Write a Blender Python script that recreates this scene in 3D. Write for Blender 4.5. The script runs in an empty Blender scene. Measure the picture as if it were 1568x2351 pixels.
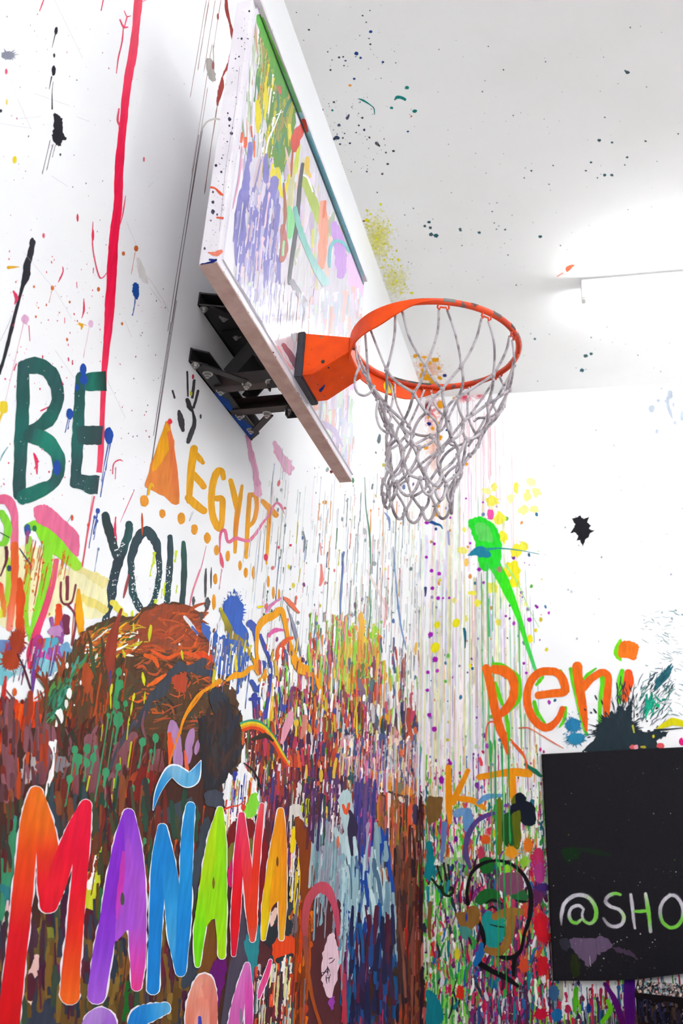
import bpy, bmesh, math, random
from mathutils import Vector, Matrix

# ------------------------------------------------------------------ camera, light level
scene = bpy.context.scene
COL = scene.collection
CAM_Z = 1.65                                    # eye height above the floor
F_PX = 1941.0                                   # focal length in photo pixels (frame 1568 x 2351)
YAW, PITCH, ROLL = (math.radians(a) for a in (-16.61, 22.23, 3.40))
SKEW = math.radians(3.32)                       # the end wall is not quite square to the side wall
_f = Vector((math.sin(YAW)*math.cos(PITCH), math.cos(YAW)*math.cos(PITCH), math.sin(PITCH)))
_r0 = Vector((math.cos(YAW), -math.sin(YAW), 0)); _u0 = _r0.cross(_f)
RGT = math.cos(ROLL)*_r0 + math.sin(ROLL)*_u0
UPV = -math.sin(ROLL)*_r0 + math.cos(ROLL)*_u0
FWD = _f
CAM = Vector((0, 0, CAM_Z))
cam_data = bpy.data.cameras.new('camera'); cam = bpy.data.objects.new('camera', cam_data); COL.objects.link(cam)
cam.matrix_world = Matrix(((RGT.x, UPV.x, -FWD.x, 0), (RGT.y, UPV.y, -FWD.y, 0), (RGT.z, UPV.z, -FWD.z, CAM_Z), (0, 0, 0, 1)))
cam_data.sensor_fit = 'HORIZONTAL'; cam_data.sensor_width = 24.0; cam_data.lens = F_PX/1568*24.0
cam_data.clip_start = 0.05
cam_data.dof.use_dof = True; cam_data.dof.focus_distance = 2.5; cam_data.dof.aperture_fstop = 5.0
scene.camera = cam
vs = scene.view_settings
vs.view_transform = 'Standard'; vs.look = 'None'; vs.gamma = 1.0; vs.use_curve_mapping = False
vs.exposure = 1.74
world = bpy.data.worlds.new('world'); scene.world = world; world.use_nodes = True
world.node_tree.nodes['Background'].inputs[0].default_value = (0.9, 0.95, 1, 1)
world.node_tree.nodes['Background'].inputs[1].default_value = 0.05
TUBE_POWER = 26.0                               # emission of every fluorescent tube in the room

# ------------------------------------------------------------------ room planes and pixel rays
XW = -1.0                                       # side wall plane
ZC = CAM_Z + 3.12                               # ceiling
YC = 5.29                                       # corner depth
XB = -0.734                                     # face of the backboard
BX = Vector((math.cos(SKEW), math.sin(SKEW), 0))        # direction along the end wall
BN = Vector((math.sin(SKEW), -math.cos(SKEW), 0))       # its normal, into the room
BC = Vector((XW, YC, 0))

def ray(x, y):
    return (x-784)/F_PX*RGT - (y-1175.5)/F_PX*UPV + FWD
def hit(x, y, p0, n):
    d = ray(x, y); return CAM + d*((p0-CAM).dot(n)/d.dot(n))

class Plane:
    """a surface that takes paint: point, normal, in-plane right and up"""
    def __init__(s, p0, n, right, up):
        s.p0, s.n, s.right, s.up = Vector(p0), Vector(n).normalized(), Vector(right).normalized(), Vector(up).normalized()
    def uv(s, x, y):
        q = hit(x, y, s.p0, s.n) - s.p0
        return (q.dot(s.right), q.dot(s.up))
    def at(s, u, v, off):
        return s.p0 + s.right*u + s.up*v + s.n*off
LEFT = Plane((XW, 0, 0), (1, 0, 0), (0, 1, 0), (0, 0, 1))
BACK = Plane(BC, BN, BX, (0, 0, 1))
CEIL = Plane((XW, 0, ZC), (0, 0, -1), (1, 0, 0), (0, 1, 0))
BOARD = Plane((XB+0.004, 0, 0), (1, 0, 0), (0, 1, 0), (0, 0, 1))

# ------------------------------------------------------------------ materials
def lin(c):
    c /= 255.0
    return c/12.92 if c <= 0.04045 else ((c+0.055)/1.055)**2.4
def hexc(h, a=1.0):
    if isinstance(h, tuple): return h
    return (lin(int(h[0:2], 16)), lin(int(h[2:4], 16)), lin(int(h[4:6], 16)), a)

def base_mat(name, color, rough=0.5, metal=0.0, coat=0.0, spec=0.5):
    m = bpy.data.materials.new(name); m.use_nodes = True
    b = m.node_tree.nodes['Principled BSDF']
    b.inputs['Base Color'].default_value = hexc(color)
    b.inputs['Roughness'].default_value = rough; b.inputs['Metallic'].default_value = metal
    b.inputs['Coat Weight'].default_value = coat; b.inputs['Coat Roughness'].default_value = 0.06
    b.inputs['Specular IOR Level'].default_value = spec
    return m
def mottle(m, color2, scale=30.0, lo=0.45, hi=0.6, detail=4.0, coords='Object', stretch=(1, 1, 1)):
    """mix a second colour in through a noise mask: chips, dirt, wear"""
    nt = m.node_tree; b = nt.nodes['Principled BSDF']
    tc = nt.nodes.new('ShaderNodeTexCoord'); mp = nt.nodes.new('ShaderNodeMapping'); mp.inputs['Scale'].default_value = stretch
    n = nt.nodes.new('ShaderNodeTexNoise'); n.inputs['Scale'].default_value = scale; n.inputs['Detail'].default_value = detail
    mr = nt.nodes.new('ShaderNodeMapRange'); mr.inputs[1].default_value = lo; mr.inputs[2].default_value = hi
    mx = nt.nodes.new('ShaderNodeMix'); mx.data_type = 'RGBA'
    nt.links.new(tc.outputs[coords], mp.inputs['Vector']); nt.links.new(mp.outputs[0], n.inputs['Vector'])
    nt.links.new(n.outputs['Fac'], mr.inputs[0]); nt.links.new(mr.outputs[0], mx.inputs[0])
    old = b.inputs['Base Color']
    if old.is_linked:
        nt.links.new(old.links[0].from_socket, mx.inputs[6])
    else: mx.inputs[6].default_value = old.default_value
    mx.inputs[7].default_value = hexc(color2)
    nt.links.new(mx.outputs[2], old)
    return m
def bump(m, scale, strength, dist=0.002):
    nt = m.node_tree; b = nt.nodes['Principled BSDF']
    tc = nt.nodes.new('ShaderNodeTexCoord'); n = nt.nodes.new('ShaderNodeTexNoise'); n.inputs['Scale'].default_value = scale
    n.inputs['Detail'].default_value = 3
    bp = nt.nodes.new('ShaderNodeBump'); bp.inputs['Strength'].default_value = strength; bp.inputs['Distance'].default_value = dist
    nt.links.new(tc.outputs['Object'], n.inputs['Vector']); nt.links.new(n.outputs['Fac'], bp.inputs['Height'])
    nt.links.new(bp.outputs[0], b.inputs['Normal'])
    return m

def paint_mat(name, rough=0.5, coat=0.0, spec=0.3, streak=(1, 1, 1), amount=0.14, soft=False):
    """wall paint: colour comes from the stroke itself, brush streaks and relief from noise"""
    m = base_mat(name, 'ffffff', rough, coat=coat, spec=spec); nt = m.node_tree; b = nt.nodes['Principled BSDF']
    at = nt.nodes.new('ShaderNodeVertexColor'); at.layer_name = 'Col'
    tc = nt.nodes.new('ShaderNodeTexCoord'); mp = nt.nodes.new('ShaderNodeMapping'); mp.inputs['Scale'].default_value = streak
    n = nt.nodes.new('ShaderNodeTexNoise'); n.inputs['Scale'].default_value = 60; n.inputs['Detail'].default_value = 5
    mr = nt.nodes.new('ShaderNodeMapRange'); mr.inputs[1].default_value = 0.3; mr.inputs[2].default_value = 0.7
    mr.inputs[3].default_value = 1-amount; mr.inputs[4].default_value = 1+amount
    mul = nt.nodes.new('ShaderNodeVectorMath'); mul.operation = 'SCALE'
    nt.links.new(tc.outputs['Object'], mp.inputs[0]); nt.links.new(mp.outputs[0], n.inputs['Vector'])
    nt.links.new(n.outputs['Fac'], mr.inputs[0]); nt.links.new(at.outputs['Color'], mul.inputs[0]); nt.links.new(mr.outputs[0], mul.inputs['Scale'])
    nt.links.new(mul.outputs[0], b.inputs['Base Color'])
    if soft:
        n2 = nt.nodes.new('ShaderNodeTexNoise'); n2.inputs['Scale'].default_value = 240; n2.inputs['Detail'].default_value = 2
        ad = nt.nodes.new('ShaderNodeMath'); ad.operation = 'MULTIPLY_ADD'; ad.inputs[1].default_value = 0.5; ad.inputs[2].default_value = 0.75
        ml = nt.nodes.new('ShaderNodeMath'); ml.operation = 'MULTIPLY'
        nt.links.new(tc.outputs['Object'], n2.inputs['Vector']); nt.links.new(n2.outputs['Fac'], ad.inputs[0])
        nt.links.new(at.outputs['Alpha'], ml.inputs[0]); nt.links.new(ad.outputs[0], ml.inputs[1]); nt.links.new(ml.outputs[0], b.inputs['Alpha'])
    return m
M = {}
M['wall'] = bump(mottle(base_mat('white_wall_paint', 'f6f6f7', 0.62), 'f2f2f4', 3.0, 0.4, 0.7), 260, 0.25, 0.001)
M['ceiling'] = bump(mottle(base_mat('white_ceiling_paint', 'f6f5f4', 0.75), 'f2f1ef', 2.0, 0.4, 0.7), 220, 0.2, 0.001)
M['floor'] = mottle(mottle(base_mat('painted_concrete', 'd6d3cf', 0.6), 'c6c2be', 6, 0.5, 0.7), 'e2ded8', 40, 0.6, 0.66)
M['paint'] = paint_mat('brushed_wall_paint', 0.6, streak=(1, 1, 0.25), spec=0.12)
M['ceil_paint'] = paint_mat('ceiling_paint_drops', 0.6, spec=0.12)
M['soft'] = paint_mat('sprayed_paint', 0.6, amount=0.08, soft=True)
M['board_paint'] = paint_mat('paint_on_acrylic', 0.55, coat=0.45, spec=0.2, streak=(1, 1, 0.2), amount=0.1)
M['acrylic'] = mottle(base_mat('white_acrylic', 'eceaf2', 0.5, coat=0.45, spec=0.2), 'e2dde8', 5, 0.4, 0.7)
M['board_frame'] = mottle(mottle(base_mat('white_board_edge', 'e9e4ea', 0.45), 'd9d2da', 8, 0.4, 0.7), '5a5070', 90, 0.70, 0.72)
M['underside_shade'] = mottle(base_mat('board_underside_shade', 'c0a49c', 0.7, spec=0.2), 'b09289', 25, 0.4, 0.65)  # tan holds the shade and warm bounce under the white board
M['orange'] = mottle(mottle(base_mat('orange_powder_coat', 'f85206', 0.5, spec=0.25), 'e2470a', 9, 0.45, 0.6), '8a5a4a', 60, 0.70, 0.73)
M['rim'] = mottle(mottle(base_mat('worn_orange_rim', 'e8460c', 0.4), 'c9380e', 12, 0.45, 0.6), '6b5a58', 22, 0.62, 0.66)
M['black_metal'] = mottle(base_mat('black_steel', '121013', 0.5), '221c1c', 14, 0.45, 0.65)
M['brown_metal'] = mottle(base_mat('dusty_black_steel', '241a1b', 0.5), '32201f', 20, 0.4, 0.6)
M['chrome'] = base_mat('zinc_bolt', 'b9b7b5', 0.32, 0.9)
M['rubber'] = mottle(base_mat('charcoal_plate', '3a3946', 0.6), '2c2a33', 20, 0.4, 0.6)
M['cord'] = mottle(mottle(base_mat('dirty_white_cord', 'c9c2c6', 0.85, spec=0.2), '8f868c', 35, 0.45, 0.62), '6f666c', 80, 0.62, 0.7)
M['lamp_body'] = base_mat('white_lamp_enamel', 'f0f0f0', 0.4)
M['socket'] = base_mat('lamp_socket', 'dfe3dd', 0.5)
M['canvas'] = bump(mottle(base_mat('black_canvas', '1b191d', 0.9, spec=0.12), '211f24', 160, 0.35, 0.65), 700, 0.5, 0.002)
M['dark_box'] = mottle(mottle(base_mat('painted_dark_wood', '120b0e', 0.75, spec=0.1), '0c0c1a', 5, 0.45, 0.6), '20100f', 12, 0.55, 0.65)
tm = bpy.data.materials.new('fluorescent_tube'); tm.use_nodes = True
for nd in list(tm.node_tree.nodes):
    if nd.type == 'BSDF_PRINCIPLED': tm.node_tree.nodes.remove(nd)
em = tm.node_tree.nodes.new('ShaderNodeEmission'); em.inputs[0].default_value = (0.955, 0.98, 1.0, 1); em.inputs[1].default_value = TUBE_POWER
tm.node_tree.links.new(em.outputs[0], tm.node_tree.nodes['Material Output'].inputs[0]); M['tube'] = tm

# ------------------------------------------------------------------ mesh helpers
def link(name, me, mat=None, parent=None, smooth=False):
    o = bpy.data.objects.new(name, me); COL.objects.link(o)
    if mat: me.materials.append(M[mat] if isinstance(mat, str) else mat)
    if parent: o.parent = parent
    if smooth:
        for p in me.polygons: p.use_smooth = True
    return o
def obj_bm(name, bm, mat, parent=None, smooth=False):
    bmesh.ops.recalc_face_normals(bm, faces=bm.faces)
    me = bpy.data.meshes.new(name); bm.to_mesh(me); bm.free()
    return link(name, me, mat, parent, smooth)
def hull8(bm, P):
    """box from 8 corners: bottom ring 0-3, top ring 4-7"""
    v = [bm.verts.new(p) for p in P]
    for f in ((0, 3, 2, 1), (4, 5, 6, 7), (0, 1, 5, 4), (1, 2, 6, 5), (2, 3, 7, 6), (3, 0, 4, 7)): bm.faces.new([v[i] for i in f])
def box(bm, x0, x1, y0, y1, z0, z1):
    hull8(bm, [(x0, y0, z0), (x1, y0, z0), (x1, y1, z0), (x0, y1, z0), (x0, y0, z1), (x1, y0, z1), (x1, y1, z1), (x0, y1, z1)])
def box_obj(name, a, mat, parent=None, bevel=0.0):
    bm = bmesh.new(); box(bm, *a)
    if bevel: bmesh.ops.bevel(bm, geom=bm.edges[:], offset=bevel, segments=2, affect='EDGES', profile=0.5)
    return obj_bm(name, bm, mat, parent)
def bar(bm, a, b, w, h, up=(0, 0, 1)):
    """flat bar from a to b, w across, h along up"""
    a, b, up = Vector(a), Vector(b), Vector(up); d = (b-a).normalized(); s = d.cross(up).normalized(); t = s.cross(d).normalized()
    s *= w/2; t *= h/2
    hull8(bm, [a-s-t, a+s-t, b+s-t, b-s-t, a-s+t, a+s+t, b+s+t, b-s+t])
def channel(bm, a, b, web, flange, t, up=(0, 0, 1), side=1):
    """C-section from a to b: web along 'up', flanges to one side"""
    a, b, up = Vector(a), Vector(b), Vector(up); d = (b-a).normalized(); s = d.cross(up).normalized()*side
    bar(bm, a, b, t, web, up)
    for k in (-1, 1):
        o = up*(k*(web-t)/2) + s*(flange/2)
        bar(bm, a+o, b+o, flange, t, up)
def cyl(bm, a, b, r, n=12, r2=None):
    a, b = Vector(a), Vector(b); d = (b-a).normalized()
    e = Vector((0, 0, 1)) if abs(d.z) < 0.9 else Vector((1, 0, 0)); s = d.cross(e).normalized(); t = s.cross(d)
    r2 = r if r2 is None else r2
    A = [bm.verts.new(a+(s*math.cos(k*2*math.pi/n)+t*math.sin(k*2*math.pi/n))*r) for k in range(n)]
    B = [bm.verts.new(b+(s*math.cos(k*2*math.pi/n)+t*math.sin(k*2*math.pi/n))*r2) for k in range(n)]
    for k in range(n): bm.faces.new((A[k], A[(k+1) % n], B[(k+1) % n], B[k]))
    bm.faces.new(A[::-1]); bm.faces.new(B)
def tube(bm, pts, r, n=6, closed=False):
    pts = [Vector(p) for p in pts]; N = len(pts); rings = []; s = None
    for i, p in enumerate(pts):
        if closed: d = pts[(i+1) % N]-pts[i-1]
        else: d = pts[min(i+1, N-1)]-pts[max(i-1, 0)]
        d = d.normalized()
        if s is None:
            e = Vector((0, 0, 1)) if abs(d.z) < 0.9 else Vector((1, 0, 0)); s = d.cross(e).normalized()
        else: s = (s - d*s.dot(d)).normalized()
        t = d.cross(s); rr = r[i] if isinstance(r, (list, tuple)) else r
        rings.append([bm.verts.new(p+(s*math.cos(k*2*math.pi/n)+t*math.sin(k*2*math.pi/n))*rr) for k in range(n)])
    for i in range(N if closed else N-1):
        A, B = rings[i], rings[(i+1) % N]
        for k in range(n): bm.faces.new((A[k], A[(k+1) % n], B[(k+1) % n], B[k]))
    if not closed: bm.faces.new(rings[0][::-1]); bm.faces.new(rings[-1])
def crom(P, n=6, closed=False):
    """Catmull-Rom through tuples of any length"""
    N = len(P); out = []
    if N < 3 and not closed: 
        a, b = P; return [tuple(a[k]+(b[k]-a[k])*i/n for k in range(len(a))) for i in range(n+1)]
    for i in range(N if closed else N-1):
        if closed: p0, p1, p2, p3 = P[i-1], P[i], P[(i+1) % N], P[(i+2) % N]
        else: p0, p1, p2, p3 = P[max(i-1, 0)], P[i], P[i+1], P[min(i+2, N-1)]
        for j in range(n):
            t = j/n; t2 = t*t; t3 = t2*t
            out.append(tuple(0.5*(2*p1[k]+(p2[k]-p0[k])*t+(2*p0[k]-5*p1[k]+4*p2[k]-p3[k])*t2+(3*p1[k]-p0[k]-3*p2[k]+p3[k])*t3) for k in range(len(p1))))
    if not closed: out.append(tuple(P[-1]))
    return out
def thing(name, loc, label, cat):
    o = bpy.data.objects.new(name, None); COL.objects.link(o); o.location = loc; o.matrix_world = Matrix.Translation(loc); o.empty_display_size = 0.1
    o['label'] = label; o['category'] = cat
    return o
def adopt(child, root):
    """parent without moving (all meshes are built in world coordinates)"""
    child.parent = root; child.matrix_parent_inverse = Matrix.Translation(root.location).inverted() if root.type == 'EMPTY' else Matrix.Identity(4)
    return child
def struct(o, label, cat):
    o['kind'] = 'structure'; o['label'] = label; o['category'] = cat; return o

# ------------------------------------------------------------------ the room
XR, YR = 5.2, -3.2                              # far side wall and the wall behind the camera
YBR = YC + math.tan(SKEW)*(XR-XW)
TH = 0.12
def slab(name, P, mat):                         # prism from a bottom outline up by h
    bm = bmesh.new(); hull8(bm, P); return obj_bm(name, bm, mat)
wall_left = struct(box_obj('wall_left', (XW-TH, XW, YR, YC+TH, 0, ZC), 'wall'), 'white side wall covered in graffiti, drips and colourful lettering', 'wall')
wall_back = box_obj('wall_back', (-TH, (XR-XW)/math.cos(SKEW), 0, TH, 0, ZC), 'wall'); wall_back.location = (XW, YC, 0); wall_back.rotation_euler = (0, 0, SKEW)
wall_back.matrix_world = Matrix.Translation((XW, YC, 0)) @ Matrix.Rotation(SKEW, 4, 'Z')
struct(wall_back, 'white end wall with paint drips, splashes and a painted face', 'wall')
wall_right = struct(box_obj('wall_right', (XR, XR+TH, YR, YBR+TH, 0, ZC), 'wall'), 'plain white wall across the room from the hoop', 'wall')
wall_rear = struct(box_obj('wall_rear', (XW-TH, XR+TH, YR-TH, YR, 0, ZC), 'wall'), 'plain white wall at the near end of the room', 'wall')
ceiling = struct(box_obj('ceiling', (XW-TH, XR+TH, YR-TH, YBR+TH, ZC, ZC+TH), 'ceiling'), 'white ceiling speckled with small drops of paint', 'ceiling')
floor = struct(box_obj('floor', (XW-TH, XR+TH, YR-TH, YBR+TH, -TH, 0), 'floor'), 'grey concrete floor of the paint room', 'floor')

# ------------------------------------------------------------------ fluorescent battens
def batten(x0, y, length, label, rot=SKEW):
    root = thing('fluorescent_light', (x0, y, ZC), label, 'light')
    R = Matrix.Translation((x0, y, ZC)) @ Matrix.Rotation(rot, 4, 'Z')
    def put(o): 
        o.data.transform(R); adopt(o, root); return o
    put(box_obj('lamp_housing', (0, length, -0.035, 0.035, -0.055, 0), 'lamp_body', bevel=0.006))
    for x in (0.0, length-0.022):
        bm = bmesh.new(); box(bm, x, x+0.022, -0.02, 0.02, -0.13, -0.055); box(bm, x+0.003, x+0.019, -0.024, 0.024, -0.118, -0.085)
        put(obj_bm('lamp_socket', bm, 'socket'))
    bm = bmesh.new(); cyl(bm, (0.022, 0, -0.098), (length-0.022, 0, -0.098), 0.019, 14); put(obj_bm('tube', bm, 'tube', smooth=False))
    root['group'] = 'fluorescent battens on the ceiling'
    return root
batten(0.105, 4.16, 1.5, 'white fluorescent batten with bare glowing tube, on the ceiling next to the end wall')
batten(2.35, 4.35, 1.5, 'white fluorescent batten on the ceiling, in line with the one above the black canvas')
for bx, side in ((1.5, 'the wall with the hoop'), (3.4, 'the plain side wall')):
    batten(bx, 1.5, 1.5, 'white fluorescent batten over the middle of the room, towards '+side)
for bx, by, side in ((-0.35, -0.1, 'unseen and added as fill beside the wall with the hoop'), (1.35, -1.4, 'halfway between the side walls'), (3.4, -1.4, 'beside the plain side wall')):  # first batten is unseen, added to fill the board's shadow on the wall
    batten(bx, by, 1.5, 'white fluorescent batten over the near half of the room, '+side)

# ------------------------------------------------------------------ basketball hoop
Zc = CAM_Z
BY0, BY1, BZ0, BZ1 = 1.383, 2.568, Zc+1.209, Zc+2.052
BT = 0.046                                      # thickness of the board
hoop = thing('basketball_hoop', (XW, 1.98, Zc+1.2), 'wall-mounted basketball hoop with paint-smeared backboard, orange rim and grey net', 'basketball hoop')
board = adopt(box_obj('backboard', (XB-BT, XB, BY0, BY1, BZ0, BZ1), 'board_frame', bevel=0.003), hoop)
board['label'] = 'white backboard smeared with pastel paint'
pane = box_obj('face_panel', (XB-0.002, XB+0.004, BY0+0.02, BY1-0.004, BZ0+0.022, BZ1-0.006), 'acrylic'); pane.parent = board; pane.matrix_parent_inverse = Matrix.Identity(4)

edge = box_obj('shaded_underside', (XB-BT+0.001, XB-0.001, BY0+0.001, BY1-0.001, BZ0-0.003, BZ0+0.004), 'underside_shade'); edge.parent = board; edge['label'] = 'underside of the board, its shade put into the tan colour'  # thin added strip, shade of the underside painted as tan

def sub(o, part):
    o.parent = part; return o

# --- wall mount: two rails on the wall, arms to the board, braces, bolts
mount = bpy.data.objects.new('wall_mount', None); COL.objects.link(mount); mount.location = (0, 0, 0)
adopt(mount, hoop)
RL = ((1.795, 2.275, Zc+1.262), (1.80, 2.27, Zc+1.452))     # y0, y1, z of lower and upper rail
bolts = []
for k, (y0, y1, z) in enumerate(RL):
    bm = bmesh.new()
    w = 0.044 if k == 0 else 0.085
    t = 0.005
    # web against the wall, flanges standing out; the ends of the flanges are cut back
    box(bm, XW, XW+t, y0, y1, z-0.022, z+0.022)
    for s in (-1, 1):
        zz = z + s*0.0195
        hull8(bm, [(XW, y0, zz-0.0025), (XW+w, y0+0.03, zz-0.0025), (XW+w, y1-0.04, zz-0.0025), (XW, y1, zz-0.0025),
                   (XW, y0, zz+0.0025), (XW+w, y0+0.03, zz+0.0025), (XW+w, y1-0.04, zz+0.0025), (XW, y1, zz+0.0025)])
    sub(obj_bm('rail', bm, 'black_metal'), mount)
    xo = XW+w*0.62
    for yy in (y0+0.07, y0+0.165, y1-0.165, y1-0.07):
        bolts.append(((xo, yy, z-0.030), (xo, yy, z-0.0215), 0.010))
    bolts.append(((XW+0.012, y0+0.02, z-0.03), (XW+0.012, y0+0.02, z-0.0215), 0.008))
YA = (1.93, 2.10)                               # the two sides of the parallelogram
for k, z in enumerate((Zc+1.255, Zc+1.445)):
    for j, y in enumerate(YA):
        bm = bmesh.new()
        channel(bm, (XW+0.02, y, z), (XB-BT, y, z), 0.040, 0.034, 0.004, side=(1 if j else -1))
        sub(obj_bm('arm', bm, 'brown_metal' if k == 0 else 'black_metal'), mount)
        bm = bmesh.new(); dy = -0.115 if j == 0 else 0.115
        bar(bm, (XW+0.03, y+dy, z-0.020), (XW+0.125, y+(-0.012 if j == 0 else 0.012), z-0.020), 0.022, 0.005)
        sub(obj_bm('brace', bm, 'black_metal'), mount)
        bolts.append(((XW+0.12, y, z-0.031), (XW+0.12, y, z-0.020), 0.0095))
        bolts.append(((XB-BT-0.03, y, z-0.031), (XB-BT-0.03, y, z-0.020), 0.009))
# diagonal struts and the cross plates between them
for j, y in enumerate((YA[0]+0.012, YA[1]-0.012)):
    bm = bmesh.new(); bar(bm, (XW+0.055, y, Zc+1.285), (XB-BT-0.02, y, Zc+1.475), 0.006, 0.045)
    sub(obj_bm('diagonal_strut', bm, 'black_metal'), mount)
bm = bmesh.new(); bar(bm, (XW+0.06, 2.015, Zc+1.30), (XB-BT-0.045, 2.015, Zc+1.455), 0.13, 0.006); sub(obj_bm('cross_plate', bm, 'black_metal'), mount)
for y in (1.925, 2.105):
    bm = bmesh.new(); channel(bm, (XB-BT-0.018, y, BZ0+0.004), (XB-BT-0.018, y, Zc+1.62), 0.034, 0.022, 0.004, up=(1, 0, 0), side=1 if y < 2 else -1)
    sub(obj_bm('upright', bm, 'black_metal'), mount)
bm = bmesh.new(); box(bm, XB-BT-0.012, XB-BT, 1.86, 2.17, BZ0+0.02, BZ0+0.075); sub(obj_bm('mounting_plate', bm, 'black_metal'), mount)
bm = bmesh.new(); cyl(bm, (XW+0.14, 1.935, Zc+1.345), (XW+0.14, 2.095, Zc+1.345), 0.016, 14); sub(obj_bm('pivot_rod', bm, 'black_metal'), mount)
bme = None
for a, b, r in bolts:
    bm = bmesh.new(); cyl(bm, a, b, r, 6); cyl(bm, Vector(a)-Vector((0, 0, 0.006)), a, r*0.5, 10)
    cyl(bm, Vector(b)-Vector((0, 0, 0.0015)), Vector(b)+Vector((0, 0, 0.001)), r*1.5, 14)
    sub(obj_bm('bolt', bm, 'chrome'), mount)

# --- rim
RC = Vector((-0.3489, 1.9813, Zc+1.3254)); RR = 0.2286
def rimp(a, r=RR, dz=0.0):
    dx, dy = r*math.cos(a), r*math.sin(a)
    return RC + Vector((dx, dy, -(0.0492*dx-0.046*dy)+dz))
bm = bmesh.new(); tube(bm, [rimp(k*2*math.pi/72) for k in range(72)], 0.0085, 10, closed=True)
rim = adopt(obj_bm('rim', bm, 'rim', smooth=True), hoop)
rim['label'] = 'scratched orange rim'
# reinforcing band under the wall side half of the ring
bm = bmesh.new(); rows = []
A0, A1, NB = math.radians(86), math.radians(276), 48
for i in range(NB+1):
    a = A0+(A1-A0)*i/NB; e = min(1.0, min(i, NB-i)/(NB*0.20)); h = 0.006+0.046*(e*e*(3-2*e))
    rows.append([bm.verts.new(rimp(a, RR+o, d)) for o, d in ((0.009, 0.004), (0.009, -h), (0.005, -h), (0.005, 0.004))])
for i in range(NB):
    for k in range(4): bm.faces.new((rows[i][k], rows[i][(k+1) % 4], rows[i+1][(k+1) % 4], rows[i+1][k]))
bm.faces.new(rows[0]); bm.faces.new(rows[-1][::-1])
sub(obj_bm('ring_band', bm, 'orange', smooth=False), rim)
# bracket box: trapezoid in side view, tapering towards the ring
bm = bmesh.new()
xa, xc, xd = XB+0.026, XB+0.058, -0.573
ya, yb = 1.911, 2.056
za, zt = Zc+1.232, Zc+1.372
ytip0, ytip1 = 1.905, 2.045
P = lambda x, y, z: bm.verts.new((x, y, z))
n = [P(xa, ya, za), P(xc, ya, za), P(xd, ytip0, Zc+1.290), P(xd, ytip0, Zc+1.338), P(xa, ya, zt)]
f = [P(xa, yb, za), P(xc, yb, za), P(xd, ytip1, Zc+1.290), P(xd, ytip1, Zc+1.345), P(xa, yb, zt)]
bm.faces.new(n); bm.faces.new(f[::-1])
for k in range(5): bm.faces.new((n[k], f[k], f[(k+1) % 5], n[(k+1) % 5]))
bmesh.ops.bevel(bm, geom=bm.edges[:], offset=0.002, segments=2, affect='EDGES')
bracket = adopt(obj_bm('rim_bracket', bm, 'orange'), hoop)
bm = bmesh.new(); box(bm, XB+0.004, XB+0.027, ya-0.006, yb+0.012, za-0.006, zt+0.004)
bmesh.ops.bevel(bm, geom=bm.edges[:], offset=0.003, segments=2, affect='EDGES')
sub(obj_bm('base_plate', bm, 'rubber'), bracket)
bm = bmesh.new(); cyl(bm, (XB+0.085, ya-0.003, Zc+1.270), (XB+0.085, ya+0.002, Zc+1.270), 0.0055, 12); sub(obj_bm('rivet', bm, 'black_metal'), bracket)

# hooks for the net
hook_a = [math.radians(15+30*k) for k in range(12)]
for a in hook_a:
    bm = bmesh.new()
    for s in (-1, 1):
        aa = a+s*0.055
        tube(bm, [rimp(aa, RR, -0.006), rimp(aa+s*0.01, RR-0.003, -0.016), rimp(aa-s*0.012, RR-0.006, -0.020), rimp(aa-s*0.025, RR-0.004, -0.013)], 0.0026, 6)
    tube(bm, [rimp(a-0.03, RR-0.004, -0.0135), rimp(a, RR-0.004, -0.015), rimp(a+0.03, RR-0.004, -0.0135)], 0.0022, 6)
    sub(obj_bm('net_hook', bm, 'rim'), rim)

# --- net: long top strands, then rows of knotted diamonds, then loops
rng = random.Random(5)
PROF = [(1.306, 0.222, -0.349, 1.981), (1.180, 0.172, -0.350, 1.98), (1.115, 0.135, -0.352, 1.98), (1.060, 0.116, -0.358, 1.98), (1.010, 0.106, -0.366, 1.98), (0.960, 0.099, -0.374, 1.98), (0.918, 0.094, -0.382, 1.98), (0.882, 0.088, -0.386, 1.98)]
NH = 12; nodes = []
for row, (z, r, cx, cy) in enumerate(PROF):
    ring = []
    for k in range(NH):
        a = math.radians(15+30*k + (15 if row % 2 else 0)) + (rng.uniform(-0.10, 0.10) if row else 0) + row*0.02
        rr = r*(1+(rng.uniform(-0.10, 0.08) if row else 0))
        zz = z+(rng.uniform(-0.012, 0.012) if row else 0)
        if row and math.cos(a-0.35) > 0.75 and row < 4: rr *= 1.18       # stretched loops on the far right
        ring.append(Vector((cx+rr*math.cos(a), cy+rr*math.sin(a), Zc+zz)))
    nodes.append(ring)
nodes[0] = [rimp(a, RR-0.006, -0.019) for a in hook_a]
def strand(bm, a, b, sag, r=0.0036):
    m = (a+b)/2; off = Vector((rng.uniform(-1, 1), rng.uniform(-1, 1), -abs(rng.uniform(0, 1))))*sag
    tube(bm, crom([tuple(a), tuple(a*0.65+b*0.35+off), tuple(a*0.3+b*0.7+off*0.8), tuple(b)], 4), r, 6)
net = bpy.data.objects.new('net', None); COL.objects.link(net); adopt(net, hoop); net['label'] = 'worn grey-white cord net'
for row in range(len(PROF)-1):
    for k in range(NH):
        for d in (0, 1):
            j = (k+d-1) % NH if row % 2 == 0 else (k+d) % NH
            bm = bmesh.new()
            a, b = nodes[row][k].copy(), nodes[row+1][j]
            if row == 0: a = a + (nodes[0][(k+(1 if d else -1)) % NH]-a).normalized()*0.011
            strand(bm, a, b, 0.012 if row == 0 else 0.009, 0.0034 if row == 0 else 0.0038)
            sub(obj_bm('cord', bm, 'cord', smooth=True), net)
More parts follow.
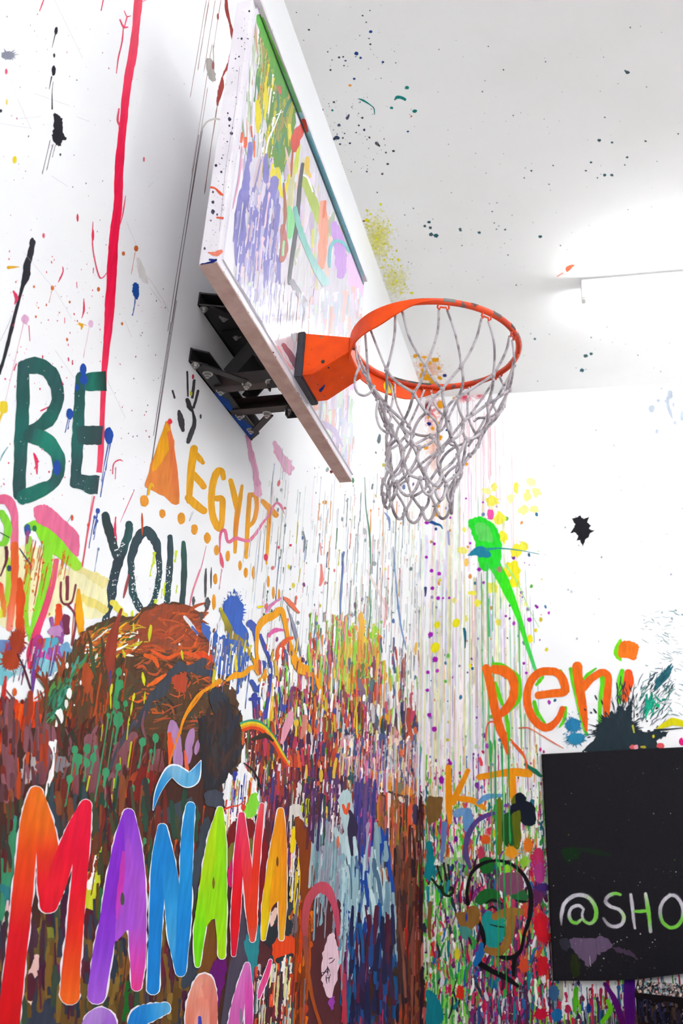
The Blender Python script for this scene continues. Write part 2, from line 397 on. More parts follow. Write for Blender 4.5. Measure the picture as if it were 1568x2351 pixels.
# bottom loops
last = nodes[-1]
for k in range(NH):
    a, b = last[k], last[(k+1) % NH]; m = (a+b)/2+Vector((0, 0, -0.030-rng.uniform(0, 0.012)))
    bm = bmesh.new(); tube(bm, crom([tuple(a), tuple(a*0.6+m*0.4+Vector((0, 0, -0.012))), tuple(m), tuple(b*0.6+m*0.4+Vector((0, 0, -0.012))), tuple(b)], 4), 0.004, 6)
    sub(obj_bm('loop', bm, 'cord', smooth=True), net)
kme = bpy.data.meshes.new('knot'); bm = bmesh.new(); bmesh.ops.create_icosphere(bm, subdivisions=1, radius=1.0); bm.to_mesh(kme); bm.free(); kme.materials.append(M['cord'])
for p in kme.polygons: p.use_smooth = True
for row in range(1, len(PROF)):
    for p in nodes[row]:
        o = bpy.data.objects.new('knot', kme); COL.objects.link(o); o.location = p; o.scale = (0.0075, 0.0075, rng.uniform(0.007, 0.011)); o.parent = net
# a torn loop hanging free on the right of the net
for pts in ([(1126, 905), (1132, 930), (1139, 948), (1120, 958), (1098, 960), (1088, 968)], [(826, 838), (815, 870), (818, 898), (835, 908), (852, 900), (860, 885)], [(1183, 838), (1160, 880), (1135, 925), (1100, 985), (1075, 1025)], [(868, 920), (864, 950), (872, 980), (890, 995)]):
    bm = bmesh.new(); q = []
    for (x, y) in pts:
        d = ray(x, y); yy = 2.02 if x > 1000 else 1.86
        q.append(tuple(CAM+d*(yy/d.y)))
    tube(bm, crom(q, 4), 0.0034, 6); sub(obj_bm('loop', bm, 'cord', smooth=True), net)

# ------------------------------------------------------------------ painting on surfaces
def mixc(a, b, t): return tuple(a[k]+(b[k]-a[k])*t for k in range(4))
def ramp(cols, t):
    cols = [hexc(c) for c in cols]
    if len(cols) == 1: return cols[0]
    x = max(0.0, min(0.9999, t))*(len(cols)-1); i = int(x); return mixc(cols[i], cols[i+1], x-i)

GRID = 12                       # photo px per cell of the layer map
ROWLIFT = 1.2e-6                # each row of a stroke lies a touch above the row before
PIGMENT = 0.80                  # paint reflects a little less than its colour in the bright photo
class Canvas:
    """collects flat paint marks given in photo pixels and lays them on a plane, each mark a hair above the one before"""
    def __init__(s, plane, parent, mat, eps=1.5e-5, base=1e-4, seed=1, ulim=None, vlim=None):
        s.ulim = ulim; s.vlim = vlim
        s.pl, s.parent, s.mat, s.eps, s.base = plane, parent, mat, eps, base
        s.ox = s.oy = 0.0; s.sc = 1.0; s.rng = random.Random(seed); s.grid = {}
    def cells(s, V):
        x0, x1 = min(v[0] for v in V), max(v[0] for v in V); y0, y1 = min(v[1] for v in V), max(v[1] for v in V)
        return [(i, j) for i in range(int(x0//GRID), int(x1//GRID)+1) for j in range(int(y0//GRID), int(y1//GRID)+1)]
    def top(s, cs): return max([s.base]+[s.grid.get(c, 0.0) for c in cs])
    def fill(s, cs, o):
        for c in cs: s.grid[c] = max(o, s.grid.get(c, 0.0))
    def crop(s, x, y, sc): s.ox, s.oy, s.sc = x, y, sc
    def px(s, p): return (s.ox+p[0]/s.sc, s.oy+p[1]/s.sc)
    # --- shape makers: each returns (verts in photo px, faces, colours)
    def ribbon(s, pts, w, cols, rough=0.06, edge=None, n=5, cap=True):
        if not isinstance(w, (list, tuple)): w = [w]
        N = len(pts); P = []
        for i, p in enumerate(pts):
            t = i/(N-1)*(len(w)-1); k = min(int(t), len(w)-2) if len(w) > 1 else 0
            ww = w[0] if len(w) == 1 else w[k]+(w[k+1]-w[k])*(t-k)
            q = s.px(p); P.append((q[0], q[1], ww/s.sc))
        C = crom(P, n); V = []; Fc = []; K = []
        m = len(C); jl = jr = 0.0
        def row(x, y, nx, ny, h, t):
            nonlocal jl, jr
            jl = 0.5*jl+s.rng.uniform(-1, 1)*rough*h; jr = 0.5*jr+s.rng.uniform(-1, 1)*rough*h
            c = ramp(cols, t); e = hexc(edge) if edge else c
            V.extend([(x-nx*(h+jl), y-ny*(h+jl)), (x-nx*h*0.5, y-ny*h*0.5), (x+nx*h*0.5, y+ny*h*0.5), (x+nx*(h+jr), y+ny*(h+jr))]); K.extend([e, c, c, e])
        for i, (x, y, ww) in enumerate(C):
            a, b = C[max(i-1, 0)], C[min(i+1, m-1)]; dx, dy = b[0]-a[0], b[1]-a[1]; L = math.hypot(dx, dy) or 1.0
            dx, dy = dx/L, dy/L; nx, ny = -dy, dx; h = ww/2
            if cap and i == 0:
                for f, g in ((0.95, 0.3), (0.7, 0.72), (0.35, 0.94)): row(x-dx*h*f, y-dy*h*f, nx, ny, h*g, 0)
            row(x, y, nx, ny, h, i/(m-1))
            if cap and i == m-1:
                for f, g in ((0.35, 0.94), (0.7, 0.72), (0.95, 0.3)): row(x+dx*h*f, y+dy*h*f, nx, ny, h*g, 1)
        for r in range(len(V)//4-1):
            for k in range(3): Fc.append((r*4+k, r*4+k+1, r*4+k+5, r*4+k+4))
        return V, Fc, K
    def poly(s, pts, col, rough=1.2, smooth=True, n=5, col2=None):
        P = [s.px(p) for p in pts]; C = crom(P, n, True) if smooth else [tuple(P[i][k]+(P[(i+1) % len(P)][k]-P[i][k])*j/n for k in (0, 1)) for i in range(len(P)) for j in range(n)]
        V = [(x+s.rng.uniform(-1, 1)*rough, y+s.rng.uniform(-1, 1)*rough) for x, y in C]
        y0 = min(v[1] for v in V); y1 = max(v[1] for v in V); a = hexc(col); b = hexc(col2) if col2 else a
        return V, [tuple(range(len(V)))], [mixc(a, b, (v[1]-y0)/(y1-y0+1e-6)) for v in V]
    def blob(s, p, rx, ry, col, ang=0.0, rough=0.08, n=14):
        x, y = s.px(p); rx, ry = rx/s.sc, ry/s.sc; ca, sa = math.cos(ang), math.sin(ang); V = []
        for k in range(n):
            a = k*2*math.pi/n; j = 1+s.rng.uniform(-1, 1)*rough; u, v = rx*math.cos(a)*j, ry*math.sin(a)*j
            V.append((x+u*ca-v*sa, y+u*sa+v*ca))
        return V, [tuple(range(n))], [hexc(col)]*n
    def splat(s, p, rx, ry, col, spikes=26, reach=0.6, sat=20, spread=2.0):
        x, y = s.px(p); rx, ry = rx/s.sc, ry/s.sc; V = []; n = spikes*2; c = hexc(col)
        for k in range(n):
            a = (k+s.rng.uniform(-.3, .3))*2*math.pi/n; j = 1+(s.rng.random()**2*reach if k % 2 else s.rng.uniform(-.15, .02))
            V.append((x+rx*j*math.cos(a), y+ry*j*math.sin(a)))
        Fc = [tuple(range(n))]
        for k in range(sat):
            a = s.rng.uniform(0, 2*math.pi); d = 1.05+s.rng.random()**2*(spread-1); r = min(rx, ry)*s.rng.uniform(.015, .07)
            cx, cy = x+rx*d*math.cos(a), y+ry*d*math.sin(a); b = len(V)
            lx = r*s.rng.uniform(1, 3.5)
            for q in range(7):
                t = q*2*math.pi/7; u, v = lx*math.cos(t), r*math.sin(t); V.append((cx+u*math.cos(a)-v*math.sin(a), cy+u*math.sin(a)+v*math.cos(a)))
            Fc.append(tuple(range(b, b+7)))
        return V, Fc, [c]*len(V)
    def drip(s, p, length, w, col, head=0.0, tail=None):
        """runs straight down the wall from p; lengths in crop units along the wall's own vertical"""
        x, y = s.px(p); L = length/s.sc; w = w/s.sc
        u, v = s.pl.uv(x, y); v2 = s.pl.uv(x, y+10)
        k = math.hypot(v2[0]-u, v2[1]-v)/10          # metres per px here
        q = s.pl.p0+s.pl.right*u+s.pl.up*(v-L*k)
        d = q-CAM; dep = d.dot(FWD); x2, y2 = 784+F_PX*d.dot(RGT)/dep, 1175.5-F_PX*d.dot(UPV)/dep
        V = []; c = hexc(col); c2 = hexc(tail) if tail else c; K = []
        prof = [0.35, 0.8, 1.0, 0.85, 0.75, 0.7, 0.75, 0.95, 0.8, 0.3]; N = len(prof)-1; ts = [0, .02, .08, .25, .45, .65, .82, .92, .97, 1]; sway = 0.0
        for i in range(N+1):
            t = ts[i]; sway = 0.7*sway+s.rng.uniform(-.22, .22)*w; cx, cy = x+(x2-x)*t+sway, y+(y2-y)*t; h = w/2*prof[i]*s.rng.uniform(.6, 1.3)
            V.extend([(cx-h, cy), (cx+h, cy)]); K.extend([mixc(c, c2, t)]*2)
        Fc = [(2*i, 2*i+1, 2*i+3, 2*i+2) for i in range(N)]
        if not head: return V, Fc, K
        H = []
        for q in range(12):
            a = q*2*math.pi/12; H.append((x+head/s.sc*math.cos(a)*s.rng.uniform(.85, 1.1), y+head/s.sc*1.35*math.sin(a)*s.rng.uniform(.85, 1.1)))
        return V, Fc, K, (H, [tuple(range(12))], [c]*12)
    # --- commit
    def mark(s, name, parts, label=None, mat=None, field=False, kind=None):
        V, Fc, K, O = [], [], [], []; flat = []
        for p in parts:
            flat.append(p[:3])
            if len(p) > 3: flat.append(p[3])
        todo = []
        for v, f, k in flat:
            cs = s.cells(v); lift = [0.0]*len(v)
            if f and len(f) > 3 and len(f[0]) == 4:                      # strip: rows rise slightly
                per = 4 if f[0][3]-f[0][0] == 4 else 2
                lift = [(i//per)*ROWLIFT for i in range(len(v))]
            elif len(f) > 1 and len(f[0]) > 4:                           # splat: satellites above
                for q, ff in enumerate(f):
                    for i in ff: lift[i] = q*ROWLIFT*2
            o = s.top(cs) + (s.rng.uniform(1, 9)*s.eps if field else s.eps)
            b = len(V); V += v; K += k; Fc += [tuple(i+b for i in ff) for ff in f]; O += [o+l for l in lift]
            hi = o+max(lift)
            if field: todo.append((cs, hi))
            else: s.fill(cs, hi)
        for cs, hi in todo: s.fill(cs, hi)
        W = []
        for (x, y), o in zip(V, O):
            u, v = s.pl.uv(x, y)
            if s.ulim: u = min(max(u, s.ulim[0]), s.ulim[1])
            if s.vlim: v = min(max(v, s.vlim[0]), s.vlim[1])
            W.append(s.pl.at(u, v, o))
        K = [tuple(min(1.0, q*(PIGMENT+0.32*max(0.0, min(k[:3])-0.25))) for q in k[:3])+(k[3],) for k in K]
        me = bpy.data.meshes.new(name); me.from_pydata(W, [], Fc)
        ca = me.color_attributes.new('Col', 'FLOAT_COLOR', 'POINT'); ca.data.foreach_set('color', [c for k in K for c in k])
        # all faces look away from the surface
        me.update()
        bm = bmesh.new(); bm.from_mesh(me)
        for f in bm.faces:
            if f.normal.dot(s.pl.n) < 0: f.normal_flip()
        bm.to_mesh(me); bm.free()
        o = link(name, me, mat or s.mat); o.parent = s.parent
        if s.parent: o.matrix_parent_inverse = s.parent.matrix_world.inverted()
        if label: o['label'] = label
        if kind: o['kind'] = kind
        return o
    # --- fields of random marks inside a photo-pixel polygon
    def inside(s, poly):
        P = [s.px(p) for p in poly]; x0, x1 = min(p[0] for p in P), max(p[0] for p in P); y0, y1 = min(p[1] for p in P), max(p[1] for p in P)
        while True:
            x, y = s.rng.uniform(x0, x1), s.rng.uniform(y0, y1); c = False; j = len(P)-1
            for i in range(len(P)):
                if (P[i][1] > y) != (P[j][1] > y) and x < (P[j][0]-P[i][0])*(y-P[i][1])/(P[j][1]-P[i][1])+P[i][0]: c = not c
                j = i
            if c: return ((x-s.ox)*s.sc, (y-s.oy)*s.sc)
    def pick(s, pal):
        pal = pal.split() if isinstance(pal, str) else pal
        c = hexc(s.rng.choice(pal)); j = s.rng.uniform(.82, 1.12); return tuple(min(1, v*j) for v in c[:3])+(1.0,)
    def drips(s, name, poly, n, pal, length, width, heads=0.3):
        out = []
        for _ in range(n):
            L = length[0]+(length[1]-length[0])*s.rng.random()**1.7; w = width[0]+(width[1]-width[0])*s.rng.random()**2
            out.append(s.drip(s.inside(poly), L, w, s.pick(pal), head=w*s.rng.uniform(.6, 1.3) if s.rng.random() < heads else 0))
        return s.mark(name, out, field=True, kind='stuff')
    def dots(s, name, poly, n, pal, r, stretch=1.0, power=2.5):
        out = []
        for _ in range(n):
            rr = r[0]+(r[1]-r[0])*s.rng.random()**power
            out.append(s.blob(s.inside(poly), rr, rr*s.rng.uniform(1, stretch) if stretch > 1 else rr*s.rng.uniform(.8, 1.2), s.pick(pal), s.rng.uniform(-.3, .3), .18, 7))
        return s.mark(name, out, field=True, kind='stuff')
    def scrawl(s, name, poly, n, pal, length, width, ang=(0, 6.3), bend=0.5, rough=.15, kind='stuff', taper=(.6, 1, .4)):
        out = []
        for _ in range(n):
            x, y = s.inside(poly); a = s.rng.uniform(*ang); L = s.rng.uniform(*length); w = s.rng.uniform(*width); b = s.rng.uniform(-bend, bend)
            pts = [(x, y), (x+L*.5*math.cos(a), y+L*.5*math.sin(a)), (x+L*.5*math.cos(a)+L*.5*math.cos(a+b), y+L*.5*math.sin(a)+L*.5*math.sin(a+b))]
            out.append(s.ribbon(pts, [w*q for q in taper], [s.pick(pal)], rough, n=3))
        return s.mark(name, out, field=True, kind=kind)
    # --- shorthand: one stroke / one patch / one splat = one painted part
    def S(s, pts, w, *cols, label=None, name='paint_stroke', **k): return s.mark(name, [s.ribbon(pts, w, list(cols), **k)], label)
    def P(s, pts, col, label=None, name='paint_patch', **k): return s.mark(name, [s.poly(pts, col, **k)], label)
    def B(s, p, rx, ry, col, label=None, name='paint_drop', **k): return s.mark(name, [s.blob(p, rx, ry, col, **k)], label)
    def X(s, p, rx, ry, col, label=None, name='paint_splat', **k): return s.mark(name, [s.splat(p, rx, ry, col, **k)], label)
    def D(s, p, L, w, col, label=None, name='paint_drip', **k): return s.mark(name, [s.drip(p, L, w, col, **k)], label)
    def fog(s, p, rx, ry, col, a=0.5, label=None, white='f4f3f2'):
        """sprayed patch: a cloud of fine droplets, dense in the middle and paler towards the rim"""
        c, w = hexc(col), hexc(white); out = []; R = max(rx, ry)/s.sc
        n = int(min(900, 60+0.55*math.pi*rx*ry/s.sc**2*a))
        for _ in range(n):
            d = abs(s.rng.gauss(0, .42)); t = s.rng.uniform(0, 2*math.pi)
            if d > 1.1: continue
            f = min(1.0, max(0.0, 1-a*1.5*(1-d)+s.rng.uniform(-.1, .1))); r = s.rng.uniform(.7, 1.0+R*.035)*s.sc
            out.append(s.blob((p[0]+rx*d*math.cos(t), p[1]+ry*d*math.sin(t)), r, r*s.rng.uniform(.8, 1.3), mixc(c, w, f), 0, .2, 7))
        return s.mark('sprayed_haze', out, label, field=True, kind='stuff')

# ================================================================== paint on the side wall
W = Canvas(LEFT, wall_left, 'paint', seed=11, ulim=(-3, YC-0.003))
# ---- pale area at the top: thin runs, specks, the red stripe
W.crop(0, 0, 2.24)
W.dots('paint_specks', [(0, 0), (600, 0), (560, 1340), (0, 1340)], 90, 'd8708a c9a0b0 8a8894 6a6878 e0a0b0', (0.8, 3.2), 2.2)
W.dots('paint_specks', [(620, 300), (1000, 300), (930, 1340), (600, 1340)], 30, '9a949e b0a8b4 d890a0', (0.8, 2.5), 2)
for a, b in (((280, 0), (425, 300)), ((90, 510), (160, 665)), ((0, 635), (160, 660)), ((100, 610), (210, 600)), ((265, 905), (350, 960)), ((650, 1140), (700, 1260)), ((760, 965), (790, 935)), ((175, 480), (360, 545)), ((395, 600), (460, 625))):
    W.S([a, b], [1, 3, 1], 'c4c1cc', name='scratch')
W.X((40, 285), 34, 22, '9a9cae', spikes=18, reach=.9, sat=6, label='faint grey smudge')
W.B((288, 158), 9, 20, '2e2c36', ang=.1); W.S([(285, 170), (267, 245)], [6, 2], '4a4854', name='paint_drip')
W.B((278, 285), 6, 11, '3a3844'); W.B((276, 365), 11, 26, '2a2832', rough=.15); W.S([(265, 395), (252, 460)], [7, 2], '3a3844', name='paint_drip'); W.S([(273, 420), (268, 470), (268, 560)], [2, 3, 8], '3a3844', name='paint_drip')
W.P([(275, 590), (300, 587), (322, 620), (325, 680), (342, 712), (320, 725), (310, 748), (285, 742), (268, 705), (276, 650)], '25232c', rough=1.6, label='black paint splat with runs')
for x, y, L in ((258, 720, 220), (272, 740, 170), (285, 745, 80)): W.D((x, y), L, 4.5, '6a5560')
W.B((310, 795), 5, 7, '4a4854'); W.B((75, 822), 11, 19, 'f6dc1e', label='yellow drop'); W.B((35, 525), 6, 16, 'f4e27a'); W.B((32, 368), 7, 15, 'f0607a'); W.B((3, 570), 9, 9, '3a3844')
W.P([(170, 1222), (182, 1250), (165, 1300), (155, 1344), (128, 1344), (145, 1290), (155, 1230)], '2e2c36')
W.crop(0, 560, 3.4087)
W.S([(255, 0), (245, 80), (215, 150), (205, 250), (180, 320), (150, 430), (100, 620), (60, 780), (20, 930), (-10, 1010)], [38, 32, 60, 62, 34, 24, 30, 30, 26, 36], '302f38', '2a2a32', rough=.12, label='long black dripping stroke')
W.S([(0, 760), (60, 640), (90, 560)], [2, 3, 2], 'a0a0a8', name='scratch')
# the red stripe
W.crop(0, 0, 1)
stripe = [(318, -5, 20), (312, 60, 17), (305, 120, 20), (296, 170, 19), (288, 230, 18), (282, 290, 19), (276, 350, 20), (272, 420, 20), (270, 480, 20), (262, 540, 22), (258, 600, 22), (253, 680, 22), (249, 740, 20), (243, 810, 15), (239, 855, 13), (235, 950, 12), (231, 1040, 14), (227, 1085, 13)]
W.mark('paint_stripe', [W.ribbon([(x, y) for x, y, w in stripe], [w for x, y, w in stripe], ['f4576e', 'f84a68', 'fb2a58', 'fb0f4c', 'fb0a48', 'fb1048', 'fb2a58', 'f83a60', 'f85070'], .07, n=6, cap=False)], 'bright red vertical stripe painted down the white wall')
for pts, w in (([(285, 25), (291, 38), (300, 36)], 3), ([(275, 45), (283, 62), (293, 62)], 5), ([(283, 62), (280, 95), (272, 130), (267, 168)], 4), ([(291, 40), (285, 62)], 5), ([(318, 8), (335, 0)], 3), ([(273, 250), (270, 275), (274, 290)], 6), ([(100, 0), (91, 25)], 5), ([(237, 0), (232, 24)], 5), ([(288, 450), (282, 490), (274, 520)], 3), ([(213, 510), (212, 560), (218, 600), (228, 635), (236, 637), (244, 627)], 3.5)):
    W.S(pts, [w*.6, w, w*.5], 'f65a78', rough=.2)
W.B((213, 540), 3, 14, 'f0305a'); W.B((330, 366), 2, 6, 'f06078'); W.B((178, 500), 2.5, 9, 'f0405e'); W.B((100, 541), 3, 6, 'f46078')
# dull red run beside the board
W.S([(519, -5), (521, 25), (527, 50), (533, 75), (537, 105), (531, 120), (527, 145), (517, 162), (511, 175)], [6, 8, 5, 8, 6, 8, 10, 6, 3], 'a8403c', 'b04440', rough=.18, label='dull red run of paint beside the backboard')
W.S([(510, 178), (508, 200), (502, 225), (499, 242)], [4, 12, 9, 4], 'a8403c', rough=.2)
for (x, y), L, w in (((499, 240), 246, 2.2), ((480, 0), 205, 1.8), ((474, 0), 280, 1.6), ((507, 0), 150, 1.3), ((494, 0), 210, 1.4), ((487, 100), 360, 1.3), ((477, 200), 330, 1.2)): W.D((x, y), L, w, 'b08880')
for x0, y0, x1, y1 in ((466, 290, 400, 700), (462, 300, 395, 740), (456, 310, 385, 760), (405, 690, 335, 1150), (400, 700, 345, 1080), (392, 740, 352, 1000)): W.S([(x0, y0), ((x0+x1)/2, (y0+y1)/2), (x1, y1)], 1.3, '7d7078', name='paint_drip')
W.P([(474, 135), (487, 140), (492, 160), (494, 185), (484, 185), (475, 165)], 'b3aca6', rough=2); W.S([(489, 105), (491, 160)], 2, 'bdb5ae'); W.B((489, 150), 3, 10, 'a8605c'); W.B((500, 38), 2.5, 8, 'b0504c')
W.S([(462, 300), (475, 280), (495, 273), (512, 277)], [3, 4, 5, 3], 'd8d2ca', label='pale beige curved mark')
# specks and drops around BE
W.crop(0, 560, 3.4087)
PK = 'f23a68 f05070 ee2a5e f0789a'
W.dots('paint_specks', [(60, 40), (830, 40), (800, 1000), (20, 1000)], 130, PK+' e87040', (1, 6), 2.6)
W.dots('paint_specks', [(20, 900), (600, 900), (560, 2000), (0, 2000)], 90, PK, (1, 8), 2.4)
W.dots('paint_specks', [(830, 500), (1400, 300), (1200, 2000), (800, 2000)], 110, 'e8708c 9a6a90 b0a0b0 e05a7a', (1, 5), 2.0)
for pts, w in (([(490, 180), (492, 220), (470, 270), (455, 300)], 14), ([(655, 430), (655, 520), (640, 580)], 14), ([(505, 580), (505, 620)], 14), ([(105, 370), (125, 420), (115, 470)], 28), ([(225, 640), (232, 760)], 12), ([(730, 190), (728, 230)], 14), ([(600, 300), (602, 345)], 12), ([(470, 1060), (490, 1100)], 40), ([(320, 1305), (400, 1265)], 30), ([(265, 1640), (285, 1700), (290, 1800)], 28), ([(300, 1700), (270, 1760)], 22), ([(880, 1800), (890, 1720), (930, 1690), (960, 1700)], 12), ([(905, 1750), (900, 1840)], 12), ([(125, 940), (110, 990)], 22)):
    W.S(pts, [w*.5, w, w*.4], 'ee2a5c', 'f04a70', rough=.25)
for x, y, r in ((410, 345, 14), (770, 355, 13), (965, 75, 12), (1065, 35, 17), (955, 625, 9), (545, 455, 8), (280, 570, 8), (525, 750, 9), (265, 335, 8), (300, 500, 5)): W.B((x, y), r, r*1.4, 'e0702c')
W.D((405, 360), 120, 5, 'e8906a'); W.D((1058, 60), 210, 5, 'd8886a')
W.S([(65, 185), (100, 182), (150, 180)], [26, 18, 4], 'f6b818'); W.S([(620, 625), (640, 640), (635, 670)], [20, 22, 6], 'f6b010'); W.S([(640, 625), (680, 640)], [8, 3], 'f6c040')
W.B((195, 590), 30, 38, 'eab4d8'); W.D((185, 610), 760, 6, 'eeb8cc'); W.B((710, 625), 20, 32, 'eac0de'); W.D((700, 650), 280, 6, 'e8c0d4')
W.P([(1040, 310), (1065, 303), (1085, 330), (1090, 390), (1075, 435), (1050, 420), (1035, 370)], '1450a8', label='cobalt blue drop with a run'); W.D((1060, 420), 165, 14, '6070b8')
for a, b in (((1060, 170), (1180, 290)), ((1180, 290), (1285, 455)), ((1170, 340), (1260, 460)), ((1090, 180), (1130, 215)), ((1280, 450), (1320, 530)), ((430, 360), (560, 580)), ((430, 830), (580, 1050)), ((840, 1070), (980, 1360)), ((975, 600), (1030, 730)), ((180, 60), (420, 350))): W.S([a, b], [1.5, 4, 1.5], 'c0bec8', name='scratch')
W.S([(1080, 120), (1120, 250), (1150, 300)], [30, 60, 20], 'e6e3e0', rough=.2)
# BE
TB = ['2b5a5a', '275c58', '1d6e66', '2a5858', '2d5355']
W.mark('painted_letter', [W.ribbon([(185, 960), (180, 1200), (165, 1450), (158, 1700), (150, 1960)], [90, 100, 110, 105, 100], TB, .1), W.ribbon([(190, 960), (290, 950), (390, 1010), (445, 1130), (440, 1270), (370, 1380), (260, 1450)], [110, 130, 120, 105, 100, 110, 90], ['2e5c5e', '24605a', '2d5c5c', '2b5a58', '1f6a60', '2a5a58'], .1), W.ribbon([(240, 1500), (350, 1540), (440, 1640), (460, 1760), (420, 1860), (320, 1930), (180, 1985)], [120, 130, 110, 95, 90, 110, 110], ['2a5c5a', '1c8a74', '1f8070', '24605a', '2a5a58', '1c7a68', '1f7468'], .1)], 'dark teal painted letter B')
W.mark('painted_letter', [W.ribbon([(630, 1040), (620, 1250), (610, 1480), (600, 1700), (590, 1870)], [80, 90, 95, 85, 90], TB, .1), W.ribbon([(620, 1080), (720, 1080), (830, 1075)], [120, 150, 150], ['2b5a5a', '1f7a68', '24302f'], .08, cap=False), W.ribbon([(600, 1500), (700, 1495), (800, 1500)], [130, 150, 150], ['2d5658', '2e5050', '384850'], .08, cap=False), W.ribbon([(600, 1850), (700, 1880), (770, 1890)], [110, 140, 150], ['2f5458', '2c5a58', '3a4650'], .1, cap=False)], 'dark teal painted letter E crossing the red stripe')
for p, rx, ry in (((650, 985), 26, 48), ((655, 1060), 32, 40), ((600, 1125), 16, 28), ((545, 1330), 28, 44), ((850, 1500), 36, 66), ((445, 1750), 30, 60)): W.B(p, rx, ry, '1f50b0', label=None)
for p, L in (((530, 1370), 120), ((545, 1380), 80), ((845, 1560), 330), ((862, 1560), 240), ((820, 1780), 220), ((668, 1090), 50)): W.D(p, L, 9, '3a5cb8')
W.B((25, 1275), 40, 50, 'f4d838', rough=.15); W.D((15, 1310), 150, 22, 'f4d040'); W.S([(60, 1590), (20, 1650), (0, 1700)], [6, 10, 4], '4aa0b0')
# handprint by the mount
for pts, w in (([(1465, 1000), (1468, 1080), (1470, 1190)], 14), ([(1520, 1070), (1512, 1140), (1505, 1200)], 22), ([(1550, 1150), (1530, 1230), (1515, 1280)], 20), ([(1400, 1310), (1415, 1380), (1430, 1460)], [22, 50, 26]), ([(1465, 1220), (1480, 1270), (1500, 1300)], [30, 40, 26]), ([(1505, 1300), (1520, 1400), (1490, 1490), (1470, 1550)], [12, 34, 40, 30]), ([(1350, 1150), (1365, 1205)], 14)): W.S(pts, w, '4c484e', rough=.14, label='grey-black smeared handprint below the hoop mount' if len(pts) == 4 else None)
W.B((1495, 1170), 10, 20, 'e8e020'); W.B((1510, 1040), 9, 20, 'e0304c'); W.B((1570, 1350), 8, 18, '5a5660')
# pyramid and EGYPT
W.mark('painted_pyramid', [W.poly([(1310, 1380), (1345, 1480), (1370, 1650), (1395, 2030), (1280, 1970), (1150, 1910), (1145, 1840), (1195, 1680), (1255, 1500)], 'f28c3a', 2.0, n=4), W.poly([(1310, 1400), (1330, 1560), (1300, 1650), (1220, 1770), (1190, 1740), (1250, 1520)], 'fcae0c', 1.6), W.ribbon([(1325, 1480), (1345, 1620), (1365, 1800), (1375, 1960)], [36, 44, 50, 46], ['f87a3e', 'f4833c'], .05)], 'orange painted pyramid next to the word EGYPT')
W.X((1328, 1390), 18, 22, 'f83a4c', spikes=10, reach=.3, sat=2)
W.S([(1160, 1960), (1180, 1880), (1200, 1900)], [16, 22, 10], 'f8c020')
for p, r in (((1128, 2010), 34), ((1270, 2110), 26), ((1420, 2155), 30), ((1520, 2245), 24)): W.B(p, r, r*1.35, 'f6a02e')
W.crop(400, 1080, 3.4087)
OR = ['fcb408', 'fdb60a', 'fbae10']
W.mark('painted_letter', [W.ribbon([(155, -170), (140, -60), (125, 80), (115, 240)], [60, 60, 55, 45], OR, .05), W.ribbon([(150, -150), (200, -90), (225, -60)], [40, 45, 30], OR, .05), W.ribbon([(135, 20), (190, 75), (230, 125)], [55, 55, 50], OR, .05), W.ribbon([(110, 215), (170, 270), (230, 315)], [60, 65, 60], OR, .05)], 'yellow-orange painted letter E of the word EGYPT')
W.mark('painted_letter', [W.ribbon([(385, 60), (370, 5), (330, 20), (300, 120), (290, 240), (300, 350), (335, 440), (365, 450), (375, 340), (375, 230), (330, 220)], [38, 50, 56, 55, 52, 55, 55, 45, 45, 50, 44], OR, .06)], 'yellow-orange painted letter G of the word EGYPT')
W.mark('painted_letter', [W.ribbon([(440, 80), (465, 180), (490, 300)], [36, 46, 40], OR, .06), W.ribbon([(530, 120), (515, 220), (495, 330), (480, 480), (475, 640)], [22, 36, 44, 36, 26], ['fcb428', 'fbae10', 'f8942a', 'fcae10'], .06)], 'yellow-orange painted letter Y of the word EGYPT')
W.mark('painted_letter', [W.ribbon([(590, 200), (580, 330), (570, 500), (562, 680)], [36, 38, 36, 28], ['f8a83c', 'fcae10', 'fcae10'], .06), W.ribbon([(590, 190), (635, 200), (645, 290), (625, 390), (580, 440)], [36, 40, 36, 34, 30], ['f8a83c', 'f6a040', 'fcae18'], .06)], 'yellow-orange painted letter P of the word EGYPT')
W.mark('painted_letter', [W.ribbon([(690, 240), (740, 290), (795, 350)], [34, 50, 44], ['f8a83c', 'f6a030'], .06), W.ribbon([(745, 300), (738, 450), (730, 600), (722, 730)], [40, 32, 26, 16], ['f8a040', 'fcae20', 'fcb010'], .06)], 'yellow-orange painted letter T of the word EGYPT')
W.S([(355, 640), (360, 500), (395, 470), (420, 560), (480, 530), (560, 550), (610, 530), (680, 430), (740, 350), (790, 260), (830, 270), (860, 340)], [10, 18, 26, 22, 26, 24, 30, 20, 14, 18, 20, 6], 'f26a94', 'f58cb0', rough=.2, label='pink looping scribble over the word EGYPT')
W.S([(360, 650), (372, 720), (380, 760)], [14, 30, 10], 'f4607a')
for p, rx, ry in (((55, 375), 30, 48), ((158, 458), 26, 38), ((258, 530), 27, 44), ((330, 625), 20, 42), ((418, 670), 18, 44), ((320, 850), 18, 44), ((310, 1030), 16, 64), ((515, 745), 14, 40), ((560, 800), 18, 40), ((620, 800), 14, 55), ((735, 870), 12, 46), ((775, 960), 12, 50), ((820, 975), 10, 50), ((1180, 250), 22, 16)): W.B(p, rx, ry, 'f6a424')
W.S([(250, 590), (210, 760), (150, 930), (120, 1060)], [4, 8, 12, 8], 'f490a8')
W.S([(120, 395), (150, 320)], [3, 6, 3], '8a9ab8'); W.D((372, 770), 170, 8, 'f6a0b4')
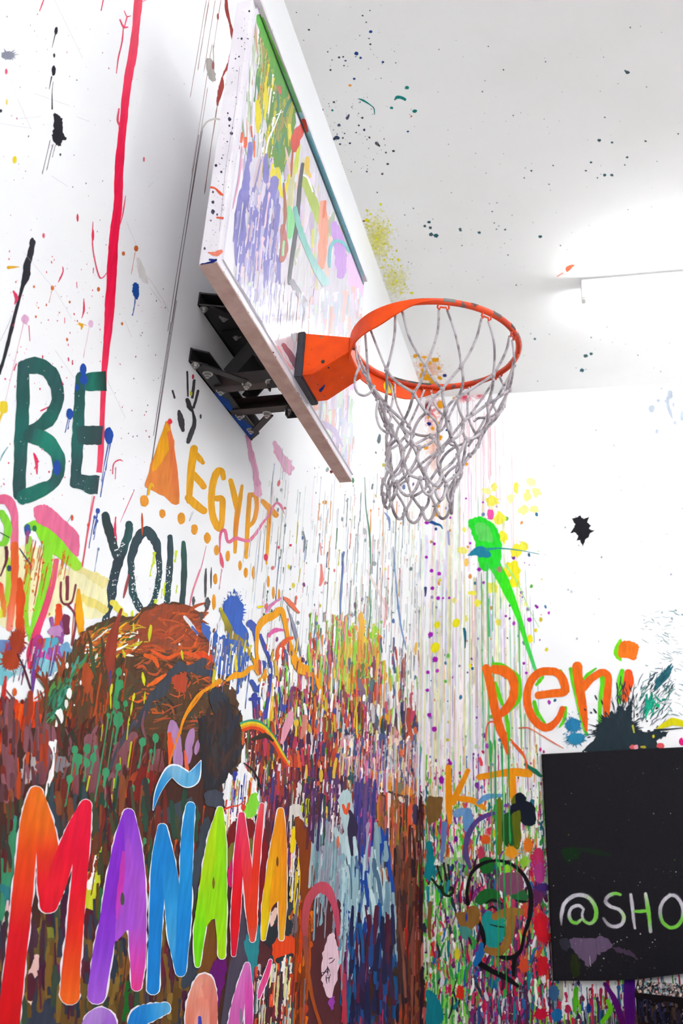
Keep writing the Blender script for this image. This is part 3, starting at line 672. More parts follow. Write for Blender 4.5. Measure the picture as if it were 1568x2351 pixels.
# pink smears under the mount
W.S([(610, -140), (640, 60), (660, 180)], [30, 50, 60], 'f3b6d2', rough=.3); W.S([(790, -150), (880, -20), (900, 20)], [30, 60, 40], 'f4b0d0', rough=.3)
W.crop(380, 560, 3.2667)
W.S([(610, 1440), (630, 1520), (655, 1640), (690, 1800)], [30, 46, 40, 44], 'eaa8c8', rough=.3); W.S([(820, 1490), (870, 1590), (920, 1680)], [30, 50, 80], 'f2bad6', rough=.35)
# YOU
W.crop(0, 1120, 3.4087)
TY = ['2f4a52', '33474f', '2b5256', '344a54']
W.mark('painted_letter', [W.ribbon([(825, 215), (850, 320), (880, 430), (910, 530)], [60, 70, 68, 70], ['2f4446', '303e42', '2f474c'], .12), W.ribbon([(1010, 285), (1000, 380), (955, 500), (905, 660), (870, 830), (840, 960), (820, 1080)], [56, 64, 66, 78, 76, 66, 50], ['2f5456', '2c5a5a', '303f48', '304450', '30404c', '2a4a52'], .16)], 'dark teal painted letter Y of the word YOU')
W.mark('painted_letter', [W.ribbon([(1150, 330), (1080, 390), (1035, 520), (1025, 660), (1040, 820), (1080, 920), (1120, 970)], [60, 72, 60, 52, 54, 50, 40], TY, .2), W.ribbon([(1150, 330), (1205, 400), (1240, 520), (1245, 660), (1225, 800), (1190, 900), (1130, 970)], [60, 70, 50, 44, 44, 44, 40], TY, .2)], 'dark teal painted letter O of the word YOU')
W.mark('painted_letter', [W.ribbon([(1330, 385), (1330, 550), (1318, 720), (1308, 860), (1300, 950)], [42, 50, 50, 48, 40], TY, .14), W.ribbon([(1435, 430), (1440, 600), (1436, 760), (1424, 920)], [34, 46, 46, 44], ['2f6258', '34504e', '365054'], .12), W.ribbon([(1300, 950), (1360, 985), (1424, 930)], [40, 44, 40], ['365056'], .2)], 'dark teal painted letter U of the word YOU')
for p, L, w, c in (((765, 180), 200, 14, '3a5cb0'), ((740, 230), 260, 9, '4a60b0'), ((760, 260), 160, 8, '5a70c0'), ((770, 480), 200, 8, '8aa0c8')): W.D(p, L, w, c, head=w*1.3)
W.S([(735, 70), (700, 260), (670, 440), (640, 620), (605, 800), (580, 960), (560, 1200)], [14, 16, 12, 14, 12, 10, 8], 'f2607a', 'f25a6a', 'e87a5a', rough=.15, label='thin red run under the letter E')
for pts, w, c in (([(1050, 20), (1000, 130), (940, 270)], 8, 'f27a94'), ([(560, 210), (520, 280)], 8, '6aa0a8'), ([(905, 230), (900, 330), (912, 410)], 20, 'ee3a64'), ([(1110, 200), (1112, 290), (1112, 370)], 18, 'd8582a'), ([(690, 290), (720, 60)], 6, 'f28a90'), ([(1560, 640), (1500, 830), (1480, 960)], 10, 'f08aa0'), ([(1480, 260), (1500, 190)], 6, '9aa0c0')): W.S(pts, [w*.5, w, w*.4], c, rough=.2)
W.B((563, 235), 10, 24, 'ee5a3a'); W.B((690, 292), 10, 16, 'ee4a3a')
for p, L, w in (((1205, 500), 120, 26), ((1190, 600), 100, 14), ((1378, 490), 100, 18), ((1295, 740), 110, 18), ((1270, 790), 80, 10), ((1215, 870), 130, 22), ((1040, 960), 170, 24), ((1385, 760), 70, 10)): W.D(p, L, w, 'dcec28')
# dry-brush gaps where the roller skipped
for poly, n in (([(800, 640), (930, 640), (880, 1000), (800, 1080)], 36), ([(1010, 560), (1080, 560), (1140, 960), (1050, 960)], 80), ([(1200, 560), (1265, 560), (1240, 900), (1150, 960)], 70), ([(1290, 600), (1340, 600), (1330, 950), (1280, 950)], 46), ([(900, 380), (990, 420), (930, 560), (880, 520)], 30)):
    W.dots('dry_brush_gaps', poly, n, 'f3f2f2 eeedee f6f5f4', (1.5, 6), 1.4, 1.6)
W.crop(0, 560, 3.4087)
for poly, n in (([(110, 930), (240, 930), (210, 1990), (100, 1990)], 40), ([(260, 920), (500, 1050), (500, 1300), (380, 1350)], 40), ([(560, 1030), (690, 1030), (640, 1900), (550, 1900)], 40), ([(580, 1830), (790, 1830), (760, 1960), (600, 1950)], 40), ([(200, 1850), (480, 1750), (300, 2030), (150, 2030)], 40)):
    W.dots('dry_brush_gaps', poly, n, '4a7a78 3a6a68 dfe6e6 5a8884', (1, 3.5), 1.6, 1.6)
# ---- the painting goes on past the picture's edges, to the left and down to the floor
W.crop(0, 0, 1)
W.P([(-420, 1660), (-200, 1600), (-5, 1640), (-5, 2345), (500, 2345), (975, 2345), (960, 3300), (-420, 3300)], '4a3230', rough=4)
W.scrawl('scribbles', [(-420, 1500), (0, 1500), (0, 2345), (970, 2345), (960, 3200), (-420, 3200)], 420, '5a2a24 34394a 6a4a1c 2a5a4a 7a2a3a c8481c 3a6ab0 8a5560 d8c030 4a2a5a 2a7a80 e0d8d8', (40, 160), (8, 30), (-1.8, -1.3), .2, .25, taper=(.8, 1, .7))
W.dots('paint_specks', [(-400, 0), (0, 0), (0, 1500), (-400, 1500)], 120, 'd8708a 6a6878 e0a0b0 3a5cb0 e0702c 2e2c36', (.8, 5), 2)
# ---- left edge: green and pink lettering, red and orange runs
W.crop(0, 1120, 3.4087)
W.P([(0, 480), (150, 460), (330, 480), (520, 630), (700, 650), (820, 720), (820, 1000), (660, 1010), (560, 900), (400, 1010), (200, 1050), (0, 1060)], 'fbf3c0', rough=3)
W.S([(560, 610), (700, 680), (800, 740)], [60, 70, 90], 'f8eaa0', rough=.3); W.S([(640, 860), (730, 900), (820, 950)], [60, 90, 60], 'fbe880', rough=.3); W.S([(880, 900), (930, 960), (980, 1000)], [50, 60, 40], 'f4e85a', rough=.3)
W.mark('painted_letter', [W.ribbon([(215, 310), (300, 300), (400, 420), (500, 510), (600, 610)], [60, 90, 130, 110, 80], ['8cdc2a', '92ea26', '96ec2a', 'a8e83a'], .06), W.ribbon([(375, 450), (365, 620), (335, 800), (285, 980), (232, 1190)], [90, 80, 70, 60, 30], ['96e832', '98ea38', '8ce82a', '8fe040'], .06), W.ribbon([(225, 400), (220, 620), (205, 850), (200, 1000), (225, 1150)], [50, 50, 46, 40, 30], ['a8e04a', 'bce850', 'a8e030', '90e030'], .1)], 'lime green painted letter T under the word BE')
W.mark('paint_stroke', [W.ribbon([(-10, 90), (60, 100), (110, 200), (112, 330), (110, 480)], [70, 80, 60, 60, 66], ['f06a96', 'f2709a', 'f4769c', 'f27a90'], .06), W.poly([(265, 160), (330, 130), (400, 160), (520, 270), (615, 380), (605, 540), (500, 430), (380, 320), (285, 265)], 'f2759f', 1.5)], 'pink outline of the lime green lettering')
W.S([(440, 570), (410, 740), (355, 930), (285, 1130), (240, 1290), (235, 1400)], [40, 50, 52, 60, 66, 40], 'f0688a', 'f05078', 'ee3c70', 'f0306a', rough=.08)
W.S([(112, 450), (112, 620), (100, 800), (82, 960), (72, 1100)], [60, 66, 60, 60, 50], 'f26a2a', 'f2662e', 'f4784a', 'f58a78', rough=.1)
W.S([(150, 720), (160, 860), (155, 1010), (165, 1160)], [40, 66, 60, 70], 'e8561c', 'ea4e12', 'e0501e', rough=.2)
W.S([(10, 200), (60, 300), (40, 420), (0, 440)], [60, 60, 50, 40], '8ae03a', rough=.1); W.S([(60, 560), (62, 760), (40, 900), (0, 1000)], [36, 44, 50, 40], 'b4e23c', 'a8d838', 'e8ec40', rough=.15)
W.S([(-10, 760), (20, 900), (30, 1000)], [50, 50, 30], 'f2583a', 'f4a03a', rough=.3)
W.B((213, 330), 26, 48, '3a5ab0'); W.S([(215, 350), (210, 430)], [30, 16], '9a4a8a'); W.B((268, 318), 18, 24, '2f7a5a')
W.S([(150, 475), (200, 550), (240, 615), (232, 680)], [8, 12, 16, 8], '3a4a7a'); W.S([(0, 350), (70, 390)], 8, '3a5a4a'); W.B((68, 630), 18, 26, '2f4a6a')
W.S([(45, 470), (50, 560), (20, 640), (0, 690)], [30, 26, 14, 10], '6a2a3a', rough=.2)
W.drips('paint_runs', [(180, 360), (560, 500), (560, 640), (200, 720)], 34, 'e8701c f08a1c e85a20 d85a1c', (60, 300), (4, 12))
W.dots('paint_specks', [(180, 500), (480, 560), (400, 1000), (180, 1000)], 40, 'f08a2c e85a2c f0a050', (3, 12), 1.6)
for pts, w in (([(475, 740), (470, 850), (500, 910), (560, 890), (590, 760)], 18), ([(525, 700), (522, 870)], 26), ([(530, 920), (580, 980), (590, 1060), (560, 1230)], 18)): W.S(pts, w, '8c3c46', rough=.2, label='maroon three-pronged fork mark' if len(pts) == 5 else None)
W.S([(400, 1020), (420, 1130), (470, 1200), (475, 1100), (500, 1000)], [26, 34, 60, 50, 30], 'a05aa0', '8f4a90', rough=.25); W.S([(515, 1020), (520, 1130)], [60, 44], '7a2f4a', rough=.2)
W.S([(612, 800), (614, 900), (624, 1030), (634, 1140)], [24, 50, 64, 40], 'fbb00a', 'fcae08', rough=.08, label='amber streak beside the brown mound')
W.S([(455, 930), (460, 1000), (440, 1080)], [50, 60, 40], 'ee4a1a', 'f05a20', rough=.2)
# blue, violet and turquoise washes
for p, rx, ry, c in (((30, 1240), 70, 60, '6a8cc0'), ((390, 1225), 80, 60, '5cb8d0'), ((340, 1330), 50, 60, 'e050a8'), ((440, 1290), 60, 70, 'a05ab8'), ((360, 1400), 110, 70, '8fd0dc'), ((20, 1420), 90, 110, '7cc8d4'), ((120, 1250), 80, 60, '8a4a80'), ((120, 1400), 70, 60, 'b8dce4'), ((510, 1270), 50, 60, '7ab0d8'), ((430, 1120), 60, 50, 'c890c8')):
    W.B(p, rx, ry, c, rough=.25, name='paint_patch')
W.S([(300, 1180), (280, 1330), (265, 1450), (245, 1650)], [70, 60, 40, 16], 'c03a8a', '8a3a9a', '6a4a9a', rough=.2)
W.drips('paint_runs', [(0, 1160), (520, 1160), (420, 1420), (0, 1420)], 50, '6a3a8a 3a6ab0 c0402a e05a2a 5ab0c8 8a2a5a d8d8e8', (40, 200), (5, 22))
W.X((130, 1200), 60, 90, 'a83a1c', sat=10); W.X((80, 1350), 70, 80, 'b0401c', sat=12)
W.S([(130, 1300), (190, 1430), (235, 1570)], [10, 16, 14], '5a2030'); W.S([(20, 1550), (100, 1650), (230, 1760)], 10, '7a2a20'); W.S([(350, 1590), (270, 1650)], [8, 14], 'e8503a')
W.B((110, 1600), 18, 32, 'e8641c')
# ---- brown mound
W.crop(0, 1120, 3.4087)
W.P([(560, 1290), (640, 1130), (760, 1060), (900, 1010), (1050, 1000), (1150, 930), (1290, 900), (1420, 905), (1530, 960), (1600, 1060), (1640, 1200), (1680, 1350), (1790, 1480), (1850, 1650), (1890, 1830), (1900, 2050), (1800, 2250), (1300, 2420), (700, 2500), (250, 2480), (200, 2100), (270, 1830), (370, 1560), (480, 1400)], '5c3f28', rough=4, label='large rust and dark brown mound of overpainted scribbles')
W.P([(1010, 1180), (1080, 1020), (1200, 930), (1330, 905), (1470, 925), (1570, 1020), (1620, 1180), (1660, 1320), (1740, 1430), (1700, 1560), (1560, 1480), (1400, 1320), (1200, 1300), (1080, 1330)], 'a04a2a', rough=3)
W.P([(560, 1330), (650, 1150), (800, 1090), (1000, 1060), (1030, 1250), (900, 1350), (700, 1400)], 'b8622a', rough=4)
RU = 'b0502c a8482a c0562a 8a4a2a d8602a 96503a'
W.scrawl('scribbles', [(1020, 1150), (1200, 940), (1480, 940), (1640, 1250), (1600, 1500), (1100, 1400)], 120, RU+' e8641c 7a3a20', (60, 220), (8, 26), (-.9, .6), .9)
W.scrawl('scribbles', [(560, 1330), (700, 1130), (1050, 1040), (1050, 1300), (700, 1420)], 120, 'f08a1c f4b41c e8601c d8d030 6a5a2a 4a6a3a f0f0e8 8a4a20', (40, 140), (8, 22), (-.9, .3), .6)
W.scrawl('scribbles', [(950, 1300), (1500, 1250), (1750, 1480), (1750, 1900), (1000, 1950)], 170, '5a3a22 4a3a28 c8562a e0641c 6a4a30 8a4a28 3a3030 b8602c 44504a', (50, 200), (7, 22), (-.6, 1.0), 1.2)
W.scrawl('scribbles', [(330, 1700), (560, 1330), (1000, 1330), (1000, 2050), (260, 2050)], 210, '5a4a2c 4c4a30 3e3a2a 6a3a22 8a3a1c 5a4228 4a5a3a a04a24', (60, 260), (10, 34), (-1.9, -1.1), .5)
W.scrawl('scribbles', [(380, 1600), (620, 1380), (560, 1700), (330, 1900)], 60, '3a8a5a 2f7a5a 5a9a4a 4aa08a 3a5a3a', (50, 160), (10, 30), (-1.5, -.7), .5)
W.drips('paint_runs', [(520, 1300), (1000, 1300), (1000, 1800), (420, 1800)], 46, 'a0441c b04a1c 8a3a1c 7a3a1c c0501c', (80, 420), (5, 20))
W.P([(640, 1390), (680, 1370), (720, 1480), (700, 1600), (660, 1600), (630, 1500)], 'b04a20', rough=3)
W.S([(945, 950), (900, 1090), (870, 1200), (855, 1330), (862, 1420), (858, 1480)], [16, 50, 80, 84, 60, 20], 'a04030', 'a03c28', '98402c', rough=.08, label='dull red wedge-shaped run over the mound'); W.S([(858, 1440), (855, 1500), (850, 1640)], [20, 18, 8], '4a3a8a', '7a4a4a')
W.S([(1005, 680), (985, 780), (965, 860)], [10, 22, 10], 'b04a4a')
W.S([(1060, 1160), (1150, 1130), (1300, 1150), (1430, 1130), (1520, 1200)], [14, 20, 16, 20, 10], '8a3a20', 'c05028', '8a3a20', rough=.2)
W.S([(1180, 1270), (1300, 1330), (1420, 1290), (1550, 1320)], [22, 30, 22, 40], 'e85a24', 'f0601c', 'e8602c', rough=.15); W.S([(1560, 1300), (1660, 1340), (1730, 1440)], [40, 44, 30], 'ee4a1c', 'e8601c', rough=.15)
for pts, w in (([(1580, 1360), (1480, 1420), (1400, 1400), (1320, 1480), (1260, 1580), (1170, 1660), (1120, 1760), (1040, 1890), (960, 1960)], [70, 60, 80, 60, 90, 56, 50, 40, 30]), ([(1480, 1420), (1590, 1440), (1700, 1470)], [60, 70, 40])): W.S(pts, w, '454b58', '3c424e', rough=.2, label='slate grey diagonal stroke over the mound' if len(pts) > 3 else None)
W.P([(1340, 1480), (1420, 1450), (1450, 1440), (1450, 1580), (1420, 1600), (1350, 1540)], 'c04a2c', rough=2)
W.S([(1150, 1550), (1220, 1510), (1290, 1460)], [16, 34, 16], 'ee6a1c', rough=.2); W.S([(1130, 1310), (1200, 1340), (1230, 1400)], [30, 40, 20], 'e8621c', rough=.2)
YD = ((1110, 1450, 95, 26, .15), (870, 1540, 90, 24, -.15), (1045, 1610, 60, 20, -.2), (860, 1620, 110, 12, 0), (1030, 1680, 100, 14, -.15), (1175, 1080, 120, 30, -.1), (955, 1270, 60, 20, .3), (790, 1850, 120, 16, -.05), (1005, 1790, 90, 14, -.05), (1415, 1275, 70, 20, .15), (1130, 1600, 90, 14, -.1), (1020, 1990, 60, 18, -.1), (1040, 1060, 80, 14, 0))
for x, y, L, w, a in YD: W.S([(x, y), (x+L*math.sin(a)*.5, y+L*.5), (x+L*math.sin(a), y+L)], [w*.6, w, w*.3], 'd8d818', 'e0e428', rough=.2)
W.S([(530, 1915), (600, 1920), (650, 1930)], 16, 'a0a020', rough=.3)
for p, L, w, h in (((925, 1440), 330, 22, 26), ((930, 1540), 300, 18, 34), ((905, 1700), 380, 22, 30), ((920, 1790), 110, 30, 34), ((870, 1750), 300, 12, 0), ((840, 1780), 330, 12, 16), ((975, 1690), 60, 10, 20), ((1100, 1960), 120, 20, 26), ((1210, 1950), 100, 14, 22)): W.D(p, L, w, '3c9a62', head=h)
for p, rx, ry in (((535, 1610), 20, 44), ((512, 1690), 14, 36), ((518, 1390), 12, 24), ((460, 1790), 34, 60), ((445, 1860), 22, 56), ((395, 2000), 18, 30), ((425, 2000), 12, 20), ((625, 1525), 8, 18), ((965, 1460), 6, 10), ((575, 1700), 6, 8), ((930, 1160), 14, 12), ((1070, 1130), 6, 12), ((1400, 1225), 8, 10), ((1160, 1970), 8, 18)): W.B(p, rx, ry, 'f4f2ee', name='paint_drop', rough=.14)
W.S([(440, 1890), (425, 1950), (405, 2010), (390, 2080)], [22, 12, 14, 8], 'f2f0ec', rough=.2); W.S([(1440, 1010), (1490, 1070), (1540, 1150)], [24, 34, 12], 'e8e6ec', rough=.2); W.S([(1500, 1090), (1540, 1140)], 20, '5a70c0')
# red corner at the left
W.P([(-10, 1680), (60, 1640), (110, 1720), (140, 1850), (110, 2060), (-10, 2060)], '921c1a', rough=3, label='dark red patch'); W.P([(100, 1690), (200, 1690), (285, 1680), (270, 1790), (220, 1930), (190, 2080), (130, 2070), (140, 1900), (110, 1760)], 'f0480c', rough=3, label='vivid orange-red patch with runs')
W.S([(300, 1790), (270, 1860), (220, 1950)], [50, 60, 20], 'f04a18', rough=.25); W.S([(40, 1480), (30, 1560), (15, 1720), (5, 1900)], [20, 30, 40, 20], 'd03020', 'b02018', rough=.2)
W.drips('paint_runs', [(0, 1640), (290, 1680), (250, 2050), (0, 2050)], 60, 'f0480c e03a10 c02a14 f06a10 7a1818', (100, 600), (8, 34)); W.S([(160, 2010), (155, 2060)], [26, 14], 'f4c014')
# ---- band above the big letters
W.crop(0, 1640, 3.3066)
W.P([(0, 330), (60, 200), (200, 100), (420, 100), (700, 110), (1000, 130), (1200, 200), (1300, 320), (1560, 300), (1700, 700), (1700, 2400), (0, 2400)], '4a2a22', rough=4, label='dark brown overpainted band behind the big lettering')
W.scrawl('scribbles', [(400, 120), (1150, 130), (1180, 700), (420, 720)], 160, '4a4030 5a3a2a 6d2a22 3a3c30 7a3020 8a5560 5a2220', (80, 260), (14, 44), (-1.9, -1.2), .5)
MV = '8c5862'
for pts, w in (([(70, 120), (60, 300), (80, 520)], [100, 120, 90]), ([(330, 100), (320, 300), (310, 500)], [80, 110, 70]), ([(680, 200), (700, 400), (720, 620)], [110, 130, 80]), ([(900, 250), (880, 500), (870, 700)], [90, 70, 60]), ([(560, 350), (570, 600)], [60, 50]), ([(1010, 160), (930, 260), (880, 420)], [60, 80, 70]), ([(1200, 290), (1200, 400)], [60, 80])): W.S(pts, w, MV, '865058', '7a4048', rough=.12)
W.S([(1010, 60), (940, 170), (870, 300), (830, 420)], [34, 40, 30, 20], '4a4a58', rough=.2)
W.P([(180, 330), (240, 260), (270, 330), (240, 480), (180, 520), (160, 450)], 'b8b0b0', rough=5); W.P([(390, 300), (470, 320), (520, 380), (470, 430), (400, 420)], '8a8890', rough=6)
W.P([(1020, 420), (1100, 390), (1180, 470), (1150, 560), (1060, 650), (980, 620), (990, 500)], '7a1c18', rough=5)
W.drips('paint_runs', [(420, 0), (1250, 0), (1250, 650), (420, 650)], 46, 'b8481c a8401c 8a3a1c 6a3018', (80, 420), (5, 14))
for p, L, w, h in (((560, 270), 420, 16, 26), ((585, 340), 120, 30, 36), ((655, 260), 80, 26, 30), ((650, 370), 140, 22, 28), ((700, 330), 120, 24, 28), ((715, 250), 200, 12, 14), ((815, 20), 700, 16, 12), ((795, 440), 300, 24, 30), ((890, 400), 160, 16, 24), ((890, 50), 180, 26, 40), ((855, 100), 400, 10, 0), ((990, 560), 200, 18, 28), ((1075, 210), 200, 16, 28), ((1175, 180), 200, 14, 26), ((1140, 280), 160, 10, 14), ((1110, 510), 100, 10, 18), ((770, 680), 200, 24, 30), ((1080, 810), 180, 22, 30), ((1185, 770), 100, 20, 26), ((830, 700), 300, 16, 20), ((1090, 960), 70, 14, 20), ((520, 490), 40, 14, 26)): W.D(p, L, w, '3f9868', head=h)
W.S([(395, 625), (450, 640), (540, 660)], [20, 8, 4], '3f9060'); W.S([(360, 700), (450, 690), (540, 690)], [6, 6, 3], '3f8a60')
for x, y, L, w, a in ((970, 40, 150, 22, -.1), (770, 80, 120, 16, -.1), (990, 210, 190, 24, -.15), (860, 490, 90, 24, -.1), (670, 470, 120, 26, -.2), (840, 610, 60, 18, 0), (905, 330, 50, 16, 0), (640, 560, 80, 16, -.25)): W.S([(x, y), (x+L*math.sin(a), y+L)], [w*.5, w, w*.4], 'c8d020', rough=.2)
W.S([(380, 230), (400, 330), (380, 460), (350, 560), (335, 620)], [30, 12, 40, 24, 12], 'f4f0ee', rough=.2); W.B((385, 225), 24, 26, 'f4f2f0', rough=.2); W.S([(412, 200), (410, 290)], [20, 8], 'f4f2f0', rough=.2)
W.S([(945, 620), (990, 500), (1030, 440)], [30, 50, 20], 'b84a20', '9a3a1c', rough=.2); W.S([(910, 650), (900, 700)], [40, 20], 'c04020', rough=.2)
# lilac handprint
for p, rx, ry, a in (((1320, 200), 50, 165, -.15), ((1345, 340), 40, 100, 0), ((1435, 200), 32, 100, .25), ((1425, 300), 30, 80, .1), ((1490, 250), 18, 60, .2)): W.B(p, rx, ry, 'b888ba', ang=a, name='handprint_finger', label='lilac finger of a painted handprint', rough=.05)
W.S([(1280, 150), (1285, 260), (1280, 380)], [30, 44, 16], 'ee5a24', rough=.2); W.S([(1395, 280), (1410, 420)], [16, 34], 'f06a4a', rough=.2)
W.S([(1560, -200), (1480, -90), (1400, 20), (1340, 180), (1300, 300), (1270, 400)], [12, 14, 16, 14, 12, 8], 'f4900c', 'f08c18', rough=.06, label='thin amber arc across the handprint')
# ---- bottom band behind the letters
W.P([(0, 1100), (60, 900), (150, 720), (160, 1300), (100, 1800), (0, 1900)], '3a9068', rough=3, label='sea green patch at the left of the letter M'); W.S([(110, 620), (90, 720), (60, 850)], [60, 70, 40], '2a98a4', rough=.1)
W.S([(0, 1320), (60, 1360), (60, 1480)], [60, 80, 50], '2a7a80', rough=.2); W.S([(0, 1640), (40, 1560), (50, 1420)], [40, 40, 20], 'e8c0c0', rough=.2)
W.P([(690, 910), (740, 930), (800, 1010), (770, 1150), (740, 1350), (715, 1520), (640, 1470), (650, 1200)], 'd8dc30', rough=2, label='yellow and white patch between M and A'); W.P([(680, 1050), (730, 1080), (720, 1180), (690, 1320), (650, 1300)], 'f4f2e8', rough=3); W.P([(700, 920), (760, 950), (795, 1020), (760, 1100), (720, 1020)], 'a8e81c', rough=2)
W.P([(730, 1350), (770, 1330), (760, 1500), (720, 1600), (700, 1560)], '2a6a3a', rough=2)
W.P([(640, 1480), (720, 1540), (700, 1720), (600, 1700)], '5a1420', rough=2); W.P([(220, 1640), (440, 1630), (560, 1680), (700, 1750), (690, 2100), (560, 2200), (430, 2000), (200, 1820)], '6a5a28', rough=4); W.S([(220, 1700), (330, 1650), (460, 1680), (560, 1760)], [80, 90, 60, 40], '8a8a30', '7a7a2c', rough=.2)
W.P([(330, 1850), (450, 1800), (440, 2000), (320, 2150), (280, 2000)], '6a1c50', rough=4); W.P([(160, 2100), (300, 1900), (430, 1950), (440, 2351), (180, 2351)], '34394a', rough=4, label='slate blue patch under the letter M')
W.S([(270, 1850), (240, 1960), (170, 2060)], [60, 70, 40], 'eec0b8', rough=.2); W.S([(210, 2160), (170, 2260), (140, 2351)], [50, 60, 50], 'f0cdb8', rough=.2); W.S([(150, 2260), (160, 2351)], [30, 40], '3a9068', rough=.2)
W.P([(450, 2180), (620, 2170), (880, 2180), (880, 2351), (440, 2351)], '6a4a1e', rough=4)
W.P([(840, 1300), (1000, 1650), (980, 1900), (900, 2100), (860, 2100), (880, 1900)], '8a5a1c', rough=4); W.P([(900, 2060), (960, 2030), (1050, 2100), (1030, 2250), (900, 2351), (860, 2300)], '0f6a20', rough=3, label='green patch under the purple letter A'); W.P([(1060, 2100), (1120, 2080), (1110, 2300), (1040, 2300)], '3a4a58', rough=3)
W.P([(1200, 1700), (1260, 1750), (1310, 2000), (1280, 2150), (1200, 2100)], '701a30', rough=3); W.P([(1190, 2100), (1400, 2050), (1420, 2351), (1180, 2351)], '6a4a20', rough=4)
W.P([(820, 700), (900, 700), (870, 1000), (830, 1150), (800, 1100)], '3a4450', rough=4); W.P([(1210, 740), (1380, 650), (1460, 640), (1500, 800), (1250, 810)], '454c58', rough=4)
W.drips('paint_runs', [(700, 700), (1560, 700), (1560, 1200), (1000, 1200), (700, 1100)], 130, '6a2a1c 8a3a1c 4a3a30 b0301c 3a3a48 c8501c 5a1a24 2a5a3a', (80, 420), (8, 30)); W.drips('paint_runs', [(640, 1500), (1560, 1500), (1560, 2351), (440, 2351)], 170, '6a4a1c 8a5a1c 5a2030 34394a 4a2a3a 2a4a4a 7a4a2a 9a5a1c', (80, 420), (8, 34))
W.crop(0, 1640, 3.3066)
W.scrawl('scribbles', [(0, 560), (160, 560), (200, 700), (700, 700), (1180, 640), (1500, 820), (1500, 1300), (0, 1300)], 150, '5a2420 3a3a34 6a3a24 4a4a30 7a2a20 3a4450 2a4a3a 8a4a2a 5a1a22', (90, 300), (14, 50), (-1.68, -1.46), .12, .25, taper=(.8, 1, .75))
W.scrawl('scribbles', [(0, 1500), (1560, 1500), (1560, 2351), (0, 2351)], 230, '6a4a1c 5a3a28 34394a 4a2a3a 7a5a24 3a4a3a 5a2030 2c3444 8a6a2c 4a1a3a', (90, 320), (16, 60), (-1.68, -1.46), .12, .25, taper=(.8, 1, .75))
W.scrawl('scribbles', [(0, 60), (300, 60), (380, 560), (0, 700)], 60, '7a4a4a 8c5862 a83a20 5a2a28 c8481c 6a4048', (90, 260), (14, 44), (-1.68, -1.46), .12, .25, taper=(.8, 1, .75))
# ---- middle of the wall: fine runs on white, getting denser downwards
W.crop(0, 0, 1)
GR = '9aa4ac b4bac0 7d8c94 a8b0b0 6a7a84 c8ccd0'
W.drips('paint_runs', [(640, 1020), (830, 1100), (960, 1000), (975, 1500), (560, 1450), (560, 1250)], 300, 'c4cad0 d4d8dc a8b0b8 d8d8dc b8c4c4 f6d0d6 f6dcc4 ccd8ea dce8c8 f2d2e0 e4e2e8', (15, 130), (.6, 2.4), .3)
W.drips('paint_runs', [(620, 1150), (960, 1120), (970, 1640), (580, 1640)], 190, 'f08a8a f0a050 8aa8d0 6a8a5a e86a6a c8d070 5a6a9a f4b8c8 9a9aa8 4a7a5a e8e060', (15, 110), (.6, 3), .4)
W.dots('paint_specks', [(640, 1000), (960, 1000), (970, 1600), (560, 1600)], 180, GR+' f07a7a f0a040 5a7ab8 4a8a5a e83a5a e8d840 8a4a8a', (.8, 5), 2.4)
W.drips('paint_runs', [(640, 1480), (975, 1500), (975, 1760), (560, 1760)], 520, 'e86a2a e8402a c8d82a 8ae03a f0b030 3a5ab0 5a3a8a d83a6a f4f0ec 9a3a2a 2a6a5a f0f0f0 f8e030 6a7a9a b0402a', (20, 170), (1.2, 6), .3)
# dark rim of the board's runs, green and blue lines
W.crop(780, 1080, 3.4087)
W.S([(195, 60), (205, 300), (235, 520), (240, 760), (235, 980), (240, 1100), (225, 1260), (205, 1400), (215, 1640)], [6, 10, 14, 10, 14, 10, 14, 10, 12], '8ab0a0', '5a9a7a', '7aa890', '4a8a6a', '6a8a8a', rough=.2, label='long wavering green run')
W.S([(420, 600), (430, 780), (450, 1000), (475, 1200), (520, 1400)], [6, 12, 12, 14, 8], 'a0b8e0', '6a90c8', '8aa8d8', rough=.2, label='thin blue run curving to the right'); W.S([(350, 330), (385, 380), (390, 470)], [8, 22, 6], '8a9ad0', rough=.2); W.S([(30, 640), (20, 760), (10, 980), (0, 1180), (5, 1300)], [16, 10, 12, 10, 26], '6a7ab8', '8a9ac0', '7a8ab0', rough=.2)
W.S([(210, 780), (290, 930), (360, 1060)], [10, 22, 20], 'eadcd8', rough=.2); W.S([(355, 1000), (365, 1080), (345, 1230)], [14, 26, 10], 'f4a8b4', rough=.2)
W.drips('paint_runs', [(60, 100), (640, 350), (660, 1700), (280, 1900), (60, 1300)], 170, GR+' f0b0b8 f4c0a0 b0c0e0 d0e0b0 e0c0d0', (60, 420), (3, 10), .3)
for p, rx, ry in (((100, 1240), 30, 26), ((275, 1245), 24, 30), ((165, 1490), 30, 26), ((95, 1800), 36, 34)): W.X(p, rx, ry, 'a8e84a', spikes=14, reach=.4, sat=8)
W.drips('paint_runs', [(0, 1180), (330, 1180), (300, 1600), (0, 1600)], 150, 'a8e84a 8ad83a f4b84a f8d84a f08a3a 6ab05a f4a05a e8e850 e86a4a', (90, 420), (5, 22), .3); W.drips('paint_runs', [(0, 1500), (280, 1500), (280, 2100), (0, 2100)], 190, 'e8642a f08a2a e8402a 9ae03a f0c83a c83a2a 7a4a3a f4e040 5a8a4a', (70, 320), (6, 24), .2)
W.S([(165, 1120), (170, 1250), (175, 1400)], [30, 50, 16], 'f8bc4c', rough=.3); W.S([(15, 1190), (80, 1290)], [20, 26], 'f2806a', rough=.2)
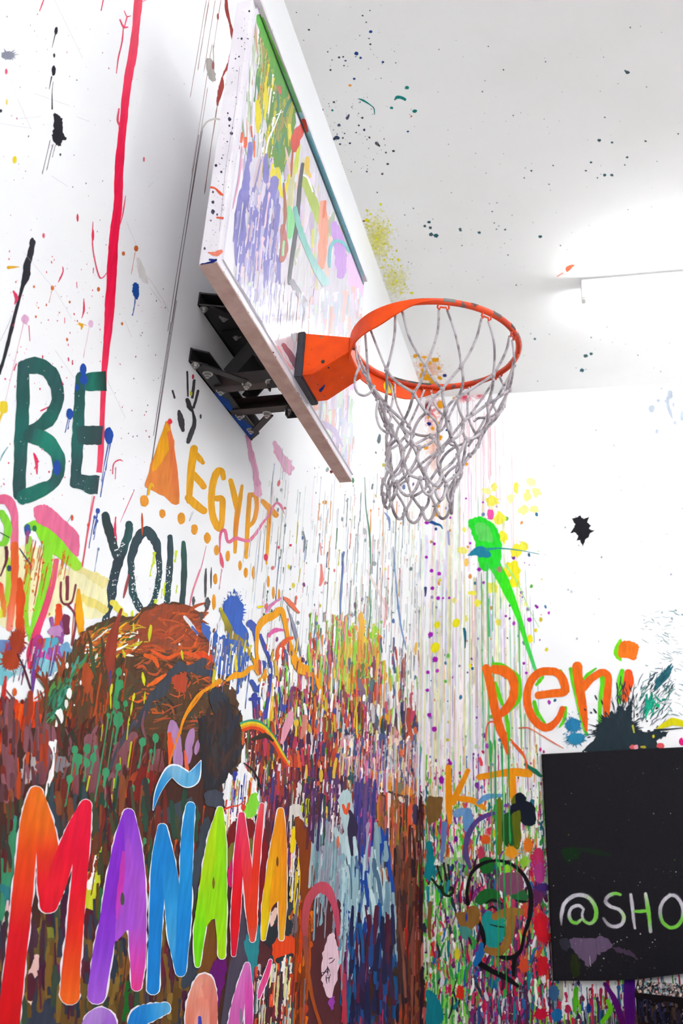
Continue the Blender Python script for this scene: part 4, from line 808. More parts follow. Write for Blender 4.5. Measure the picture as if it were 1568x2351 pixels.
W.S([(150, 1640), (180, 1760), (220, 1880)], [30, 60, 40], '8a7288', rough=.3); W.S([(255, 1650), (245, 1760), (230, 1860), (280, 1980), (320, 2080)], [40, 50, 60, 66, 40], '5a7a80', '606e88', '5a6472', rough=.25, label='slate grey stroke by the corner'); W.S([(0, 2060), (70, 2040), (130, 2050)], [40, 54, 40], '6a7890', rough=.2); W.S([(320, 2090), (360, 2090), (410, 2110)], [40, 44, 30], '7a8094', rough=.2); W.S([(200, 2180), (220, 2100), (260, 2070)], [60, 60, 30], '34484a', rough=.3)
W.S([(310, 2010), (325, 1950), (355, 1930), (390, 1955), (405, 2010)], [16, 30, 40, 30, 14], 'fcae10', 'fca80c', 'f09040', rough=.08, label='small amber arch by the corner')
# ---- around the blue splat (crop of the middle)
W.crop(400, 1080, 3.4087)
W.X((460, 1100), 70, 120, '3f6cc8', spikes=40, reach=.7, sat=40, spread=1.8, label='cobalt blue splat above the brown mound'); W.P([(390, 1030), (470, 980), (540, 1060), (530, 1180), (580, 1300), (560, 1500), (470, 1600), (330, 1590), (320, 1420), (270, 1290), (330, 1260), (400, 1200), (380, 1120)], '3c68c6', rough=3); W.B((370, 1230), 40, 70, 'f0f0f4', rough=.3); W.B((350, 1390), 28, 80, 'f0f0f2', rough=.3); W.S([(360, 1080), (400, 1180), (430, 1280), (500, 1320), (570, 1400), (620, 1500)], [20, 50, 70, 40, 30, 20], 'd8c820', '8a7a30', 'b09020', 'c09818', rough=.2, label='olive yellow squiggle on the blue splat')
W.S([(220, 1210), (250, 1260), (280, 1340)], [40, 60, 30], '4a70c4', rough=.3); W.S([(590, 1200), (630, 1250), (640, 1330)], [60, 50, 30], '4a64c0', rough=.25)
W.drips('paint_runs', [(280, 1250), (600, 1250), (600, 1600), (300, 1600)], 70, '3c68c6 4a6ac0 6a80b0 f0f0f0 e8d830 7a7aa0', (60, 300), (6, 22), .2)
W.S([(475, 1450), (480, 1560)], [16, 24], 'f0d830', rough=.2)
W.S([(670, 1290), (710, 1390), (745, 1500), (750, 1650), (730, 1800), (700, 1930)], [26, 30, 24, 18, 22, 40], '4a5ab8', '4050b4', '4a50b0', rough=.15, label='long blue arc beside the amber line')
W.X((690, 1520), 26, 34, '3a54b0', sat=4); W.S([(600, 1650), (640, 1720), (660, 1690)], [30, 44, 30], '4058b0', rough=.2); W.S([(625, 1760), (625, 1930)], [44, 20], '3a46a8', rough=.1); W.S([(590, 1790), (660, 1785)], 24, '3a46a8'); W.S([(660, 1800), (662, 1930)], 16, '3a46a8'); W.S([(820, 1700), (830, 1830), (850, 1870), (890, 1800)], [20, 34, 40, 20], '4450b0', rough=.2)
for x, y, L, w in ((245, 770, 220, 18), (290, 760, 160, 14), (258, 1000, 80, 44), (150, 990, 60, 20), (210, 1110, 60, 24)): W.S([(x, y), (x-2, y+L*.5), (x-4, y+L)], [w*.4, w, w*.5], '5a565c', rough=.25)
# the amber line running down the wall
W.S([(40, 2060), (60, 1960), (120, 1840), (190, 1750), (270, 1700), (350, 1650)], [14, 18, 22, 24, 26, 44], 'f4980c', 'f6a00c', rough=.08, label='amber arc rising over the brown mound')
W.S([(410, 1640), (470, 1605), (530, 1600), (590, 1545), (650, 1530), (640, 1400), (650, 1250), (700, 1170), (780, 1130), (830, 1090), (860, 1180), (890, 1330), (940, 1480), (1000, 1560), (1080, 1570), (1115, 1590), (1130, 1680), (1180, 1850), (1230, 2060)], [24, 50, 44, 34, 40, 26, 40, 60, 60, 44, 36, 36, 60, 84, 90, 70, 40, 46, 50], 'fba80a', 'fcaa0a', 'fba20c', rough=.1, label='amber zigzag line running down the wall')
W.S([(670, 1640), (700, 1620), (710, 1560)], [30, 40, 20], 'f6a41c', rough=.2); W.S([(625, 1480), (640, 1560), (650, 1600)], [20, 30, 16], 'f09c1c', rough=.2)
for pts, w, c in (([(715, 1110), (760, 1050), (830, 1000)], 22, 'f48cc8'), ([(730, 1300), (780, 1250), (850, 1250)], 34, 'f06ab0'), ([(860, 1000), (910, 1050), (970, 1110)], 40, 'f4805a'), ([(950, 990), (945, 1050)], 26, 'f4786a'), ([(800, 1480), (820, 1390), (870, 1330), (920, 1310)], 44, 'f4642c'), ([(870, 1440), (890, 1520)], 44, 'f02a7a'), ([(1260, 1150), (1320, 1220), (1370, 1290)], 26, 'f27060'), ([(905, 1130), (940, 1260), (990, 1450)], 24, '9a98b0'), ([(880, 1060), (930, 1220)], 16, 'a8a8b4'), ([(1290, 1200), (1290, 1330), (1270, 1450)], 40, '7a8aa8'), ([(1150, 740), (1155, 850), (1140, 900)], 30, 'f28a80'), ([(1140, 570), (1150, 660)], 24, 'f6a0a0'), ([(1010, 480), (1020, 560), (1012, 640)], 16, '8a9098'), ([(1310, 650), (1320, 760), (1300, 960), (1300, 1150)], 12, '7a90c8'), ([(655, 1070), (690, 1065)], 26, 'f8e81c')): W.S(pts, [w*.6, w, w*.5], c, rough=.22)
W.drips('paint_runs', [(1060, 1100), (1360, 1100), (1360, 1600), (1060, 1500)], 110, 'a8e858 8ae03a f08a4a f4a0a0 e86a5a c8e070 6a8ab0 f8c060', (60, 300), (6, 20), .3)
# ---- dense base towards the corner
W.crop(400, 1640, 3.3066)
W.P([(180, 40), (250, 0), (440, 20), (500, 150), (490, 330), (430, 450), (330, 560), (240, 600), (200, 400), (190, 200)], '2c2b30', rough=4, label='charcoal patch at the right of the mound')
W.P([(390, 150), (420, -60), (320, -200), (260, -100)], '353a48', rough=4)
W.scrawl('scribbles', [(190, 40), (470, 40), (490, 330), (260, 580)], 90, '2a2a2e 38363a 2c3040 4a3028 3a2a28', (60, 200), (10, 36), (-1.8, -1.2), .4)
W.P([(500, 120), (800, 200), (860, 420), (1250, 380), (1330, 700), (1500, 760), (1600, 900), (1740, 900), (1740, 2351), (500, 2351), (480, 1500), (640, 900), (640, 500)], '5a2a2e', rough=5, label='dense maroon overpainting near the corner')
W.drips('paint_runs', [(500, 80), (1200, -60), (1300, 400), (900, 520), (560, 460)], 330, 'b0342a c8402a 7a2a3a 5a2a6a e86a2a f4f0ea 8a2a2a d83a4a e8c030 3a3a6a 9a5a3a f0e8e0 4a8a4a', (40, 240), (6, 24), .2)
W.drips('paint_runs', [(640, 380), (1330, 380), (1400, 760), (900, 900), (640, 700)], 300, '5a2a5a 4a2a6a 7a2a3a 8a3a2a 3a2a4a 6a3a7a b04a3a d8d0d0 3a3a7a a83a5a', (60, 300), (7, 26), .15)
W.drips('paint_runs', [(850, -200), (1500, -200), (1560, 420), (1330, 700), (1200, 200)], 380, 'e8642a c8402a 8a3a7a 4a4a9a f4f0ec d83a7a e8c83a 5a6a8a f4d0c0 9a4a3a b0d850 e84aa0 6a2a4a', (40, 220), (5, 20), .2)
W.crop(0, 0, 1)
W.scrawl('brush_dabs', [(560, 1680), (960, 1640), (965, 1900), (700, 1900), (600, 1780)], 330, '7a2a34 5a2a5a b8402a 3a3a6a e8642a d8d0d4 8a3a2a 4a2a4a c83a5a e8c040 6a4a3a 2a5a5a', (10, 50), (3, 10), (-1.68, -1.46), .12, .25, taper=(.8, 1, .75))
W.scrawl('brush_dabs', [(600, 1480), (965, 1500), (965, 1680), (580, 1680)], 200, 'e87a2a f4f2ee c8402a 9ad84a f0c040 5a6a9a d85a7a f6f4f0 8a4a6a', (8, 40), (2, 7), (-1.68, -1.46), .12, .25, taper=(.8, 1, .75))
W.scrawl('brush_dabs', [(860, 1700), (970, 1700), (970, 1860), (880, 1850)], 110, 'f0e4e0 d8a8a0 8a6ab0 e8845a 5a6a9a c8b8c8 f4f0ec', (8, 44), (3, 9), (-1.68, -1.46), .12, .25, taper=(.8, 1, .75))
# rainbow
W.crop(400, 1640, 3.3066)
for k, (c, d) in enumerate((('3aa07a', 0), ('e8d020', 16), ('f49a10', 34), ('e8481c', 52))): W.S([(500+d*.3, 70+d), (580, 50+d), (660, 72+d), (740, 160+d), (800, 260+d), (850, 350+d*.6), (872, 400)], [24, 24, 24, 24, 20, 14, 5], c, rough=.1, label='painted rainbow arc' if k == 2 else None)
W.S([(590, 190), (680, 160), (740, 200)], [30, 40, 20], '3a3028', rough=.2); W.S([(880, 0), (850, 90), (810, 210)], [50, 60, 30], 'e8a0b8', 'f0a0b0', rough=.15, label='pink slanted stroke beside the rainbow'); W.S([(985, 20), (975, 120), (960, 180)], [40, 36, 20], 'd88a78', rough=.2)
# white spiky hand with runs
W.P([(490, 380), (540, 420), (600, 500), (640, 640), (620, 760), (560, 800), (480, 790), (390, 850), (370, 700), (370, 540), (410, 450), (440, 520), (470, 420)], 'f1eff0', rough=4, label='white patch with coloured runs between the letters'); W.drips('paint_runs', [(390, 450), (560, 420), (630, 640), (560, 780), (390, 800)], 60, 'e0402a 3a4ab0 f0a020 7ae03a e8e8ec 8a2a2a f8c020', (60, 260), (6, 18), .2); W.P([(530, 720), (590, 590), (630, 650), (610, 760), (550, 790)], '8ae03a', rough=3)
W.S([(650, 560), (600, 440), (520, 370)], [12, 14, 8], '20202a'); W.S([(370, 720), (430, 700), (480, 690), (530, 650)], [10, 14, 10, 8], 'e8402a', rough=.3)
W.P([(230, 590), (350, 590), (360, 700), (240, 690)], '454a58', rough=3); W.P([(190, 860), (230, 790), (270, 800), (260, 950), (190, 1010)], '3c4652', rough=3); W.P([(130, 1150), (190, 960), (240, 1000), (190, 1230), (150, 1400)], '3e4854', rough=3)
W.P([(400, 870), (480, 800), (600, 810), (580, 960), (410, 1000)], '7a1418', rough=3); W.P([(400, 1000), (580, 940), (580, 1120), (400, 1150)], '7a7428', rough=3)
W.P([(400, 1170), (450, 1100), (450, 1280), (400, 1300)], 'd81a6a', rough=2); W.P([(620, 860), (690, 900), (690, 1200), (640, 1500), (600, 1400)], '8a141c', rough=3)
W.P([(140, 1700), (300, 1560), (320, 1800), (250, 1960), (180, 1960)], '7a4a1c', rough=3); W.P([(280, 1900), (390, 1820), (370, 2050), (310, 2250), (260, 2100)], '6a1070', rough=3); W.P([(420, 1850), (540, 1450), (560, 1900), (420, 2351), (340, 2351)], '4e4658', rough=4); W.P([(530, 1700), (640, 1600), (640, 1800), (610, 2000), (590, 2200), (560, 1900)], '2a8a94', rough=3)
W.P([(60, 1900), (130, 1840), (170, 1960), (60, 2100)], '3a4250', rough=3)
# striped strip and brown column right of the last A
W.P([(860, 760), (960, 700), (1000, 900), (960, 1380), (880, 1450)], 'd8d0c8', rough=3); W.drips('paint_runs', [(860, 760), (960, 720), (960, 1300), (870, 1380)], 80, '1c1a24 f0d020 f4f0ec 3a2a4a e8d8d0 2a2a30 c83a2a 5a3a7a', (80, 400), (8, 26), .1)
W.S([(900, 880), (895, 960), (890, 1040)], [34, 44, 30], 'f4d00c', rough=.15)
W.P([(900, 820), (940, 780), (1000, 850), (1050, 980), (1060, 1200), (1040, 1450), (960, 1900), (900, 2351), (850, 2200), (920, 1700), (950, 1200)], '8a3c10', rough=3, label='rust brown column of paint'); W.drips('paint_runs', [(860, 1450), (1050, 1300), (1000, 2351), (860, 2351)], 70, 'b04a10 c8560c e8700c 8a3a10 6a3018 d8400c 7a6a70', (120, 520), (10, 40), .1)
W.P([(960, 680), (1030, 650), (1070, 850), (1030, 880), (980, 800)], 'd8e41c', rough=3); W.S([(1030, 680), (1030, 760), (1035, 850)], [20, 30, 16], '5ae01c', rough=.2)
# pale blue-grey panels
W.P([(1030, 820), (1090, 770), (1140, 850), (1140, 1260), (1060, 1290), (1050, 1000)], '7fa6b2', rough=3, label='grey-blue block of paint with runs'); W.P([(1130, 860), (1200, 820), (1260, 1000), (1260, 1380), (1200, 1330), (1130, 1250)], 'a6a0b4', rough=3, label='mauve-grey block of paint with runs')
W.drips('paint_runs', [(1040, 780), (1260, 800), (1260, 1300), (1050, 1250)], 90, '7fa6b2 8ab4be a6a0b4 9a98a8 b8c8cc 6a8a94', (120, 460), (10, 30), .1); W.drips('paint_runs', [(960, 480), (1330, 480), (1330, 800), (1000, 800)], 150, '4a2a5a 3a2a5a 5a3a6a 6a2a3a e8e0e0 8a4a8a 2a4a3a', (60, 260), (7, 24), .1)
W.P([(1240, 650), (1290, 570), (1340, 600), (1350, 760), (1320, 850), (1370, 950), (1360, 1250), (1280, 1260), (1260, 1000), (1200, 890), (1220, 860), (1280, 900)], 'b9d2d4', rough=3, label='pale blue-grey angular letter shape'); W.P([(1260, 1250), (1360, 1250), (1340, 1500), (1320, 1640), (1250, 1660), (1270, 1530)], 'bcd4d6', rough=3)
W.S([(1275, 690), (1300, 750), (1320, 680)], [20, 30, 20], 'f05a2a', rough=.15); W.S([(1335, 790), (1325, 900)], [16, 34], 'e84a3a', rough=.15); W.B((1235, 970), 10, 50, 'f06a3a'); W.B((1310, 1100), 12, 50, '1a1a20')
W.P([(1350, 1080), (1400, 980), (1450, 880), (1540, 900), (1560, 1100), (1500, 1250), (1440, 1150), (1380, 1090)], '1c52b0', rough=4, label='strong blue splash by the corner'); W.P([(1350, 1090), (1440, 1090), (1480, 1250), (1540, 1250), (1560, 1500), (1480, 1600), (1380, 1480), (1350, 1300)], '9fc2cc', rough=4)
W.P([(1260, 1680), (1340, 1600), (1480, 1640), (1520, 1900), (1480, 2351), (1290, 2351)], '1e2450', rough=4, label='dark navy patch'); W.P([(1440, 1640), (1560, 1560), (1600, 2000), (1560, 2351), (1450, 2351)], '1a4a8c', rough=4); W.P([(1310, 1850), (1380, 1700), (1370, 2020), (1310, 2050)], '4a2c1a', rough=3)
W.P([(1130, 1780), (1180, 1660), (1220, 1720), (1245, 1900), (1190, 2150), (1130, 2080), (1110, 1950)], 'ecc8d4', rough=3, label='pale pink leaf-shaped patch'); W.P([(1160, 2180), (1210, 2140), (1190, 2250)], 'a040b0', rough=2); W.scrawl('scribbles', [(1130, 1850), (1220, 1850), (1200, 2000), (1140, 2000)], 10, '3a2a3a 5a4a5a', (30, 90), (4, 10))
W.P([(700, 1560), (780, 1460), (880, 1420), (890, 1500), (760, 1600), (700, 1740)], '3a4048', rough=3); W.P([(690, 1640), (780, 1600), (880, 1560), (890, 1640), (820, 1740), (700, 1760)], '2e3338', rough=3); W.P([(730, 1500), (780, 1470), (760, 1560), (720, 1610)], 'f0c8b8', rough=2)
W.P([(730, 1780), (780, 1690), (900, 1700), (900, 1860), (820, 1900), (780, 1960)], 'ee4a1c', rough=3, label='orange-red patch with grey lettering strokes'); W.S([(730, 1840), (750, 1960), (780, 2120)], [26, 36, 14], '3c4a50', rough=.12); W.S([(780, 1870), (880, 1830)], 40, '30383e', rough=.12); W.S([(845, 1850), (850, 2000), (835, 2200)], [26, 30, 20], '44505a', rough=.12)
W.drips('paint_runs', [(600, 1900), (900, 1800), (900, 2351), (600, 2351)], 130, 'e8e0d8 2a2a34 5a2a3a e8502a 3a4a58 8a2a3a f0e8a0 4a8a90 d0c8c8', (60, 340), (8, 26), .1)
W.drips('paint_runs', [(1260, 1640), (1620, 1500), (1640, 2351), (1280, 2351)], 220, '1e2450 1a4a8c 2a2a6a 5a1a3a 0f6ab0 8a1a2a 3a2a5a 1a6a8a c8204a', (80, 420), (8, 30), .15)
# red and mauve arches
W.S([(990, 1700), (985, 1560), (1010, 1420), (1070, 1330), (1130, 1320), (1180, 1380), (1220, 1500), (1245, 1700), (1265, 1900), (1285, 2200), (1290, 2351)], [40, 50, 60, 70, 90, 60, 44, 36, 34, 34, 30], 'b04a50', 'c04a58', 'd05064', 'c84a68', 'c03a4a', 'b8384a', rough=.06, label='crimson painted arch')
W.S([(985, 1700), (1000, 1900), (1040, 2150), (1100, 2351)], [40, 30, 28, 26], '8a4a4a', 'b0541c', 'a8481c', rough=.1)
W.S([(1300, 1950), (1315, 1700), (1340, 1480), (1370, 1350), (1400, 1310), (1430, 1350), (1445, 1500), (1450, 1750), (1440, 2000), (1405, 2351)], [16, 22, 26, 40, 60, 36, 24, 20, 20, 16], '9a4a8a', '8a4a78', '96506e', 'a8507a', 'a04a70', '9a3a5a', rough=.06, label='mauve painted arch near the corner')
# ---- strip against the corner
W.crop(780, 1680, 3.0745)
W.P([(240, 480), (300, 420), (480, 440), (610, 450), (640, 800), (640, 2063), (380, 2063), (400, 1400), (330, 900), (260, 700)], '5c3026', rough=4, label='brown column of runs against the corner')
W.drips('paint_runs', [(250, 300), (615, 330), (620, 900), (330, 900), (250, 600)], 220, 'b06a1c c87a1c 8a5a2a e8784a c8605a 6a4a4a f0d8d0 8a7a30 5a4a6a e85a3a 3a2a2a', (120, 520), (8, 28), .1); W.drips('paint_runs', [(380, 800), (625, 800), (625, 2063), (400, 2063)], 330, '5a2a24 6a3a28 8a3a28 4a2428 c83a1c 7a3a3a e07a6a 3a2430 a05a3a d84a1c', (160, 620), (9, 34), .1)
W.S([(488, 520), (485, 700), (480, 900), (482, 1080)], [30, 34, 40, 26], 'f2603a', 'ee5a34', 'e84a24', rough=.12, label='long orange-red run by the corner'); W.S([(480, 1400), (485, 1560), (490, 1660)], [44, 40, 20], 'c80c10', rough=.12); W.S([(560, 1550), (565, 1700), (545, 1900), (550, 2050)], [30, 40, 70, 60], 'd08078', rough=.15); W.S([(545, 480), (570, 620), (570, 800)], [50, 60, 40], 'd8686a', rough=.2); W.S([(530, 540), (535, 640)], [60, 40], '4a4468', rough=.25)
W.P([(230, 290), (330, 290), (500, 400), (490, 450), (380, 430), (250, 390)], 'fb9a10', rough=2, label='orange bar with a yellow and grey patch'); W.S([(230, 275), (330, 300), (440, 340)], [14, 26, 16], 'f8d414', rough=.2); W.P([(365, 350), (435, 350), (430, 430), (365, 420)], '8a8468', rough=2); W.S([(260, 390), (360, 430), (480, 465)], [16, 14, 8], '4a3a34', rough=.2); W.B((400, 255), 22, 24, 'f2f0ea', rough=.3); W.S([(420, 470), (440, 490)], 26, 'f0e0d0', rough=.3)
W.drips('paint_runs', [(0, 0), (620, 0), (615, 330), (230, 300), (120, 300), (0, 120)], 300, 'f4f0ec e8a0a0 8a6ab0 e8642a f0d0c0 5a6a9a e87ab0 f0e0a0 c8c8d4 4a5a8a d8a8b8', (50, 220), (6, 20), .25)
W.P([(85, 850), (160, 760), (220, 690), (280, 690), (340, 820), (300, 900), (200, 1000), (150, 880)], '124ab0', rough=4, label='cobalt blue splash next to the corner'); W.S([(280, 690), (330, 830), (345, 970), (375, 1150), (385, 1300)], [30, 36, 30, 24, 16], '1a4fb4', rough=.12)
W.S([(260, 680), (258, 850), (250, 1050)], [20, 22, 26], '2a96a0', rough=.15); W.S([(370, 1140), (385, 1300), (390, 1500), (405, 1760)], [18, 24, 20, 12], '9fc0d4', rough=.15, label='pale blue run along the corner')
W.drips('paint_runs', [(0, 880), (330, 880), (380, 1400), (0, 1450)], 150, '9fc2cc a8ccd4 8ab0c0 1a4aa8 b8d4d8 6a90a8 c0d8dc', (100, 460), (9, 30), .1); W.drips('paint_runs', [(100, 300), (250, 300), (250, 700), (120, 640)], 110, '4a3a8a 5a4a9a 3a3a7a 6a4a7a d83a7a 2a3a8a b0a0c0', (90, 360), (8, 26), .1)
W.P([(60, 560), (110, 640), (120, 830), (100, 1000), (60, 900)], '342a4a', rough=4)
W.scrawl('brush_dabs', [(380, 900), (600, 900), (600, 2050), (400, 2050)], 120, '5a2a24 7a3a28 4a2428 8a4a3a 3a2430 a05a4a 6a4a3a', (80, 300), (10, 34), (-1.68, -1.46), .12, .25, taper=(.8, 1, .75))
W.scrawl('brush_dabs', [(60, 900), (330, 900), (380, 1500), (60, 1500)], 70, '9fc2cc a8ccd4 7aa0b4 1a4aa8 c0d8dc 5a80a0', (80, 300), (12, 36), (-1.68, -1.46), .12, .25, taper=(.8, 1, .75))
W.scrawl('brush_dabs', [(60, 1480), (380, 1480), (400, 2050), (80, 2050)], 110, '1e2450 1a4a8c 2a1a3a 5a1a3a 0f5a9a 3a2a5a 4a2a1a', (80, 300), (12, 40), (-1.68, -1.46), .12, .25, taper=(.8, 1, .75))
# ---- MAÑANA in big sprayed letters, then the tops of the next word
def letter(strokes, label, outline='ece4ea', grow=1.16, extra=None):
    """strokes: (points, widths, colours); a ragged pale outline lies under every stroke"""
    parts = [W.ribbon(p, [w+11 for w in ww], [outline], .10, n=7) for p, ww, c in strokes]
    parts += [W.ribbon(p, ww, c, .025, n=7) for p, ww, c in strokes]
    for pts, c in (extra or []): parts.append(W.poly(pts, c, .6))
    return W.mark('painted_letter', parts, label)
W.crop(0, 1640, 3.3066)
letter([([(262, 600), (215, 800), (190, 1050), (160, 1350), (130, 1650), (90, 2000), (50, 2380)], [110, 140, 150, 160, 160, 165, 170], ['f2701a', 'f06a14', 'ee4a14', 'e8341a', 'e01020', 'd80a18', 'd00810']),
        ([(290, 640), (330, 850), (350, 1050), (345, 1280), (350, 1450)], [90, 140, 170, 150, 120], ['f0761c', 'f06a18', 'ee3a1c', 'ec1a28', 'e80c28']),
        ([(640, 690), (570, 850), (480, 1080), (410, 1300), (370, 1450)], [90, 130, 150, 150, 110], ['f0143c', 'ee1038', 'ec0c30', 'ee1a2c', 'e8102c']),
        ([(640, 700), (615, 950), (585, 1300), (555, 1650), (530, 1900), (520, 2130)], [90, 120, 120, 130, 140, 150], ['f0123c', 'ee0c38', 'ec0c2c', 'ec2a1c', 'f04a18', 'f2641a'])], 'big letter M sprayed from orange to red', grow=1.1)
letter([([(965, 760), (930, 950), (880, 1200), (830, 1500), (770, 1800), (720, 2130)], [90, 140, 150, 150, 150, 140], ['8a34d0', '9030d8', '8a2cd0', '8c30d0', '9040d4', 'a85cdc']),
        ([(970, 760), (1000, 1000), (1020, 1300), (1030, 1600), (1035, 1850), (1025, 2060)], [80, 130, 150, 140, 120, 80], ['8c38d0', 'a04cd8', 'b055d4', 'b455d0', 'd848b8', 'f04098']),
        ], 'big letter A sprayed in violet and purple', extra=[([(955, 950), (985, 1000), (1010, 1300), (1025, 1600), (985, 1640), (950, 1640), (905, 1690), (860, 1700), (890, 1400), (930, 1150)], 'ae52d6')])
W.S([(925, 1050), (910, 1250), (890, 1420), (880, 1540)], [30, 44, 50, 30], 'c83cc0', 'd838b8', 'c048cc', rough=.15); W.B((918, 1400), 16, 52, '4a5a48', rough=.1)
letter([([(1215, 860), (1195, 1100), (1180, 1400), (1165, 1700), (1150, 2080)], [60, 110, 110, 100, 96], ['1a86d0', '1488d8', '1484d8', '1280d0', '1886d8']),
        ([(1225, 860), (1260, 1080), (1300, 1400), (1330, 1700), (1355, 1950)], [60, 100, 130, 130, 70], ['1a86d0', '1484d4', '2a98dc', '40a4e0', '188ad8']),
        ([(1435, 700), (1410, 950), (1400, 1250), (1385, 1550), (1360, 1950)], [70, 96, 96, 110, 80], ['2a96d8', '1a90dc', '1a94dc', '1488d8', '1486d8'])], 'big letter N sprayed in sky blue, under a blue tilde', outline='e8eef2')
W.mark('painted_tilde', [W.ribbon([(1150, 725), (1185, 590), (1250, 470), (1310, 430), (1400, 490), (1460, 470), (1515, 350)], [10, 50, 80, 110, 130, 110, 8], ['f0f4f8'], .03, n=7), W.ribbon([(1152, 720), (1187, 590), (1252, 472), (1312, 436), (1400, 492), (1458, 468), (1512, 356)], [6, 40, 66, 96, 112, 94, 4], ['1488d4', '1a90dc', '4aa8e0', '8cc8ea', '5ab0e0', '6ab8e6', '1a90d8'], .02, n=7)], 'blue tilde sprayed over the letter N')
W.crop(400, 1640, 3.3066)
letter([([(335, 720), (300, 900), (260, 1150), (220, 1400), (180, 1650), (165, 1900)], [40, 90, 110, 110, 90, 40], ['a8e00c', 'b8e40c', 'b4dc08', '9ae00c', '78e008', '7ae808']),
        ([(342, 720), (345, 950), (345, 1250), (345, 1550), (350, 1830)], [36, 76, 84, 84, 56], ['a0e00c', '9ce008', '88e008', '98e408', 'b0e40c'])], 'big letter A sprayed in lime green', extra=[([(330, 1000), (345, 1250), (345, 1500), (310, 1545), (270, 1560), (225, 1600), (245, 1350), (290, 1150)], '9ae00a')])
W.B((287, 1280), 10, 44, '8a6a1c', rough=.1)
letter([([(495, 760), (480, 1050), (465, 1350), (450, 1600), (440, 1820)], [36, 70, 74, 70, 36], ['ee3a6a', 'ec1a4a', 'e8101c', 'e4101c', 'e8103a']), ([(505, 760), (530, 1050), (560, 1350), (580, 1560), (582, 1710)], [36, 70, 80, 80, 40], ['ee3a64', 'f0364c', 'f03a24', 'ee3c18', 'ee5a4a']), ([(655, 690), (630, 900), (610, 1150), (595, 1400), (585, 1600)], [36, 56, 56, 56, 56], ['f05a64', 'f0303c', 'ee3018', 'ee3a1c', 'ee4018'])], 'big letter N sprayed in red and pink')
letter([([(795, 730), (770, 950), (730, 1200), (690, 1450), (665, 1700)], [40, 80, 84, 74, 34], ['f4900c', 'f49a0c', 'f4b40c', 'f0c40c', 'f0d010']), ([(800, 730), (812, 950), (812, 1250), (810, 1500), (803, 1700)], [40, 60, 64, 60, 36], ['f4900c', 'f48c0c', 'f4940c', 'f49c0c', 'f4b428'])], 'big letter A sprayed in amber orange', extra=[([(795, 900), (810, 1100), (812, 1380), (775, 1420), (740, 1450), (705, 1500), (730, 1250), (765, 1080)], 'f49e0c')])
W.B((772, 1120), 9, 40, '7a4a30', rough=.1)
# next word: only the tops of its letters show
W.crop(0, 1640, 3.3066)
letter([([(700, 2520), (690, 2380), (740, 2300), (800, 2320), (830, 2420)], [150, 170, 150, 130, 120], ['9a60d0', 'b080d8', 'b888dc', 'a468d0', '9a5ad0'])], 'pale violet top of a letter below MAÑANA')
letter([([(1000, 2420), (1050, 2300), (1140, 2260), (1240, 2230)], [110, 150, 130, 90], ['1478c8', '1a80d0', '2a94dc', '5ab0e4'])], 'sky blue top of a letter below MAÑANA')
W.crop(400, 1640, 3.3066)
letter([([(160, 2500), (140, 2300), (165, 2120), (220, 2020), (260, 2120), (270, 2300), (250, 2500)], [120, 140, 120, 110, 100, 90, 90], ['e0705a', 'e4846e', 'f0a08a', 'e88a78', 'e07a6a', 'd86a5a']), ([(200, 2200), (200, 2400)], [110, 120], ['e88a76', 'f0a898'])], 'salmon pink rounded top of a letter below MAÑANA')
W.S([(180, 2300), (182, 2380)], [24, 34], '3a44b0')
letter([([(540, 1900), (510, 2050), (470, 2220), (440, 2420)], [36, 80, 100, 110], ['e07ac8', 'e070c0', 'd868b8', 'd860b0']), ([(545, 1900), (555, 2100), (555, 2420)], [36, 60, 60], ['e078c4', 'e050b0', 'd840a8'])], 'pink letter A below MAÑANA'); W.B((495, 2290), 12, 60, '8a7a90', rough=.1)
letter([([(720, 1870), (690, 1980), (650, 2080), (630, 2150)], [24, 40, 40, 20], ['f03a7a', 'ee4a90', 'e858a8'])], 'small hot pink slanted accent stroke')

# ================================================================== paint on the end wall
K = Canvas(BACK, wall_back, 'paint', seed=23, ulim=(0.003, 5))
K.crop(0, 0, 1)
K.drips('paint_runs', [(972, 1150), (1120, 1100), (1200, 1250), (1250, 1720), (962, 1720)], 200, 'f6f6d0 f2eaf6 ecf4e0 f8e8e8 eae2f2 f4f0c0 e4f0e4', (100, 500), (2, 9), 0)
K.drips('paint_runs', [(985, 1050), (1170, 950), (1190, 1300), (1000, 1500)], 60, 'f6d0d8 eed8ec f8e0c8', (80, 300), (1, 4), 0)
K.drips('paint_runs', [(985, 1300), (1230, 1300), (1240, 1730), (985, 1730)], 120, 'c8b8dc b8c8e0 a8d8b0 d8c0d8 e0d8a0 b0b8d0 f0c0a0', (60, 350), (1, 3), .1)
K.dots('paint_specks', [(985, 1150), (1250, 1150), (1300, 1720), (985, 1720)], 170, 'b83ac0 8a3aa0 3a7aa8 2a6a8a 6ac04a e8d830 f0a050 9a8ab8', (.8, 4.5), 1.6)
K.dots('paint_specks', [(1260, 1000), (1568, 900), (1568, 1450), (1300, 1500)], 50, 'b0b8c4 c8ccd4 9ab0b8', (.8, 3), 1.6)
